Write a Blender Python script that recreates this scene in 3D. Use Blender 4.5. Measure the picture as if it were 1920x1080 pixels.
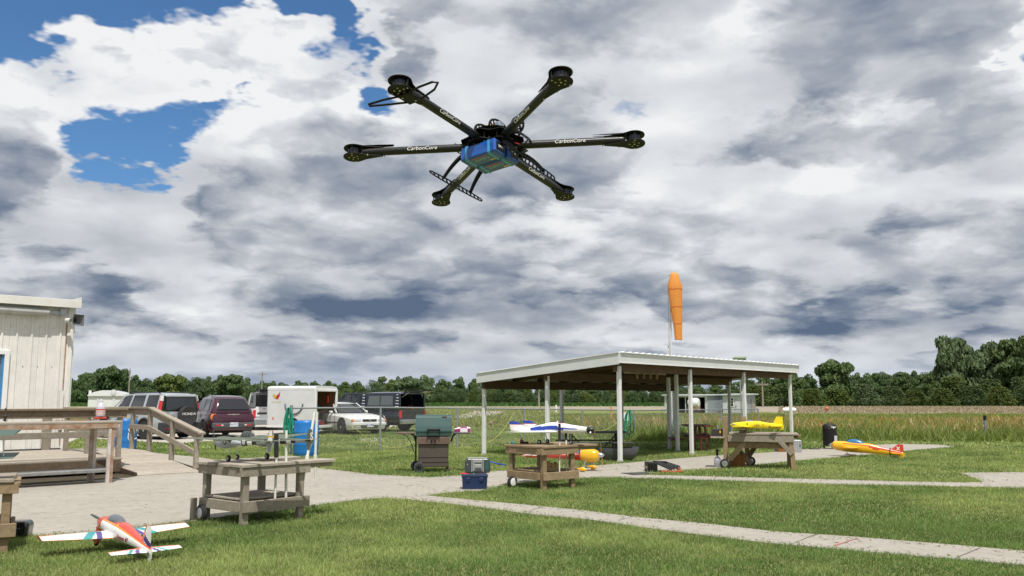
import bpy, math, random
import numpy as np
from mathutils import Vector, Matrix, Euler
random.seed(7)
PI = math.pi
R = math.radians
scene = bpy.context.scene
for o in list(bpy.data.objects): bpy.data.objects.remove(o)
COL = scene.collection

# ---------------------------------------------------------------- camera
FPX, CAMH = 1650.0, 1.5
TILT = math.atan(207 / FPX)
cam = bpy.data.cameras.new('camera'); camo = bpy.data.objects.new('camera', cam); COL.objects.link(camo)
cam.sensor_width = 36; cam.lens = FPX / 1920 * 36; cam.clip_start = .05; cam.clip_end = 6000
camo.location = (0, 0, CAMH); camo.rotation_euler = (PI / 2 + TILT, 0, 0)
scene.camera = camo
CS, SN = math.cos(TILT), math.sin(TILT)
def ray(px, py):
    u = (px - 960) / FPX; v = (540 - py) / FPX
    return Vector((u, CS - v * SN, SN + v * CS))
def at(px, py, z=0.):
    """survey helper: where a level at height z is met by the sight line of a photo pixel"""
    r = ray(px, py); t = (z - CAMH) / r.z
    return Vector((r.x * t, r.y * t, z))
def W(px, py, Y):
    """the point at distance Y on the sight line of a photo pixel"""
    r = ray(px, py); t = Y / r.y
    return Vector((r.x * t, Y, CAMH + r.z * t))

# ---------------------------------------------------------------- sun, exposure
SUNDIR = Vector((.10, -.43, .90)).normalized()
sun = bpy.data.lights.new('sun', 'SUN'); sun.energy = 4.9; sun.angle = R(.53); sun.color = (1, .955, .88)
suno = bpy.data.objects.new('sun', sun); COL.objects.link(suno)
suno.rotation_euler = SUNDIR.to_track_quat('Z', 'Y').to_euler(); suno.location = (0, 0, 60)
vs = scene.view_settings
vs.view_transform = 'Standard'; vs.look = 'None'; vs.exposure = 0; vs.gamma = 1; vs.use_curve_mapping = False

# ---------------------------------------------------------------- sky
world = bpy.data.worlds.new('World'); scene.world = world; world.use_nodes = True
wt = world.node_tree; wt.nodes.clear()
class NT:
    def __init__(s, t): s.t = t
    def n(s, typ, **k):
        x = s.t.nodes.new(typ)
        for a, b in k.items(): setattr(x, a, b)
        return x
    def put(s, sock, v):
        if isinstance(v, (int, float, tuple, list)): sock.default_value = v
        else: s.t.links.new(v, sock)
    def m(s, op, a, b=None, c=None, clamp=False):
        x = s.n('ShaderNodeMath', operation=op, use_clamp=clamp); s.put(x.inputs[0], a)
        if b is not None: s.put(x.inputs[1], b)
        if c is not None: s.put(x.inputs[2], c)
        return x.outputs[0]
    def vm(s, op, a, b=None, sc=None):
        x = s.n('ShaderNodeVectorMath', operation=op); s.put(x.inputs[0], a)
        if b is not None: s.put(x.inputs[1], b)
        if sc is not None: s.put(x.inputs['Scale'], sc)
        return x.outputs[1] if op in ('LENGTH', 'DOT_PRODUCT', 'DISTANCE') else x.outputs[0]
    def comb(s, x, y, z=0.):
        c = s.n('ShaderNodeCombineXYZ'); s.put(c.inputs[0], x); s.put(c.inputs[1], y); s.put(c.inputs[2], z); return c.outputs[0]
    def sep(s, v):
        c = s.n('ShaderNodeSeparateXYZ'); s.put(c.inputs[0], v); return c.outputs
    def noise(s, v, scale, detail=4, rough=.5, dist=0., dim='3D', w=0.):
        x = s.n('ShaderNodeTexNoise', noise_dimensions=dim)
        if v is not None: s.put(x.inputs['Vector'], v)
        x.inputs['Scale'].default_value = scale; x.inputs['Detail'].default_value = detail
        x.inputs['Roughness'].default_value = rough; x.inputs['Distortion'].default_value = dist
        if dim == '4D': x.inputs['W'].default_value = w
        return x.outputs[0]
    def voro(s, v, scale, detail=0, rough=.5, feat='F1', smooth=None):
        x = s.n('ShaderNodeTexVoronoi', feature=feat); s.put(x.inputs['Vector'], v)
        x.inputs['Scale'].default_value = scale; x.inputs['Detail'].default_value = detail; x.inputs['Roughness'].default_value = rough
        if smooth is not None: x.inputs['Smoothness'].default_value = smooth
        return x.outputs['Distance']
    def ss(s, v, a, b, lo=0., hi=1.):
        x = s.n('ShaderNodeMapRange', interpolation_type='SMOOTHSTEP'); s.put(x.inputs[0], v)
        for i, q in zip((1, 2, 3, 4), (a, b, lo, hi)): x.inputs[i].default_value = q
        return x.outputs[0]
    def lin(s, v, a, b, lo=0., hi=1.):
        x = s.n('ShaderNodeMapRange'); s.put(x.inputs[0], v)
        for i, q in zip((1, 2, 3, 4), (a, b, lo, hi)): x.inputs[i].default_value = q
        return x.outputs[0]
    def ramp(s, f, pts, mode='LINEAR'):
        x = s.n('ShaderNodeValToRGB'); s.put(x.inputs[0], f); cr = x.color_ramp; cr.interpolation = mode
        while len(cr.elements) < len(pts): cr.elements.new(.5)
        for e, (p, c) in zip(cr.elements, pts): e.position = p; e.color = (*c, 1) if len(c) == 3 else c
        return x.outputs[0]
    def mix(s, f, a, b, mode='MIX'):
        x = s.n('ShaderNodeMix', data_type='RGBA', blend_type=mode); s.put(x.inputs[0], f)
        for i, q in ((6, a), (7, b)):
            if isinstance(q, (tuple, list)) and len(q) == 3: q = (*q, 1)
            s.put(x.inputs[i], q)
        return x.outputs[2]
w = NT(wt)
D = w.n('ShaderNodeTexCoord').outputs['Generated']
dx, dy, dz = w.sep(D)
zc = w.m('MAXIMUM', dz, 0.)
inv = w.m('DIVIDE', 1., w.m('ADD', zc, .30))
P0 = w.comb(w.m('MULTIPLY', dx, inv), w.m('MULTIPLY', dy, inv), w.m('MULTIPLY', w.m('LOGARITHM', w.m('ADD', zc, .10), 2.718), .64))
warpn = w.n('ShaderNodeTexNoise'); w.put(warpn.inputs['Vector'], P0); warpn.inputs['Scale'].default_value = 3.2; warpn.inputs['Detail'].default_value = 5; warpn.inputs['Roughness'].default_value = .6
wv = w.vm('SUBTRACT', warpn.outputs['Color'], (.5, .5, .5))
P = w.vm('ADD', P0, w.vm('SCALE', wv, sc=.16))
wsep = w.sep(wv)
az = w.m('ADD', w.m('ARCTAN2', dx, dy), w.m('MULTIPLY', wsep[0], .36))
el = w.m('ADD', w.m('ARCSINE', dz), w.m('MULTIPLY', wsep[2], w.m('ADD', .02, w.m('MULTIPLY', zc, .62))))
n0 = w.noise(P, 2.0, 8, .62)
l0 = w.noise(P, 2.6, 2.5, .5); l1 = w.noise(w.vm('ADD', P, (-.03, 0., .13)), 2.6, 2.5, .5)
vb = w.voro(P, 2.7, 2.6, .5, 'SMOOTH_F1', .45)
def aze(px, py):
    r = ray(px, py).normalized(); return math.atan2(r.x, r.y), math.asin(r.z)
def blobs(lst):
    tot = None
    for px, py, rx, ry, amt in lst:
        a0, e0 = aze(px, py)
        qx = w.m('MULTIPLY', w.m('SUBTRACT', az, a0), FPX / rx); qy = w.m('MULTIPLY', w.m('SUBTRACT', el, e0), FPX / ry)
        q = w.m('ADD', w.m('MULTIPLY', qx, qx), w.m('MULTIPLY', qy, qy))
        g = w.m('MULTIPLY', w.m('POWER', 2.718, w.m('MULTIPLY', q, -1.)), amt)
        tot = g if tot is None else w.m('ADD', tot, g)
    return tot
cov = blobs([(60, -10, 380, 110, -1.1), (410, 0, 120, 40, -.7), (620, 15, 120, 42, -.75), (668, 58, 75, 32, -.8), (270, 242, 110, 44, -.95), (180, 70, 120, 40, -.35), (180, 285, 70, 45, -.75), (390, 195, 70, 22, -.55),
             (672, 165, 85, 46, -1.1), (1905, 30, 34, 36, -.62), (1908, 135, 30, 22, -.55), (1810, 132, 40, 12, -.5), (1140, 225, 120, 30, -.42), (90, 150, 100, 50, .35), (330, 115, 130, 45, .6), (500, 55, 70, 40, .45), (760, 60, 60, 60, .4)])
bri = blobs([(1630, 110, 230, 110, .17), (1090, 290, 190, 80, .13), (480, 310, 160, 60, .10), (40, 290, 90, 50, .12), (1750, 300, 180, 60, .06), (440, 205, 140, 48, .36), (330, 95, 190, 55, .2), (50, 150, 90, 70, .22), (70, 280, 90, 70, .12), (40, 525, 100, 45, .2), (340, 590, 70, 30, .26), (1390, 40, 55, 40, .22), (1210, 110, 90, 50, .12),
             (1480, 335, 110, 45, .2), (1860, 110, 80, 55, .24), (1480, 500, 60, 40, .24), (1790, 578, 90, 20, .24), (700, 200, 150, 45, .22), (460, 395, 90, 35, .16), (1100, 440, 130, 60, .08), (900, 60, 120, 50, .14), (1820, 460, 90, 50, .16), (1180, 590, 110, 25, .12),
             (1100, 30, 190, 48, -.34), (1000, 0, 130, 40, -.16), (770, 583, 230, 36, -.50), (890, 560, 150, 45, -.2), (250, 622, 150, 16, -.36), (430, 470, 150, 40, -.08), (1250, 425, 130, 42, -.2), (1620, 500, 210, 48, -.40), (1620, 605, 260, 25, -.38),
             (1040, 585, 120, 45, -.14), (400, 315, 120, 50, -.06), (640, 265, 90, 40, -.14), (1530, 165, 130, 50, -.10), (1730, 280, 120, 45, -.08), (150, 400, 160, 60, -.04), (830, 365, 90, 40, -.16), (650, 330, 110, 30, -.1), (1150, 240, 120, 60, -.03)])
base = w.m('ADD', w.m('MULTIPLY', w.m('SUBTRACT', n0, .5), 1.6), w.m('MULTIPLY', w.m('SUBTRACT', .42, vb), .8))
dens = w.m('ADD', base, w.m('ADD', cov, .86))
cover1 = w.ss(dens, .34, .56)                                  # crisp cumulus in front
cover = w.m('MAXIMUM', cover1, w.ss(w.m('ADD', w.m('MULTIPLY', base, .55), w.m('ADD', w.m('ADD', cov, w.ss(dz, .30, .05, 0., .30)), 1.17)), .30, .62))   # with the soft layer behind
rel = w.m('MULTIPLY', w.m('SUBTRACT', l0, l1), 1.9)
puff = w.m('MULTIPLY', w.m('SUBTRACT', .40, vb), .52)
rim = w.ss(dens, .42, .75, .13, 0.)
core = w.ss(dens, .85, 1.5, 0., -.10)
vb2 = w.voro(w.vm('ADD', P, w.vm('SCALE', wv, sc=.12)), 8.5, 2., .55, 'SMOOTH_F1', .35)
mid = w.m('ADD', w.m('MULTIPLY', w.m('SUBTRACT', n0, .5), .5), w.m('MULTIPLY', w.m('SUBTRACT', .40, vb2), .30))
big = w.m('MULTIPLY', w.m('SUBTRACT', w.noise(P0, 1.2, 2, .5), .5), -.5)
tf = w.m('ADD', w.m('ADD', w.m('ADD', .83, rel), w.m('ADD', puff, rim)), w.m('ADD', mid, core))
tb = w.m('ADD', .80, w.m('ADD', w.m('MULTIPLY', rel, .5), w.m('MULTIPLY', w.m('SUBTRACT', w.noise(w.vm('ADD', P0, (5., 2., 9.)), 4., 5, .55), .5), .5)))
tmix = w.n('ShaderNodeMix', data_type='FLOAT'); w.put(tmix.inputs[0], cover1); w.put(tmix.inputs[2], tb); w.put(tmix.inputs[3], tf)
t = w.m('ADD', tmix.outputs[0], w.m('ADD', bri, big))
t = w.m('SUBTRACT', t, w.ss(dz, .22, .0, 0., .03))
cc = w.ramp(t, [(0., (.11, .155, .24)), (.25, (.21, .255, .335)), (.48, (.38, .415, .475)), (.70, (.57, .595, .635)), (.9, (.76, .78, .81)), (1., (.88, .89, .90))])
hz = w.ss(dz, .07, .0, 0., .55)
cc = w.mix(hz, cc, (.46, .54, .66))
sky = w.n('ShaderNodeTexSky', sky_type='NISHITA'); sky.sun_disc = False
sky.sun_elevation = math.asin(SUNDIR.z); sky.sun_rotation = math.atan2(SUNDIR.x, SUNDIR.y); sky.air_density = 1.0; sky.dust_density = .3; sky.ozone_density = 3
b1 = w.n('ShaderNodeBackground'); w.put(b1.inputs[0], w.mix(1., sky.outputs[0], (.64, .93, 1.14), 'MULTIPLY')); b1.inputs[1].default_value = .10
b2 = w.n('ShaderNodeBackground'); w.put(b2.inputs[0], cc); b2.inputs[1].default_value = 1.0
mx = w.n('ShaderNodeMixShader'); w.put(mx.inputs[0], cover); wt.links.new(b1.outputs[0], mx.inputs[1]); wt.links.new(b2.outputs[0], mx.inputs[2])
wo = w.n('ShaderNodeOutputWorld'); wt.links.new(mx.outputs[0], wo.inputs[0])
world.cycles.sampling_method = 'MANUAL'; world.cycles.sample_map_resolution = 512

# ---------------------------------------------------------------- materials
_M = {}
def mat(name, col, rough=.6, metal=0., var=0., vscale=4., bump=0., bscale=60., spec=.5, alt=None, coat=0., stretch=(1, 1, 1), detail=5, emit=None, alpha=1., trans=0.):
    if name in _M: return _M[name]
    m = bpy.data.materials.new(name); m.use_nodes = True; _M[name] = m
    t = m.node_tree; b = t.nodes['Principled BSDF']; q = NT(t)
    b.inputs['Base Color'].default_value = (*col, 1); b.inputs['Roughness'].default_value = rough; b.inputs['Metallic'].default_value = metal
    b.inputs['Specular IOR Level'].default_value = spec; b.inputs['Coat Weight'].default_value = coat
    if alpha < 1: b.inputs['Alpha'].default_value = alpha
    if trans: b.inputs['Transmission Weight'].default_value = trans
    oc = q.n('ShaderNodeTexCoord').outputs['Object']
    ri = q.n('ShaderNodeObjectInfo').outputs['Random']
    v = q.vm('ADD', q.vm('MULTIPLY', oc, stretch), q.comb(q.m('MULTIPLY', ri, 37.), q.m('MULTIPLY', ri, 11.), q.m('MULTIPLY', ri, 5.)))
    if var or alt:
        n = q.noise(v, vscale, detail, .62)
        n = q.lin(n, .3, .7)
        a2 = alt if alt else tuple(max(0, c * (1 - var)) for c in col)
        c1 = tuple(min(1, c * (1 + var * .5)) for c in col) if not alt else col
        q.put(b.inputs['Base Color'], q.mix(n, c1, a2))
        q.put(b.inputs['Roughness'], q.lin(n, 0, 1, max(0, rough - .06), min(1, rough + .1)))
    if bump:
        bn = q.n('ShaderNodeBump'); bn.inputs['Strength'].default_value = bump; bn.inputs['Distance'].default_value = .01
        q.put(bn.inputs['Height'], q.noise(v, bscale, 4, .6)); q.put(b.inputs['Normal'], bn.outputs[0])
    return m
def wood(name, c1, c2, sx=(1.2, 1.2, 1.2), dark=(.06, .045, .03)):
    """weathered boards: long grain, knots, small per-board tint"""
    if name in _M: return _M[name]
    m = bpy.data.materials.new(name); m.use_nodes = True; _M[name] = m
    t = m.node_tree; b = t.nodes['Principled BSDF']; q = NT(t)
    oc = q.n('ShaderNodeTexCoord').outputs['Object']; ri = q.n('ShaderNodeObjectInfo').outputs['Random']
    v = q.vm('ADD', q.vm('MULTIPLY', oc, sx), q.comb(q.m('MULTIPLY', ri, 37.), q.m('MULTIPLY', ri, 21.), q.m('MULTIPLY', ri, 9.)))
    g = q.noise(v, 9, 6, .65, 1.2); g2 = q.noise(v, 1.4, 3, .5)
    c = q.mix(q.lin(g, .32, .68), c1, c2)
    c = q.mix(q.lin(g2, .35, .75, 0, .55), c, tuple(x * .62 for x in c1))
    c = q.mix(q.m('MULTIPLY', ri, .32), c, tuple(x * .5 for x in c2))
    c = q.mix(q.lin(q.noise(v, 30, 3, .7), .62, .8, 0, .7), c, dark)
    q.put(b.inputs['Base Color'], c); b.inputs['Roughness'].default_value = .85; b.inputs['Specular IOR Level'].default_value = .2
    bn = q.n('ShaderNodeBump'); bn.inputs['Strength'].default_value = .5; bn.inputs['Distance'].default_value = .01
    q.put(bn.inputs['Height'], g); q.put(b.inputs['Normal'], bn.outputs[0])
    return m

# ---------------------------------------------------------------- mesh building
class MB:
    def __init__(s): s.v = []; s.f = []; s.mi = []; s.mats = []
    def mid(s, m):
        if m is None: return 0
        if m not in s.mats: s.mats.append(m)
        return s.mats.index(m)
    def add(s, vs, fs, m=None):
        o = len(s.v); s.v += [Vector(v) for v in vs]; k = s.mid(m)
        for f in fs: s.f.append([i + o for i in f]); s.mi.append(k)
        return s
    def box(s, c, d, m=None, rz=0., rot=None):
        M = rot if rot is not None else Matrix.Rotation(rz, 3, 'Z')
        c = Vector(c); x, y, z = [k / 2 for k in d]
        vs = [c + M @ Vector((a * x, b * y, e * z)) for a in (-1, 1) for b in (-1, 1) for e in (-1, 1)]
        return s.add(vs, [(0, 1, 3, 2), (4, 6, 7, 5), (0, 4, 5, 1), (2, 3, 7, 6), (0, 2, 6, 4), (1, 5, 7, 3)], m)
    def beam(s, a, b, w_, h, m=None, up=(0, 0, 1), taper=1.):
        a = Vector(a); b = Vector(b); d = (b - a).normalized(); up = Vector(up)
        if abs(d.dot(up)) > .99: up = Vector((1, 0, 0))
        sd = d.cross(up).normalized(); u = sd.cross(d)
        vs = []
        for p, k in ((a, 1.), (b, taper)):
            for i, j in ((-1, -1), (1, -1), (1, 1), (-1, 1)): vs.append(p + sd * (i * w_ / 2 * k) + u * (j * h / 2 * k))
        return s.add(vs, [(0, 1, 2, 3), (7, 6, 5, 4), (0, 4, 5, 1), (1, 5, 6, 2), (2, 6, 7, 3), (3, 7, 4, 0)], m)
    def tube(s, pts, r, m=None, n=8, closed=False):
        pts = [Vector(p) for p in pts]; rs = r if isinstance(r, (list, tuple)) else [r] * len(pts)
        vs = []; fs = []; prev = None
        for i, p in enumerate(pts):
            if closed: d = pts[(i + 1) % len(pts)] - pts[i - 1]
            else: d = pts[min(i + 1, len(pts) - 1)] - pts[max(i - 1, 0)]
            d = d.normalized()
            if prev is None: u = d.orthogonal().normalized()
            else:
                u = prev - d * prev.dot(d); u = u.normalized() if u.length > 1e-6 else d.orthogonal().normalized()
            prev = u; w2 = d.cross(u)
            for k in range(n): a = 2 * PI * k / n; vs.append(p + (u * math.cos(a) + w2 * math.sin(a)) * rs[i])
        L = len(pts)
        for i in range(L if closed else L - 1):
            for k in range(n): fs.append((i * n + k, i * n + (k + 1) % n, ((i + 1) % L) * n + (k + 1) % n, ((i + 1) % L) * n + k))
        if not closed: fs.append(tuple(range(n))[::-1]); fs.append(tuple((L - 1) * n + k for k in range(n)))
        return s.add(vs, fs, m)
    def lathe(s, prof, c=(0, 0, 0), ax='Z', m=None, n=24, rot=None):
        c = Vector(c); vs = []; fs = []
        for r_, z in prof:
            for k in range(n):
                a = 2 * PI * k / n; p = (r_ * math.cos(a), r_ * math.sin(a), z)
                if ax == 'X': p = (z, p[0], p[1])
                elif ax == 'Y': p = (p[0], z, p[1])
                p = Vector(p)
                if rot is not None: p = rot @ p
                vs.append(c + p)
        for i in range(len(prof) - 1):
            for k in range(n): fs.append((i * n + k, i * n + (k + 1) % n, (i + 1) * n + (k + 1) % n, (i + 1) * n + k))
        fs.append(tuple(range(n))[::-1]); fs.append(tuple((len(prof) - 1) * n + k for k in range(n)))
        return s.add(vs, fs, m)
    def cyl(s, a, b, r, m=None, n=16, r2=None): return s.tube([a, b], [r, r if r2 is None else r2], m, n)
    def loft(s, secs, m=None, caps=True, mats=None):
        """secs: list of closed rings with equal counts; mats: per ring-segment materials"""
        n = len(secs[0]); vs = [p for r_ in secs for p in r_]; fs = []
        o = len(s.v); s.v += [Vector(v) for v in vs]
        for i in range(len(secs) - 1):
            for k in range(n):
                s.f.append([o + i * n + k, o + i * n + (k + 1) % n, o + (i + 1) * n + (k + 1) % n, o + (i + 1) * n + k])
                s.mi.append(s.mid(mats(i, k)) if mats else s.mid(m))
        if caps:
            s.f.append([o + k for k in range(n)][::-1]); s.mi.append(s.mid(mats(0, 0) if mats else m))
            s.f.append([o + (len(secs) - 1) * n + k for k in range(n)]); s.mi.append(s.mid(mats(len(secs) - 2, 0) if mats else m))
        return s
    def prism(s, poly, fn0, fn1, m=None):
        """poly: 2-D points; fn0/fn1 map (x,y) to the two faces"""
        n = len(poly); vs = [fn0(*p) for p in poly] + [fn1(*p) for p in poly]
        fs = [tuple(range(n))[::-1], tuple(range(n, 2 * n))] + [(k, (k + 1) % n, n + (k + 1) % n, n + k) for k in range(n)]
        return s.add(vs, fs, m)
    def xf(s, M):
        s.v = [M @ v for v in s.v]; return s
    def mesh(s, name, m=None, smooth=False):
        me = bpy.data.meshes.new(name); me.from_pydata([tuple(v) for v in s.v], [], s.f)
        ms = s.mats if s.mats else [m]
        if m is not None and s.mats and m not in s.mats: ms = s.mats
        for x in ms: me.materials.append(x)
        me.polygons.foreach_set('material_index', s.mi)
        import bmesh
        bm = bmesh.new(); bm.from_mesh(me); bmesh.ops.recalc_face_normals(bm, faces=bm.faces); bm.to_mesh(me); bm.free()
        if smooth: me.shade_smooth(); 
        return me
    def build(s, name, m=None, parent=None, smooth=False, bevel=0., world=False, angle=None, **tags):
        if world and parent is not None:
            Mi = wm(parent).inverted(); s.v = [Mi @ v for v in s.v]
        me = s.mesh(name, m, smooth)
        if smooth:
            me.set_sharp_from_angle(angle=R(angle or 40))
        o = bpy.data.objects.new(name, me); COL.objects.link(o)
        if parent is not None: o.parent = parent
        if bevel:
            b = o.modifiers.new('bevel', 'BEVEL'); b.width = bevel; b.segments = 1 if bevel < .02 else 2; b.limit_method = 'ANGLE'
        tag(o, **tags); return o
def wm(o):
    M = Matrix.Translation(o.location) @ o.rotation_euler.to_matrix().to_4x4() @ Matrix.Diagonal((*o.scale, 1))
    return wm(o.parent) @ M if o.parent else M
def tag(o, label=None, cat=None, group=None, kind=None):
    if label: o['label'] = label
    if cat: o['category'] = cat
    if group: o['group'] = group
    if kind: o['kind'] = kind
    return o
def thing(name, label, cat, loc=(0, 0, 0), rz=0., group=None, rot=None):
    o = bpy.data.objects.new(name, None); COL.objects.link(o); o.empty_display_size = .2
    o.location = loc; o.rotation_euler = rot if rot is not None else (0, 0, rz)
    return tag(o, label, cat, group)
def text(body, size, m, parent, M, name='lettering', ext=.0015, shear=0., align='CENTER', bold=0., sx=1.):
    cu = bpy.data.curves.new('t', 'FONT'); cu.body = body; cu.size = size; cu.extrude = ext; cu.align_x = align; cu.align_y = 'CENTER'; cu.shear = shear; cu.offset = bold; cu.resolution_u = 3
    t = bpy.data.objects.new('t', cu); COL.objects.link(t)
    bpy.context.view_layer.update(); dg = bpy.context.evaluated_depsgraph_get()
    me = bpy.data.meshes.new_from_object(t.evaluated_get(dg)); bpy.data.objects.remove(t)
    me.transform(Matrix.Diagonal((sx, 1, 1, 1))); me.transform(M.to_4x4()); me.materials.clear(); me.materials.append(m); me.name = name
    o = bpy.data.objects.new(name, me); COL.objects.link(o); o.parent = parent
    return o
def frame(origin, xdir, ydir):
    """4x4 whose local x,y run along the given directions"""
    x = Vector(xdir).normalized(); y = Vector(ydir); y = (y - x * y.dot(x)).normalized(); z = x.cross(y)
    return Matrix.Translation(origin) @ Matrix((x, y, z)).transposed().to_4x4()
def copy_tree(o, parent=None):
    c = o.copy(); COL.objects.link(c); c.parent = parent
    for ch in list(o.children): copy_tree(ch, c)
    return c

WG = wood('weathered_grey_wood', (.41, .365, .30), (.26, .22, .175), (1, 1, 1))
WGl = wood('pale_weathered_wood', (.50, .45, .38), (.34, .295, .245), (1, 1, 1))
WB = wood('brown_treated_wood', (.30, .21, .125), (.17, .115, .065), (1, 1, 1))
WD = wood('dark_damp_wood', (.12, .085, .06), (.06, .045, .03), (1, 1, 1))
WT = wood('tan_treated_wood', (.40, .30, .19), (.24, .17, .10), (1, 1, 1))
WHITE = mat('white_paint', (.78, .78, .77), .45, var=.06, vscale=3)
DWHITE = mat('aged_white_metal', (.74, .73, .69), .42, var=.12, vscale=2.2, bump=.1, bscale=20)
GWHITE = mat('grey_white_trim', (.62, .635, .64), .4, var=.1)
BLACK = mat('black_plastic', (.009, .009, .010), .5, spec=.3)
RUBBER = mat('tyre_rubber', (.022, .022, .024), .85, bump=.2)
STEEL = mat('galvanised_steel', (.42, .44, .46), .42, .7, var=.12, vscale=14)
CHROME = mat('bright_metal', (.62, .63, .66), .22, .9)
PVC = mat('white_pvc', (.72, .73, .68), .35, var=.08, vscale=9)

# ---------------------------------------------------------------- ground
def sheet(name, pts, z, m, kind='structure', **k):
    me = bpy.data.meshes.new(name); me.from_pydata([(p[0], p[1], z) for p in pts], [], [list(range(len(pts)))]); me.materials.append(m)
    o = bpy.data.objects.new(name, me); COL.objects.link(o); tag(o, kind=kind, **k); return o
def ground_mat(name, cols, s1, s2, far=None, rough=.95, bumpy=.6, bs=18):
    m = bpy.data.materials.new(name); m.use_nodes = True; t = m.node_tree; b = t.nodes['Principled BSDF']; q = NT(t)
    oc = q.n('ShaderNodeTexCoord').outputs['Object']
    a = q.noise(oc, s1, 6, .6); c = q.noise(oc, s2, 5, .7)
    col = q.mix(q.lin(a, .33, .68), cols[0], cols[1]); col = q.mix(q.lin(c, .4, .72, 0, .8), col, cols[2])
    q.put(b.inputs['Base Color'], col); b.inputs['Roughness'].default_value = rough; b.inputs['Specular IOR Level'].default_value = .1
    bn = q.n('ShaderNodeBump'); bn.inputs['Strength'].default_value = bumpy; bn.inputs['Distance'].default_value = .03
    q.put(bn.inputs['Height'], q.noise(oc, bs, 5, .7)); q.put(b.inputs['Normal'], bn.outputs[0])
    return m
GRASS = ground_mat('lawn_soil_and_thatch', ((.15, .18, .055), (.21, .225, .08), (.26, .25, .12)), .5, 9)
sheet('ground', [(-1500, -60), (1500, -60), (1500, 2500), (-1500, 2500)], 0, GRASS)
STUB = ground_mat('pale_stubble', ((.30, .255, .195), (.22, .185, .135), (.42, .37, .30)), .15, 1.5)
CROP = ground_mat('row_crop_green', ((.08, .14, .04), (.10, .165, .05), (.065, .115, .032)), .04, .6)
MEAD = ground_mat('mixed_meadow_soil', ((.15, .19, .05), (.19, .215, .07), (.24, .25, .10)), .12, 1.1)
GRAV = ground_mat('pale_gravel', ((.46, .43, .38), (.36, .33, .29), (.55, .52, .47)), .8, 12, bs=40)
sheet('meadow', [(-120, 44), (-6, 44), (2.5, 33.5), (3.5, 29.5), (7.5, 30.5), (13, 31.5), (60, 30), (140, 28), (140, 88), (30, 88), (24, 150), (-150, 150)], .004, MEAD)
sheet('stubble_field', [(-6, 120), (24, 112), (30, 88), (240, 88), (330, 168), (-12, 158)], .02, STUB)
sheet('crop_field', [(-260, 168), (330, 168), (560, 330), (-460, 330)], .03, CROP)
sheet('field_road', [(-40, 158), (130, 158), (130, 161), (-40, 161)], .045, GRAV)
# gravel parking strips
GLOT = [at(*p) for p in [(118, 834), (150, 822), (330, 832), (480, 822), (560, 812), (640, 806), (760, 800), (800, 792), (700, 790), (560, 795), (300, 803), (100, 806)]]
def patch(name, px, z, m):
    return sheet(name, [at(*p) for p in px], z, m)
patch('gravel_lot', [(118, 834), (150, 822), (330, 832), (480, 822), (560, 812), (640, 806), (760, 800), (800, 792), (700, 790), (560, 795), (300, 803), (100, 806)], .008, GRAV)
patch('soil_and_deck_shade', [(-200, 928), (0, 914), (100, 907), (200, 900), (238, 897), (262, 893), (232, 872), (100, 872), (-200, 885)], .0165, ground_mat('soil_with_painted_shade', ((.055, .045, .032), (.075, .062, .045), (.10, .09, .06)), 3, 20))  # dark soil, with the shade of deck and counter painted into its colour
patch('gravel_strip', [(846, 782), (875, 784), (940, 776), (945, 771), (890, 770), (885, 773)], .008, GRAV)
patch('gravel_patch', [(668, 826), (690, 829), (722, 826), (705, 822), (680, 821)], .008, GRAV)

def concrete(name, c1, c2):
    m = bpy.data.materials.new(name); m.use_nodes = True; t = m.node_tree; b = t.nodes['Principled BSDF']; q = NT(t)
    oc = q.n('ShaderNodeTexCoord').outputs['Object']
    a = q.noise(oc, .55, 6, .62); f = q.noise(oc, 7, 6, .7); s_ = q.noise(oc, 90, 3, .6)
    col = q.mix(q.lin(a, .3, .7), c1, c2); col = q.mix(q.lin(f, .46, .72, 0, .6), col, tuple(x * .62 for x in c2)); col = q.mix(q.lin(s_, .35, .75, 0, .28), col, (.24, .21, .17))
    col = q.mix(q.lin(q.noise(oc, 1.7, 4, .8), .62, .72, 0, .35), col, tuple(min(1, x * 1.25) for x in c1))
    q.put(b.inputs['Base Color'], col); b.inputs['Roughness'].default_value = .9; b.inputs['Specular IOR Level'].default_value = .2
    bn = q.n('ShaderNodeBump'); bn.inputs['Strength'].default_value = .25; bn.inputs['Distance'].default_value = .006
    q.put(bn.inputs['Height'], q.noise(oc, 60, 5, .7)); q.put(b.inputs['Normal'], bn.outputs[0])
    return m
CONC = concrete('worn_concrete', (.38, .345, .30), (.325, .295, .25))
CONC2 = concrete('pale_concrete', (.40, .375, .33), (.335, .31, .27))
JOINT = mat('joint_dirt', (.15, .135, .09), .95, var=.3, vscale=8)
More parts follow.
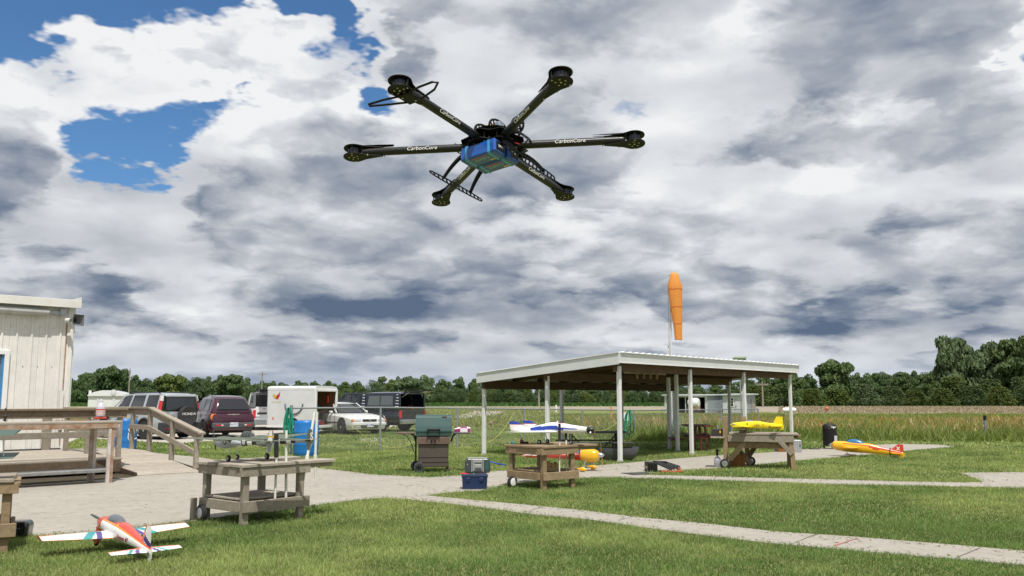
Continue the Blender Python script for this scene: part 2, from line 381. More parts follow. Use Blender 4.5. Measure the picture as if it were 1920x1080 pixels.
A = [(-260, 1010), (0, 1006), (60, 1006), (120, 1004), (170, 1000), (260, 990), (330, 981), (385, 976), (430, 969), (500, 962), (560, 953), (620, 945), (672, 938), (720, 935), (768, 938),
     (880, 950), (1000, 966), (1100, 975), (1200, 990), (1300, 1003), (1420, 1018), (1600, 1034), (1760, 1048), (1930, 1062), (2100, 1078), (2150, 1050), (1930, 1036), (1760, 1021), (1600, 1008), (1450, 998),
     (1330, 984), (1200, 972), (1090, 958), (1000, 949), (900, 940), (797, 930), (850, 924), (900, 921), (945, 911), (1010, 903), (1075, 898), (1110, 896.5), (1150, 896),
     (1280, 900), (1420, 904), (1560, 909), (1700, 911.5), (1760, 912.5), (1930, 916), (2150, 918), (2150, 884), (1930, 886), (1800, 887.5), (1815, 893), (1833, 900), (1842, 905), (1800, 905.5), (1700, 904), (1560, 900), (1420, 897), (1280, 893),
     (1188, 890.5), (1240, 885), (1300, 881), (1345, 879), (1420, 872), (1500, 864), (1600, 855.5), (1680, 848), (1790, 838), (1760, 834.5), (1690, 833), (1600, 836), (1530, 841), (1440, 849), (1340, 855), (1240, 863), (1150, 871), (1060, 879), (1000, 882), (930, 884), (870, 892),
     (805, 896), (700, 891), (620, 881), (520, 872), (420, 866), (372, 858), (300, 851), (272, 847), (200, 847), (100, 843), (-300, 860)]
CPOLY = [at(*p) for p in A]
_me = bpy.data.meshes.new('concrete_path')
from mathutils.geometry import tessellate_polygon
_n = len(CPOLY)
_tri = tessellate_polygon([[Vector((p.x, p.y, 0)) for p in CPOLY]])
_me.from_pydata([(p.x, p.y, .012) for p in CPOLY] + [(p.x, p.y, -.05) for p in CPOLY], [], [list(t_) for t_ in _tri] + [(k, (k + 1) % _n, _n + (k + 1) % _n, _n + k) for k in range(_n)])
_me.materials.append(CONC2)
import bmesh as _bm
_b = _bm.new(); _b.from_mesh(_me); _bm.ops.recalc_face_normals(_b, faces=_b.faces)
for f_ in _b.faces:
    if f_.normal.z < -.5: f_.normal_flip()
_b.to_mesh(_me); _b.free()
path = bpy.data.objects.new('concrete_path', _me); COL.objects.link(path); tag(path, kind='structure')
# joints between slabs: dirt filled grooves
def joint(pts, w_=.01, m=JOINT, z=.0165, jit=.006):
    P3 = [at(*p) for p in pts]; vs = []; fs = []; out = []
    for i in range(len(P3) - 1):
        k = max(2, int((P3[i + 1] - P3[i]).length / .12))
        out += [P3[i].lerp(P3[i + 1], j / k) for j in range(k)]
    out.append(P3[-1])
    for i, p in enumerate(out):
        d = (out[min(i + 1, len(out) - 1)] - out[max(0, i - 1)]); n = Vector((-d.y, d.x, 0)).normalized(); ww = w_ * random.uniform(.3, 1.)
        j = n * random.uniform(-jit, jit)
        vs += [(p + j + n * ww / 2), (p + j - n * ww / 2)]
    for i in range(len(out) - 1): fs.append((2 * i, 2 * i + 1, 2 * i + 3, 2 * i + 2))
    me = bpy.data.meshes.new('slab_joint'); me.from_pydata([(v.x, v.y, z) for v in vs], [], fs); me.materials.append(m)
    o = bpy.data.objects.new('slab_joint', me); COL.objects.link(o); o.parent = path
for pts in ([(0, 938), (120, 930), (240, 928), (430, 921), (560, 915), (700, 904), (805, 896)], [(60, 965), (170, 955), (260, 950)], [(797, 931), (740, 935)], [(800, 899), (930, 906)],
            [(1160, 872), (1215, 884)], [(1343, 894.5), (1337, 901)], [(1160, 978.), (1215, 962)], [(1480, 1024), (1540, 1001)], [(985, 962), (1022, 951)], [(1790, 1050), (1840, 1029)], [(1505, 900), (1496, 906)], [(1405, 873), (1380, 857)], [(1620, 853), (1580, 838)]):
    joint(pts, .015)
joint([(1563, 1026), (1608, 1012)], .035, mat('faded_red_paint', (.45, .16, .13), .9), .0175, 0)
# grass clippings and crumbs lying on the path

# ---------------------------------------------------------------- grass as real blades
rng = np.random.default_rng(11)
def inpoly(x, y, poly):
    c = np.zeros(len(x), bool); n = len(poly); j = n - 1
    for i in range(n):
        xi, yi = poly[i][0], poly[i][1]; xj, yj = poly[j][0], poly[j][1]
        if yi != yj:
            k = ((yi > y) != (yj > y)) & (x < (xj - xi) * (y - yi) / (yj - yi) + xi)
            c ^= k
        j = i
    return c
_lat = rng.random((256, 256))
def vnoise(x, y, s):
    x = x / s + 500; y = y / s + 500; xi = np.floor(x).astype(int); yi = np.floor(y).astype(int); fx = x - xi; fy = y - yi
    fx = fx * fx * (3 - 2 * fx); fy = fy * fy * (3 - 2 * fy); g = lambda a, b: _lat[a % 256, b % 256]
    return (g(xi, yi) * (1 - fx) + g(xi + 1, yi) * fx) * (1 - fy) + (g(xi, yi + 1) * (1 - fx) + g(xi + 1, yi + 1) * fx) * fy
def fbm(x, y, s): return .5 * vnoise(x, y, s) + .3 * vnoise(x + 9, y + 3, s / 2.3) + .2 * vnoise(x - 7, y + 31, s / 5.1)
def blade_mat(name, rough=.6, tr=.35):
    m = bpy.data.materials.new(name); m.use_nodes = True; t = m.node_tree; t.nodes.clear(); q = NT(t)
    a = q.n('ShaderNodeVertexColor', layer_name='tint').outputs[0]
    d = q.n('ShaderNodeBsdfPrincipled'); q.put(d.inputs['Base Color'], a); d.inputs['Roughness'].default_value = rough; d.inputs['Specular IOR Level'].default_value = .25
    tl = q.n('ShaderNodeBsdfTranslucent'); q.put(tl.inputs[0], q.mix(1., a, (1.1, 1.15, .6), 'MULTIPLY'))
    mx_ = q.n('ShaderNodeMixShader'); mx_.inputs[0].default_value = tr; t.links.new(d.outputs[0], mx_.inputs[1]); t.links.new(tl.outputs[0], mx_.inputs[2])
    t.links.new(mx_.outputs[0], q.n('ShaderNodeOutputMaterial').inputs[0]); return m
BLADE = blade_mat('grass_blade')
def blades(name, x, y, z, h, wd, lean, c0, c1, kind='stuff', label=None, cat=None, mid=False):
    """triangular blades; colours given at foot and tip"""
    n = len(x); a = rng.random(n) * 2 * PI; la = rng.random(n) * 2 * PI
    fx, fy = np.cos(a) * wd / 2, np.sin(a) * wd / 2
    tx = x + np.cos(la) * lean * h; ty = y + np.sin(la) * lean * h
    V = np.empty((n, 3, 3), np.float32)
    V[:, 0] = np.stack([x - fx, y - fy, z], 1); V[:, 1] = np.stack([x + fx, y + fy, z], 1); V[:, 2] = np.stack([tx, ty, z + h], 1)
    me = bpy.data.meshes.new(name); me.vertices.add(3 * n); me.vertices.foreach_set('co', V.ravel())
    me.loops.add(3 * n); me.loops.foreach_set('vertex_index', np.arange(3 * n, dtype=np.int32))
    me.polygons.add(n); me.polygons.foreach_set('loop_start', np.arange(0, 3 * n, 3, dtype=np.int32)); me.polygons.foreach_set('loop_total', np.full(n, 3, np.int32))
    me.update()
    ca = me.color_attributes.new('tint', 'FLOAT_COLOR', 'POINT')
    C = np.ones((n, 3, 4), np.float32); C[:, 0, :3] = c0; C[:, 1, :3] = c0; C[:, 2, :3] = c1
    ca.data.foreach_set('color', C.ravel()); me.materials.append(BLADE)
    o = bpy.data.objects.new(name, me); COL.objects.link(o); tag(o, kind=kind, label=label, cat=cat); return o
cp = np.array([(p.x, p.y) for p in CPOLY])
def shrink_edge(x, y):
    """keeps blades off the slabs but lets a few lean over the edge"""
    j = .035
    return ~inpoly(x + rng.normal(0, j, len(x)), y + rng.normal(0, j, len(x)), cp)
DECKK = []
def lawn(y0, y1, dens, h, wd, name):
    n = int((y1 - y0) * (y0 + y1) / 2 * 1.36 * dens)
    u = rng.random(n); y = np.sqrt(y0 ** 2 + u * (y1 ** 2 - y0 ** 2)); x = (rng.random(n) - .5) * 1.40 * y
    k = shrink_edge(x, y) & ~inpoly(x, y, [(q.x, q.y) for q in GLOT]); x = x[k]; y = y[k]; n = len(x)
    p = fbm(x, y, 1.6); q_ = fbm(x + 40, y - 20, .45); f = np.clip((p - .34) / .28, 0, 1)[:, None]; g = np.clip((q_ - .3) / .4, 0, 1)[:, None]
    dark = np.array([.16, .255, .075]); lite = np.array([.33, .405, .145]); dry = np.array([.50, .46, .27])
    c = dark * (1 - f) + lite * f; c = c * (.82 + .34 * g) * rng.uniform(.7, 1.3, (n, 1))
    d = rng.random((n, 1)) < .05; c = np.where(d, dry, c)
    hh = h * rng.uniform(.5, 1.2, n) * (.65 + .6 * q_)
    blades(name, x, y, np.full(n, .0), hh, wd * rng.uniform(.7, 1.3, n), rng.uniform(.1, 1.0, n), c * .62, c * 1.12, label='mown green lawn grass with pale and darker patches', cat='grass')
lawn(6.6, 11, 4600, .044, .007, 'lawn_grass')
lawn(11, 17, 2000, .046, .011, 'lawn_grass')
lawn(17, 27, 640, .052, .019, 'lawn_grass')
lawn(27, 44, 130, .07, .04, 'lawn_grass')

# tall weeds beyond the mown lawn
def weeds():
    n = 150000; u = rng.random(n); y = 28.5 * (84 / 28.5) ** u; x = (rng.random(n) - .33) * 1.15 * y
    edge = np.interp(x, [-60, 1.5, 3.2, 4.5, 7, 9.5, 12.5, 16, 24, 40], [70, 46, 33.8, 30.5, 31, 31.5, 31.4, 30.6, 29.6, 29])
    k = (y > edge + rng.normal(0, .25, n)) & (x > 2.4 + .02 * y); x = x[k]; y = y[k]; n = len(x); edge = edge[k]
    dd = y - edge; p = fbm(x, y, 2.2); q_ = fbm(x * .4 + 11, y, 4.5); r_ = fbm(x + 70, y + 5, 1.1)
    h = (.16 + .34 * np.clip(dd / 1.6, 0, 1)) * (.35 + 1.3 * p) * rng.uniform(.45, 1.3, n)
    h = h * np.interp(y, [33, 40, 55, 84], [1, .8, .5, .35])
    green = np.array([.12, .19, .045]); olive = np.array([.21, .235, .07]); tan = np.array([.38, .31, .17]); rust = np.array([.40, .18, .075]); yel = np.array([.33, .34, .07])
    g0 = green * (1 - p[:, None]) + olive * p[:, None]
    w_ = np.clip((dd - .3) / 1.6, 0, 1) * np.clip((q_ - .41) / .12, 0, 1) * (rng.random(n) < .66) * np.interp(y, [50, 70], [1, .5]); w_ = w_[:, None]
    s_ = (np.clip((r_ - .38) / .14, 0, 1) * (rng.random(n) < .75))[:, None]
    tip = tan * (1 - s_) + rust * s_
    ys = ((fbm(x + 33, y * .5, 3.) > .62) & (dd > 2))[:, None]
    tip = np.where(ys, yel, tip); tip = g0 * 1.25 * (1 - w_) + tip * w_
    v = rng.uniform(.7, 1.3, (n, 1))
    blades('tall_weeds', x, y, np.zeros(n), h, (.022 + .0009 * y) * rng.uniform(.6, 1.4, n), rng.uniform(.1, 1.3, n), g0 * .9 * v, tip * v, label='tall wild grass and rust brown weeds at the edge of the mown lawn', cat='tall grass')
    # seed heads
    k = (rng.random(n) < .12) & (w_[:, 0] > .3) & (y < 60); xs, ys_, hs = x[k], y[k], h[k]; m_ = len(xs)
    cc_ = np.where(rng.random((m_, 1)) < .4, rust, tan) * rng.uniform(.8, 1.5, (m_, 1))
    blades('seed_heads', xs, ys_, hs * .85, hs * .35 + .08, np.full(m_, .05), rng.uniform(.1, .9, m_), cc_, cc_ * 1.2, label='feathery tan and rust seed heads above the tall weeds', cat='seed heads')
weeds()
def meadow_left():
    n = 60000; u = rng.random(n); y = 44 * (150 / 44) ** u; x = (rng.random(n) - .72) * 1.3 * y + 4
    k = (x < 2.4 + .02 * y) & (x > -.62 * y) & ~inpoly(x, y, [(q.x, q.y) for q in GLOT]); x = x[k]; y = y[k]; n = len(x); p = fbm(x, y, 3.)
    c = (np.array([.15, .19, .045]) * (1 - p[:, None]) + np.array([.25, .25, .09]) * p[:, None]) * rng.uniform(.7, 1.3, (n, 1))
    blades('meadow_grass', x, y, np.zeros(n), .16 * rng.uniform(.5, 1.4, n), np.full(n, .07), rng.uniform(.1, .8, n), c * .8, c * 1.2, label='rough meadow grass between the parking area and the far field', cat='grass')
meadow_left()
def clippings():
    n = 60000; y = np.sqrt(rng.uniform(7.5 ** 2, 20 ** 2, n)); x = (rng.random(n) - .5) * 1.26 * y
    far = np.zeros(n, bool)
    k = inpoly(x, y, cp)
    edge = ~(inpoly(x + .22, y, cp) & inpoly(x - .22, y, cp) & inpoly(x, y + .28, cp) & inpoly(x, y - .28, cp))
    q_ = fbm(x, y, .8); k &= (edge & (rng.random(n) < .55)) | ((q_ > .60) & (x > -2) & (rng.random(n) < .35)) | (rng.random(n) < .012)
    x = x[k]; y = y[k]; n = len(x); g = rng.random((n, 1))
    c = np.where(g < .6, np.array([.13, .17, .05]), np.array([.24, .19, .11])) * rng.uniform(.6, 1.3, (n, 1))
    blades('grass_clippings', x, y, np.full(n, .0135), rng.uniform(.003, .012, n), rng.uniform(.012, .035, n), rng.uniform(2, 6, n), c, c, label='loose grass clippings and crumbs along the edges of the concrete paths', cat='clippings')
clippings()
# crop rows
def rows():
    n = 26000; y = rng.uniform(168, 300, n); x = rng.uniform(-.75, .75, n) * y
    c = np.array([.06, .115, .03]) * rng.uniform(.6, 1.4, (n, 1))
    blades('crop_rows', x, y, np.zeros(n), rng.uniform(.3, .6, n), np.full(n, .5), rng.uniform(.1, .8, n), c * .8, c * 1.2, label='low green crop rows in front of the tree line', cat='crop')
    n = 24000; y = rng.uniform(89, 166, n); x = rng.uniform(.3, .75, n) * y; s = rng.random((n, 1))
    c = np.array([.50, .42, .32]) * s + np.array([.20, .15, .10]) * (1 - s)
    blades('stubble', x, y, np.zeros(n), rng.uniform(.06, .22, n), np.full(n, .16), rng.uniform(.1, .8, n), c, c, label='pale broken stalks on the bare field', cat='stubble')
rows()

# ---------------------------------------------------------------- trees
def leaf_mat(name, c):
    m = bpy.data.materials.new(name); m.use_nodes = True; t = m.node_tree; t.nodes.clear(); q = NT(t)
    ri = q.n('ShaderNodeObjectInfo').outputs['Random']; oc = q.n('ShaderNodeTexCoord').outputs['Object']
    n1 = q.noise(oc, .9, 3, .6); n2 = q.noise(oc, 7, 3, .7)
    col = q.mix(q.lin(n1, .35, .65), c[0], c[1]); col = q.mix(q.lin(n2, .45, .75, 0, .8), col, c[2])
    col = q.mix(q.m('MULTIPLY', ri, .5), col, tuple(v * .55 for v in c[0]))
    d = q.n('ShaderNodeBsdfPrincipled'); q.put(d.inputs['Base Color'], col); d.inputs['Roughness'].default_value = .65; d.inputs['Specular IOR Level'].default_value = .2
    tl = q.n('ShaderNodeBsdfTranslucent'); q.put(tl.inputs[0], col); mx_ = q.n('ShaderNodeMixShader'); mx_.inputs[0].default_value = .22
    t.links.new(d.outputs[0], mx_.inputs[1]); t.links.new(tl.outputs[0], mx_.inputs[2]); t.links.new(mx_.outputs[0], q.n('ShaderNodeOutputMaterial').inputs[0]); return m
LEAF = [leaf_mat('dark_green_leaves', ((.075, .13, .05), (.10, .165, .06), (.145, .205, .075))), leaf_mat('mid_green_leaves', ((.085, .135, .048), (.11, .165, .056), (.16, .215, .075))),
        leaf_mat('yellow_green_leaves', ((.11, .155, .04), (.14, .185, .05), (.20, .24, .075))), leaf_mat('grey_green_leaves', ((.10, .155, .07), (.135, .19, .085), (.20, .25, .125)))]
BARK = mat('bark', (.085, .065, .048), .9, var=.4, vscale=3)
def crown_mesh(seed, nb, nl, lowskirt, aspect):
    """unit crown: 1 wide radius, height 1..: leaf clumps on the skin of many boughs"""
    r_ = np.random.default_rng(seed); V = []; 
    bl = []
    for i in range(nb):
        a = r_.random() * 2 * PI; t = r_.random(); zz = lowskirt + (1 - lowskirt) * t * .92
        rad = (math.sin(PI * min(1, (.18 + .72 * (1 - abs(t - .42) / .62)))) * .5 + .42) * .68 * math.sqrt(r_.random())
        rad *= (1 - .55 * max(0, t - .55) / .45)
        br = r_.uniform(.17, .34) * (1 - .35 * t)
        bl.append((rad * math.cos(a), rad * math.sin(a), zz, br))
    bl.append((0, 0, .55, .42)); bl.append((0.1, 0, .75, .27))
    bl = np.array(bl); wts = bl[:, 3] ** 2; k = r_.choice(len(bl), nl, p=wts / wts.sum()); b = bl[k]
    d = r_.normal(size=(nl, 3)); d /= np.linalg.norm(d, axis=1)[:, None]
    rr = b[:, 3] * (.62 + .42 * r_.random(nl) ** .6); 
    c = b[:, :3] + d * rr[:, None] * np.array([1, 1, .62 * aspect])
    c[:, 2] = np.clip(c[:, 2], .02, 1.02)
    s = r_.uniform(.022, .05, nl)
    nrm = d + r_.normal(size=(nl, 3)) * .75; nrm[:, 2] += .35; nrm /= np.linalg.norm(nrm, axis=1)[:, None]
    u = np.cross(nrm, r_.normal(size=(nl, 3))); u /= np.linalg.norm(u, axis=1)[:, None]; v = np.cross(nrm, u)
    asp = np.array([1, 1, aspect])
    Q = np.stack([c + (u * s[:, None]) / asp, c + (v * s[:, None] * .8) / asp, c - (u * s[:, None]) / asp, c - (v * s[:, None] * .8) / asp], 1)
    me = bpy.data.meshes.new('crown'); me.vertices.add(4 * nl); me.vertices.foreach_set('co', Q.astype(np.float32).ravel())
    me.loops.add(4 * nl); me.loops.foreach_set('vertex_index', np.arange(4 * nl, dtype=np.int32)); me.polygons.add(nl)
    me.polygons.foreach_set('loop_start', np.arange(0, 4 * nl, 4, dtype=np.int32)); me.polygons.foreach_set('loop_total', np.full(nl, 4, np.int32)); me.update(); return me
def trunk_mesh(seed, ntop=5):
    r_ = random.Random(seed); m = MB(); m.tube([(0, 0, -.02), (.01, 0, .12), (.02, .01, .35), (.0, .02, .6)], [.045, .034, .026, .014], None, 7)
    for i in range(ntop):
        a = i * 2 * PI / ntop + r_.random(); z = r_.uniform(.2, .42)
        m.tube([(0, 0, z), (.2 * math.cos(a), .2 * math.sin(a), z + .16), (.42 * math.cos(a), .42 * math.sin(a), z + .34)], [.018, .012, .004], None, 5)
    me = m.mesh('trunk', BARK); return me
CM = {}
def crown_for(var, leaf, big=False):
    k = (var, leaf, big)
    if k not in CM:
        base = ('b', var, big)
        if base not in CM: CM[base] = crown_mesh(100 + var + 50 * big, 34 if big else 20, 9000 if big else 4200, (.30, .12, .05, .22, .10, .02)[var], 2.0 if var == 5 else .8)
        me = CM[base].copy(); me.materials.append(LEAF[leaf]); CM[k] = me
    return CM[k]
TM = [trunk_mesh(i) for i in range(4)]
KIND = ['dark green', 'mid green', 'yellow green', 'grey green']
def tree(x, y, h, wdt, leaf, var, label, cat='tree', name='broadleaf_tree', group=None, big=False):
    t = thing(name, label, cat, (x, y, 0), random.random() * 6.28, group)
    c = bpy.data.objects.new('crown', crown_for(var, leaf, big)); COL.objects.link(c); c.parent = t; c.scale = (wdt / 2, wdt / 2 * random.uniform(.85, 1.1), h * 1.08)
    h *= 1.0
    k = bpy.data.objects.new('trunk', TM[var % 4]); COL.objects.link(k); k.parent = t; k.scale = (wdt * .55, wdt * .55, h)
    return t
prof = [(-60, 690), (60, 700), (120, 712), (140, 714), (152, 706), (175, 697), (205, 692), (232, 696), (250, 711), (285, 712), (300, 707), (340, 707), (365, 713), (400, 710), (430, 708), (465, 710), (485, 718), (520, 722), (560, 716), (600, 717), (640, 722),
        (690, 721), (715, 714), (760, 711), (800, 711), (835, 715), (860, 711), (890, 714), (920, 719), (960, 722), (1000, 722), (1060, 720), (1100, 725), (1150, 726), (1200, 724), (1250, 727), (1300, 722), (1350, 720), (1400, 716), (1440, 704), (1480, 701), (1515, 706),
        (1620, 704), (1650, 702), (1680, 705), (1700, 700), (1730, 700), (1900, 700), (2100, 700)]
def top(px): return np.interp(px, [a for a, b in prof], [b for a, b in prof])
def place_tree(px, pytop, Y, wpx, leaf, var, label, **k):
    p = W(px, pytop, Y); return tree(p.x, Y, p.z, wpx / FPX * Y * 1.0, leaf, var, label, **k)
random.seed(21)
def zone(px):
    for lim, a in ((250, 'left of the maroon car'), (480, 'above the maroon car'), (700, 'above the white trailer'), (890, 'left of the pavilion'), (1060, 'seen under the left half roof'),
                   (1240, 'seen under the middle of the roof'), (1420, 'behind the grey sheds'), (1560, 'just right of the pavilion'), (1720, 'above the red-tailed model')):
        if px < lim: return a
    return 'by the right edge'
px = -40; i = 0
while px < 1960:   # the back row of the wood
    Y = random.uniform(315, 345); wp = random.uniform(34, 62)
    place_tree(px, top(px) + random.uniform(-3, 3), Y, wp * 1.2, random.choice([0, 0, 1, 3]), random.randrange(6), 'leafy tree, back row of the far wood, ' + zone(px), group='back row trees ' + zone(px))
    px += wp * .55; i += 1
px = -30
while px < 1950:   # the front row
    if not (1520 < px < 1610):
        Y = random.uniform(272, 300); wp = random.uniform(28, 52)
        place_tree(px, top(px) + random.uniform(1, 11), Y, wp * 1.2, random.choice([0, 0, 1, 1, 2]), random.randrange(1, 6), 'bushy tree, front row of the far wood, ' + zone(px), group='front row trees ' + zone(px))
    px += random.uniform(24, 36)
px = -20
while px < 1950:   # shrubs at the field edge
    Y = random.uniform(258, 266); wp = random.uniform(26, 50)
    place_tree(px, random.uniform(733, 742), Y, wp * 1.3, random.choice([0, 1, 1, 2, 3]), 5, 'low shrub at the foot of the far wood, ' + zone(px), cat='shrub', name='shrub', group='far shrubs ' + zone(px))
    px += random.uniform(16, 26)
# trees one can tell apart
for px, py, Y, wp, leaf, var, lab, big in [
    (205, 692, 240, 86, 0, 1, 'dark rounded tree rising above the tree line, left of the first utility pole', True),
    (160, 706, 245, 60, 0, 2, 'dark tree beside the white building corner at the left end of the wood', True),
    (322, 706, 225, 92, 2, 1, 'yellow green tree behind the silver car', True),
    (432, 708, 250, 84, 1, 2, 'broad mid green tree behind the maroon car', True),
    (375, 712, 250, 46, 3, 4, 'small grey green tree between the yellow green tree and the broad one', False),
    (770, 711, 250, 90, 3, 1, 'broad grey green tree behind the dark pickup', True),
    (1565, 680, 205, 122, 1, 1, 'rounded green tree standing apart right of the pavilion', True),
    (1480, 700, 215, 80, 1, 2, 'green tree just behind the right end of the pavilion', True),
    (1440, 716, 205, 60, 1, 4, 'bushy tree behind the small grey shed', True),
    (1788, 641, 190, 125, 3, 2, 'tallest cottonwood, leftmost of the big trees at the right edge', True),
    (1852, 652, 195, 112, 3, 0, 'big cottonwood with sky showing through, second of the big trees', True),
    (1908, 643, 190, 145, 1, 2, 'big dark cottonwood cut by the right edge of the picture', True),
    (1975, 650, 190, 110, 1, 0, 'big tree just past the right edge of the picture', True),
    (1790, 712, 178, 78, 2, 5, 'light green bushy tree below the tallest cottonwood', True),
    (1855, 716, 178, 84, 1, 5, 'green bushy tree below the second cottonwood', True),
    (1735, 706, 185, 64, 1, 2, 'mid green tree in the gap left of the cottonwoods', True),
    (1690, 702, 190, 66, 1, 3, 'mid green tree, second from the gap left of the cottonwoods', True),
    (1640, 706, 195, 60, 0, 4, 'dark green tree right of the rounded tree', True),
    (1910, 712, 176, 60, 1, 5, 'green bush tree under the big cottonwood at the right edge', True)]:
    place_tree(px, py, Y, wp * 1.22, leaf, var, lab, big=big)
for px, wp, leaf in [(1420, 66, 2), (1470, 70, 1), (1520, 60, 2), (1570, 74, 2), (1622, 64, 3), (1672, 60, 1), (1715, 60, 2), (1765, 60, 2), (1820, 66, 1), (1872, 60, 2), (1925, 60, 1), (1365, 60, 1)]:
    place_tree(px, random.uniform(722, 734), random.uniform(166, 176), wp * 1.3, leaf, 5, 'thick green shrub at the edge of the ploughed field, right of the pavilion', cat='shrub', name='shrub', group='shrubs at the edge of the ploughed field', big=True)

# ---------------------------------------------------------------- clubhouse and deck
UD = Vector((.72, .694, 0)).normalized(); ND = Vector((-UD.y, UD.x, 0))
DZ = .33
def dk(a, b, z=0.): return Vector((-7.79, 17.81, 0)) + UD * a + ND * b + Vector((0, 0, z))
DRZ = math.atan2(UD.y, UD.x)
# local frames: x along UD, y along ND
club = thing('metal_clubhouse', 'white ribbed metal building with open door at the left edge, behind the deck', 'building', dk(.11, 4.0), DRZ)
WH = 3.34
BLUE_F = mat('blue_door_frame', (.05, .22, .46), .5, var=.2)
def sid_panel(w_, nrib, h):
    m = MB(); m.box((w_ / 2, 0, h / 2), (w_ - .004, .012, h))
    for i in range(nrib):
        x = (i + .5) * w_ / nrib
        m.prism([(-.030, 0), (.030, 0), (.016, -.028), (-.016, -.028)], lambda a, b, x=x: (x + a, b - .006, 0), lambda a, b, x=x: (x + a, b - .006, h))
        for e in (-.10, -.055, .055, .10):
            m.box((x + e, -.008, h / 2), (.014, .006, h))
    return m
sp = sid_panel(.61, 2, WH).mesh('siding_panel', DWHITE)
for i in range(1, 12):
    if i in (3, 4): continue
    o = bpy.data.objects.new('siding_panel', sp); COL.objects.link(o); o.parent = club; o.location = (-.02 - .61 * i, 0, DZ - .02)
hd = sid_panel(1.22, 4, WH - 2.2).build('siding_panel', DWHITE, club); hd.location = (-.02 - .61 * 4, 0, DZ + 2.18)
scr = MB()
for i in range(1, 12):
    for k in range(2):
        for z in (.9, 1.9, 2.8):
            if i in (3, 4) and z < 2.3: continue
            scr.cyl((-.02 - .61 * i + .30 * k + .01, -.006, DZ + z), (-.02 - .61 * i + .30 * k + .01, -.02, DZ + z), .011, None, 6)
scr.build('panel_screws', STEEL, club)
MB().box((.05, .06, DZ + WH / 2), (.16, .2, WH)).build('corner_trim', DWHITE, club, bevel=.006)
MB().box((.055, -.045, DZ + WH / 2 - .1), (.075, .07, WH - .35)).build('downspout', DWHITE, club, bevel=.01)
rst = MB(); rst.box((-.035, -.01, DZ + WH / 2 - .15), (.035, .03, WH - .5)); rst.build('rusty_edge', mat('rusty_streaks', (.42, .33, .26), .8, alt=(.25, .10, .04), vscale=6), club)
MB().box((-3.6, 2.5, DZ + WH / 2 - .1), (7.2, 4.9, WH - .1)).build('core_walls', mat('pale_liner', (.55, .55, .53), .6, var=.1), club) if False else None
# side and rear walls so the building is closed
for c, d in (((.12, 2.6, DZ + WH / 2), (.03, 4.9, WH)), ((-3.6, 5.05, DZ + WH / 2), (7.4, .03, WH))):
    MB().box(c, d).build('wall', DWHITE, club)
MB().box((-3.6, 2.5, DZ - .03), (7.3, 4.9, .05)).build('floor', mat('dark_floor', (.08, .075, .07), .8, var=.2), club)
rf = MB(); rf.prism([(-.25, 0), (5.3, .0), (5.3, .11), (-.25, .11)], lambda y, z: (-7.6, y, DZ + WH + z + y * .03), lambda y, z: (.15, y, DZ + WH + z + y * .03)); rf.build('roof', mat('roof_sheet', (.42, .42, .41), .5, var=.15), club)
fa = MB(); fa.box((-3.72, -.275, DZ + WH + .035), (7.78, .02, .19)); fa.box((.165, 2.45, DZ + WH + .1), (.02, 5.4, .2)); fa.build('fascia', DWHITE, club, bevel=.004)
MB().box((-3.75, -.135, DZ + WH - .02), (7.7, .24, .02)).build('soffit', mat('soffit_dark', (.16, .17, .17), .7), club)
gt = MB(); gt.tube([(-7.5, -.16, DZ + WH - .16), (-.5, -.16, DZ + WH - .19)], .085, None, 12); gt.build('rolled_awning', mat('grey_canvas_roll', (.45, .45, .44), .6, var=.15, vscale=6), club, smooth=True)
br_ = MB(); br_.box((-.36, -.14, DZ + WH - .19), (.22, .05, .07)); br_.box((-.2, -.14, DZ + WH - .17), (.12, .12, .14)); br_.build('awning_bracket', STEEL, club)
MB().box((-3.6, -.012, DZ + .0), (7.2, .05, .06)).build('sill', mat('sill_dark', (.05, .05, .05), .8), club)
cb = MB(); cb.box((-.08, -.07, DZ + .9), (.07, .05, .9)); cb.build('conduit_cover', DWHITE, club)
# door opening
dx0, dx1, dh = -2.46, -1.30, 2.16
for c, d in (((dx1 + .03, -.03, DZ + dh / 2), (.10, .09, dh)), ((dx0 - .03, -.03, DZ + dh / 2), (.10, .09, dh)), (((dx0 + dx1) / 2, -.03, DZ + dh + .04), (dx1 - dx0 + .16, .09, .1))):
    MB().box(c, d).build('door_frame', WHITE, club, bevel=.006)
MB().box((dx1 - .045, .0, DZ + dh / 2 - .01), (.05, .07, dh - .03)).build('door_stop', BLUE_F, club)
dd = MB().box((dx1 - .09, .42, DZ + dh / 2 - .02), (.045, .8, dh - .06)).build('door', mat('grey_door', (.30, .32, .34), .5, var=.1), club, bevel=.005)
MB().box((dx1 - .12, .02, DZ + .98), (.03, .05, .14)).build('hinge', STEEL, dd)
mt = MB(); mt.box((-.35, .0, DZ + .45), (.16, .16, .9)); 
mt.build('post_stub', WG, club)
# horn loudspeaker on the corner
hs = thing('horn_loudspeaker', 'square grey horn loudspeaker fixed to the top corner of the white building', 'loudspeaker', dk(.02, 3.72, DZ + 2.98), DRZ - 1.05); hs.scale = (.72, .72, .72)
fl = MB(); n_ = 8
secs = []
for k in range(n_):
    t_ = k / (n_ - 1); w_ = .04 + .19 * t_ ** 2.2; h_ = .04 + .14 * t_ ** 2.2
    secs.append([(.05 + .34 * t_, sy * w_, sz * h_ ) for sy, sz in ((-1, -1), (1, -1), (1, 1), (-1, 1))])
fl.loft(secs, None, caps=False); so = fl.build('horn', mat('horn_grey', (.13, .135, .14), .5, var=.15), hs, smooth=False)
so.modifiers.new('solid', 'SOLIDIFY').thickness = .006
MB().lathe([(.05, -.12), (.075, -.10), (.075, .02), (.04, .06)], (0, 0, 0), 'X').build('driver', mat('horn_white', (.62, .62, .6), .5), hs, smooth=True)
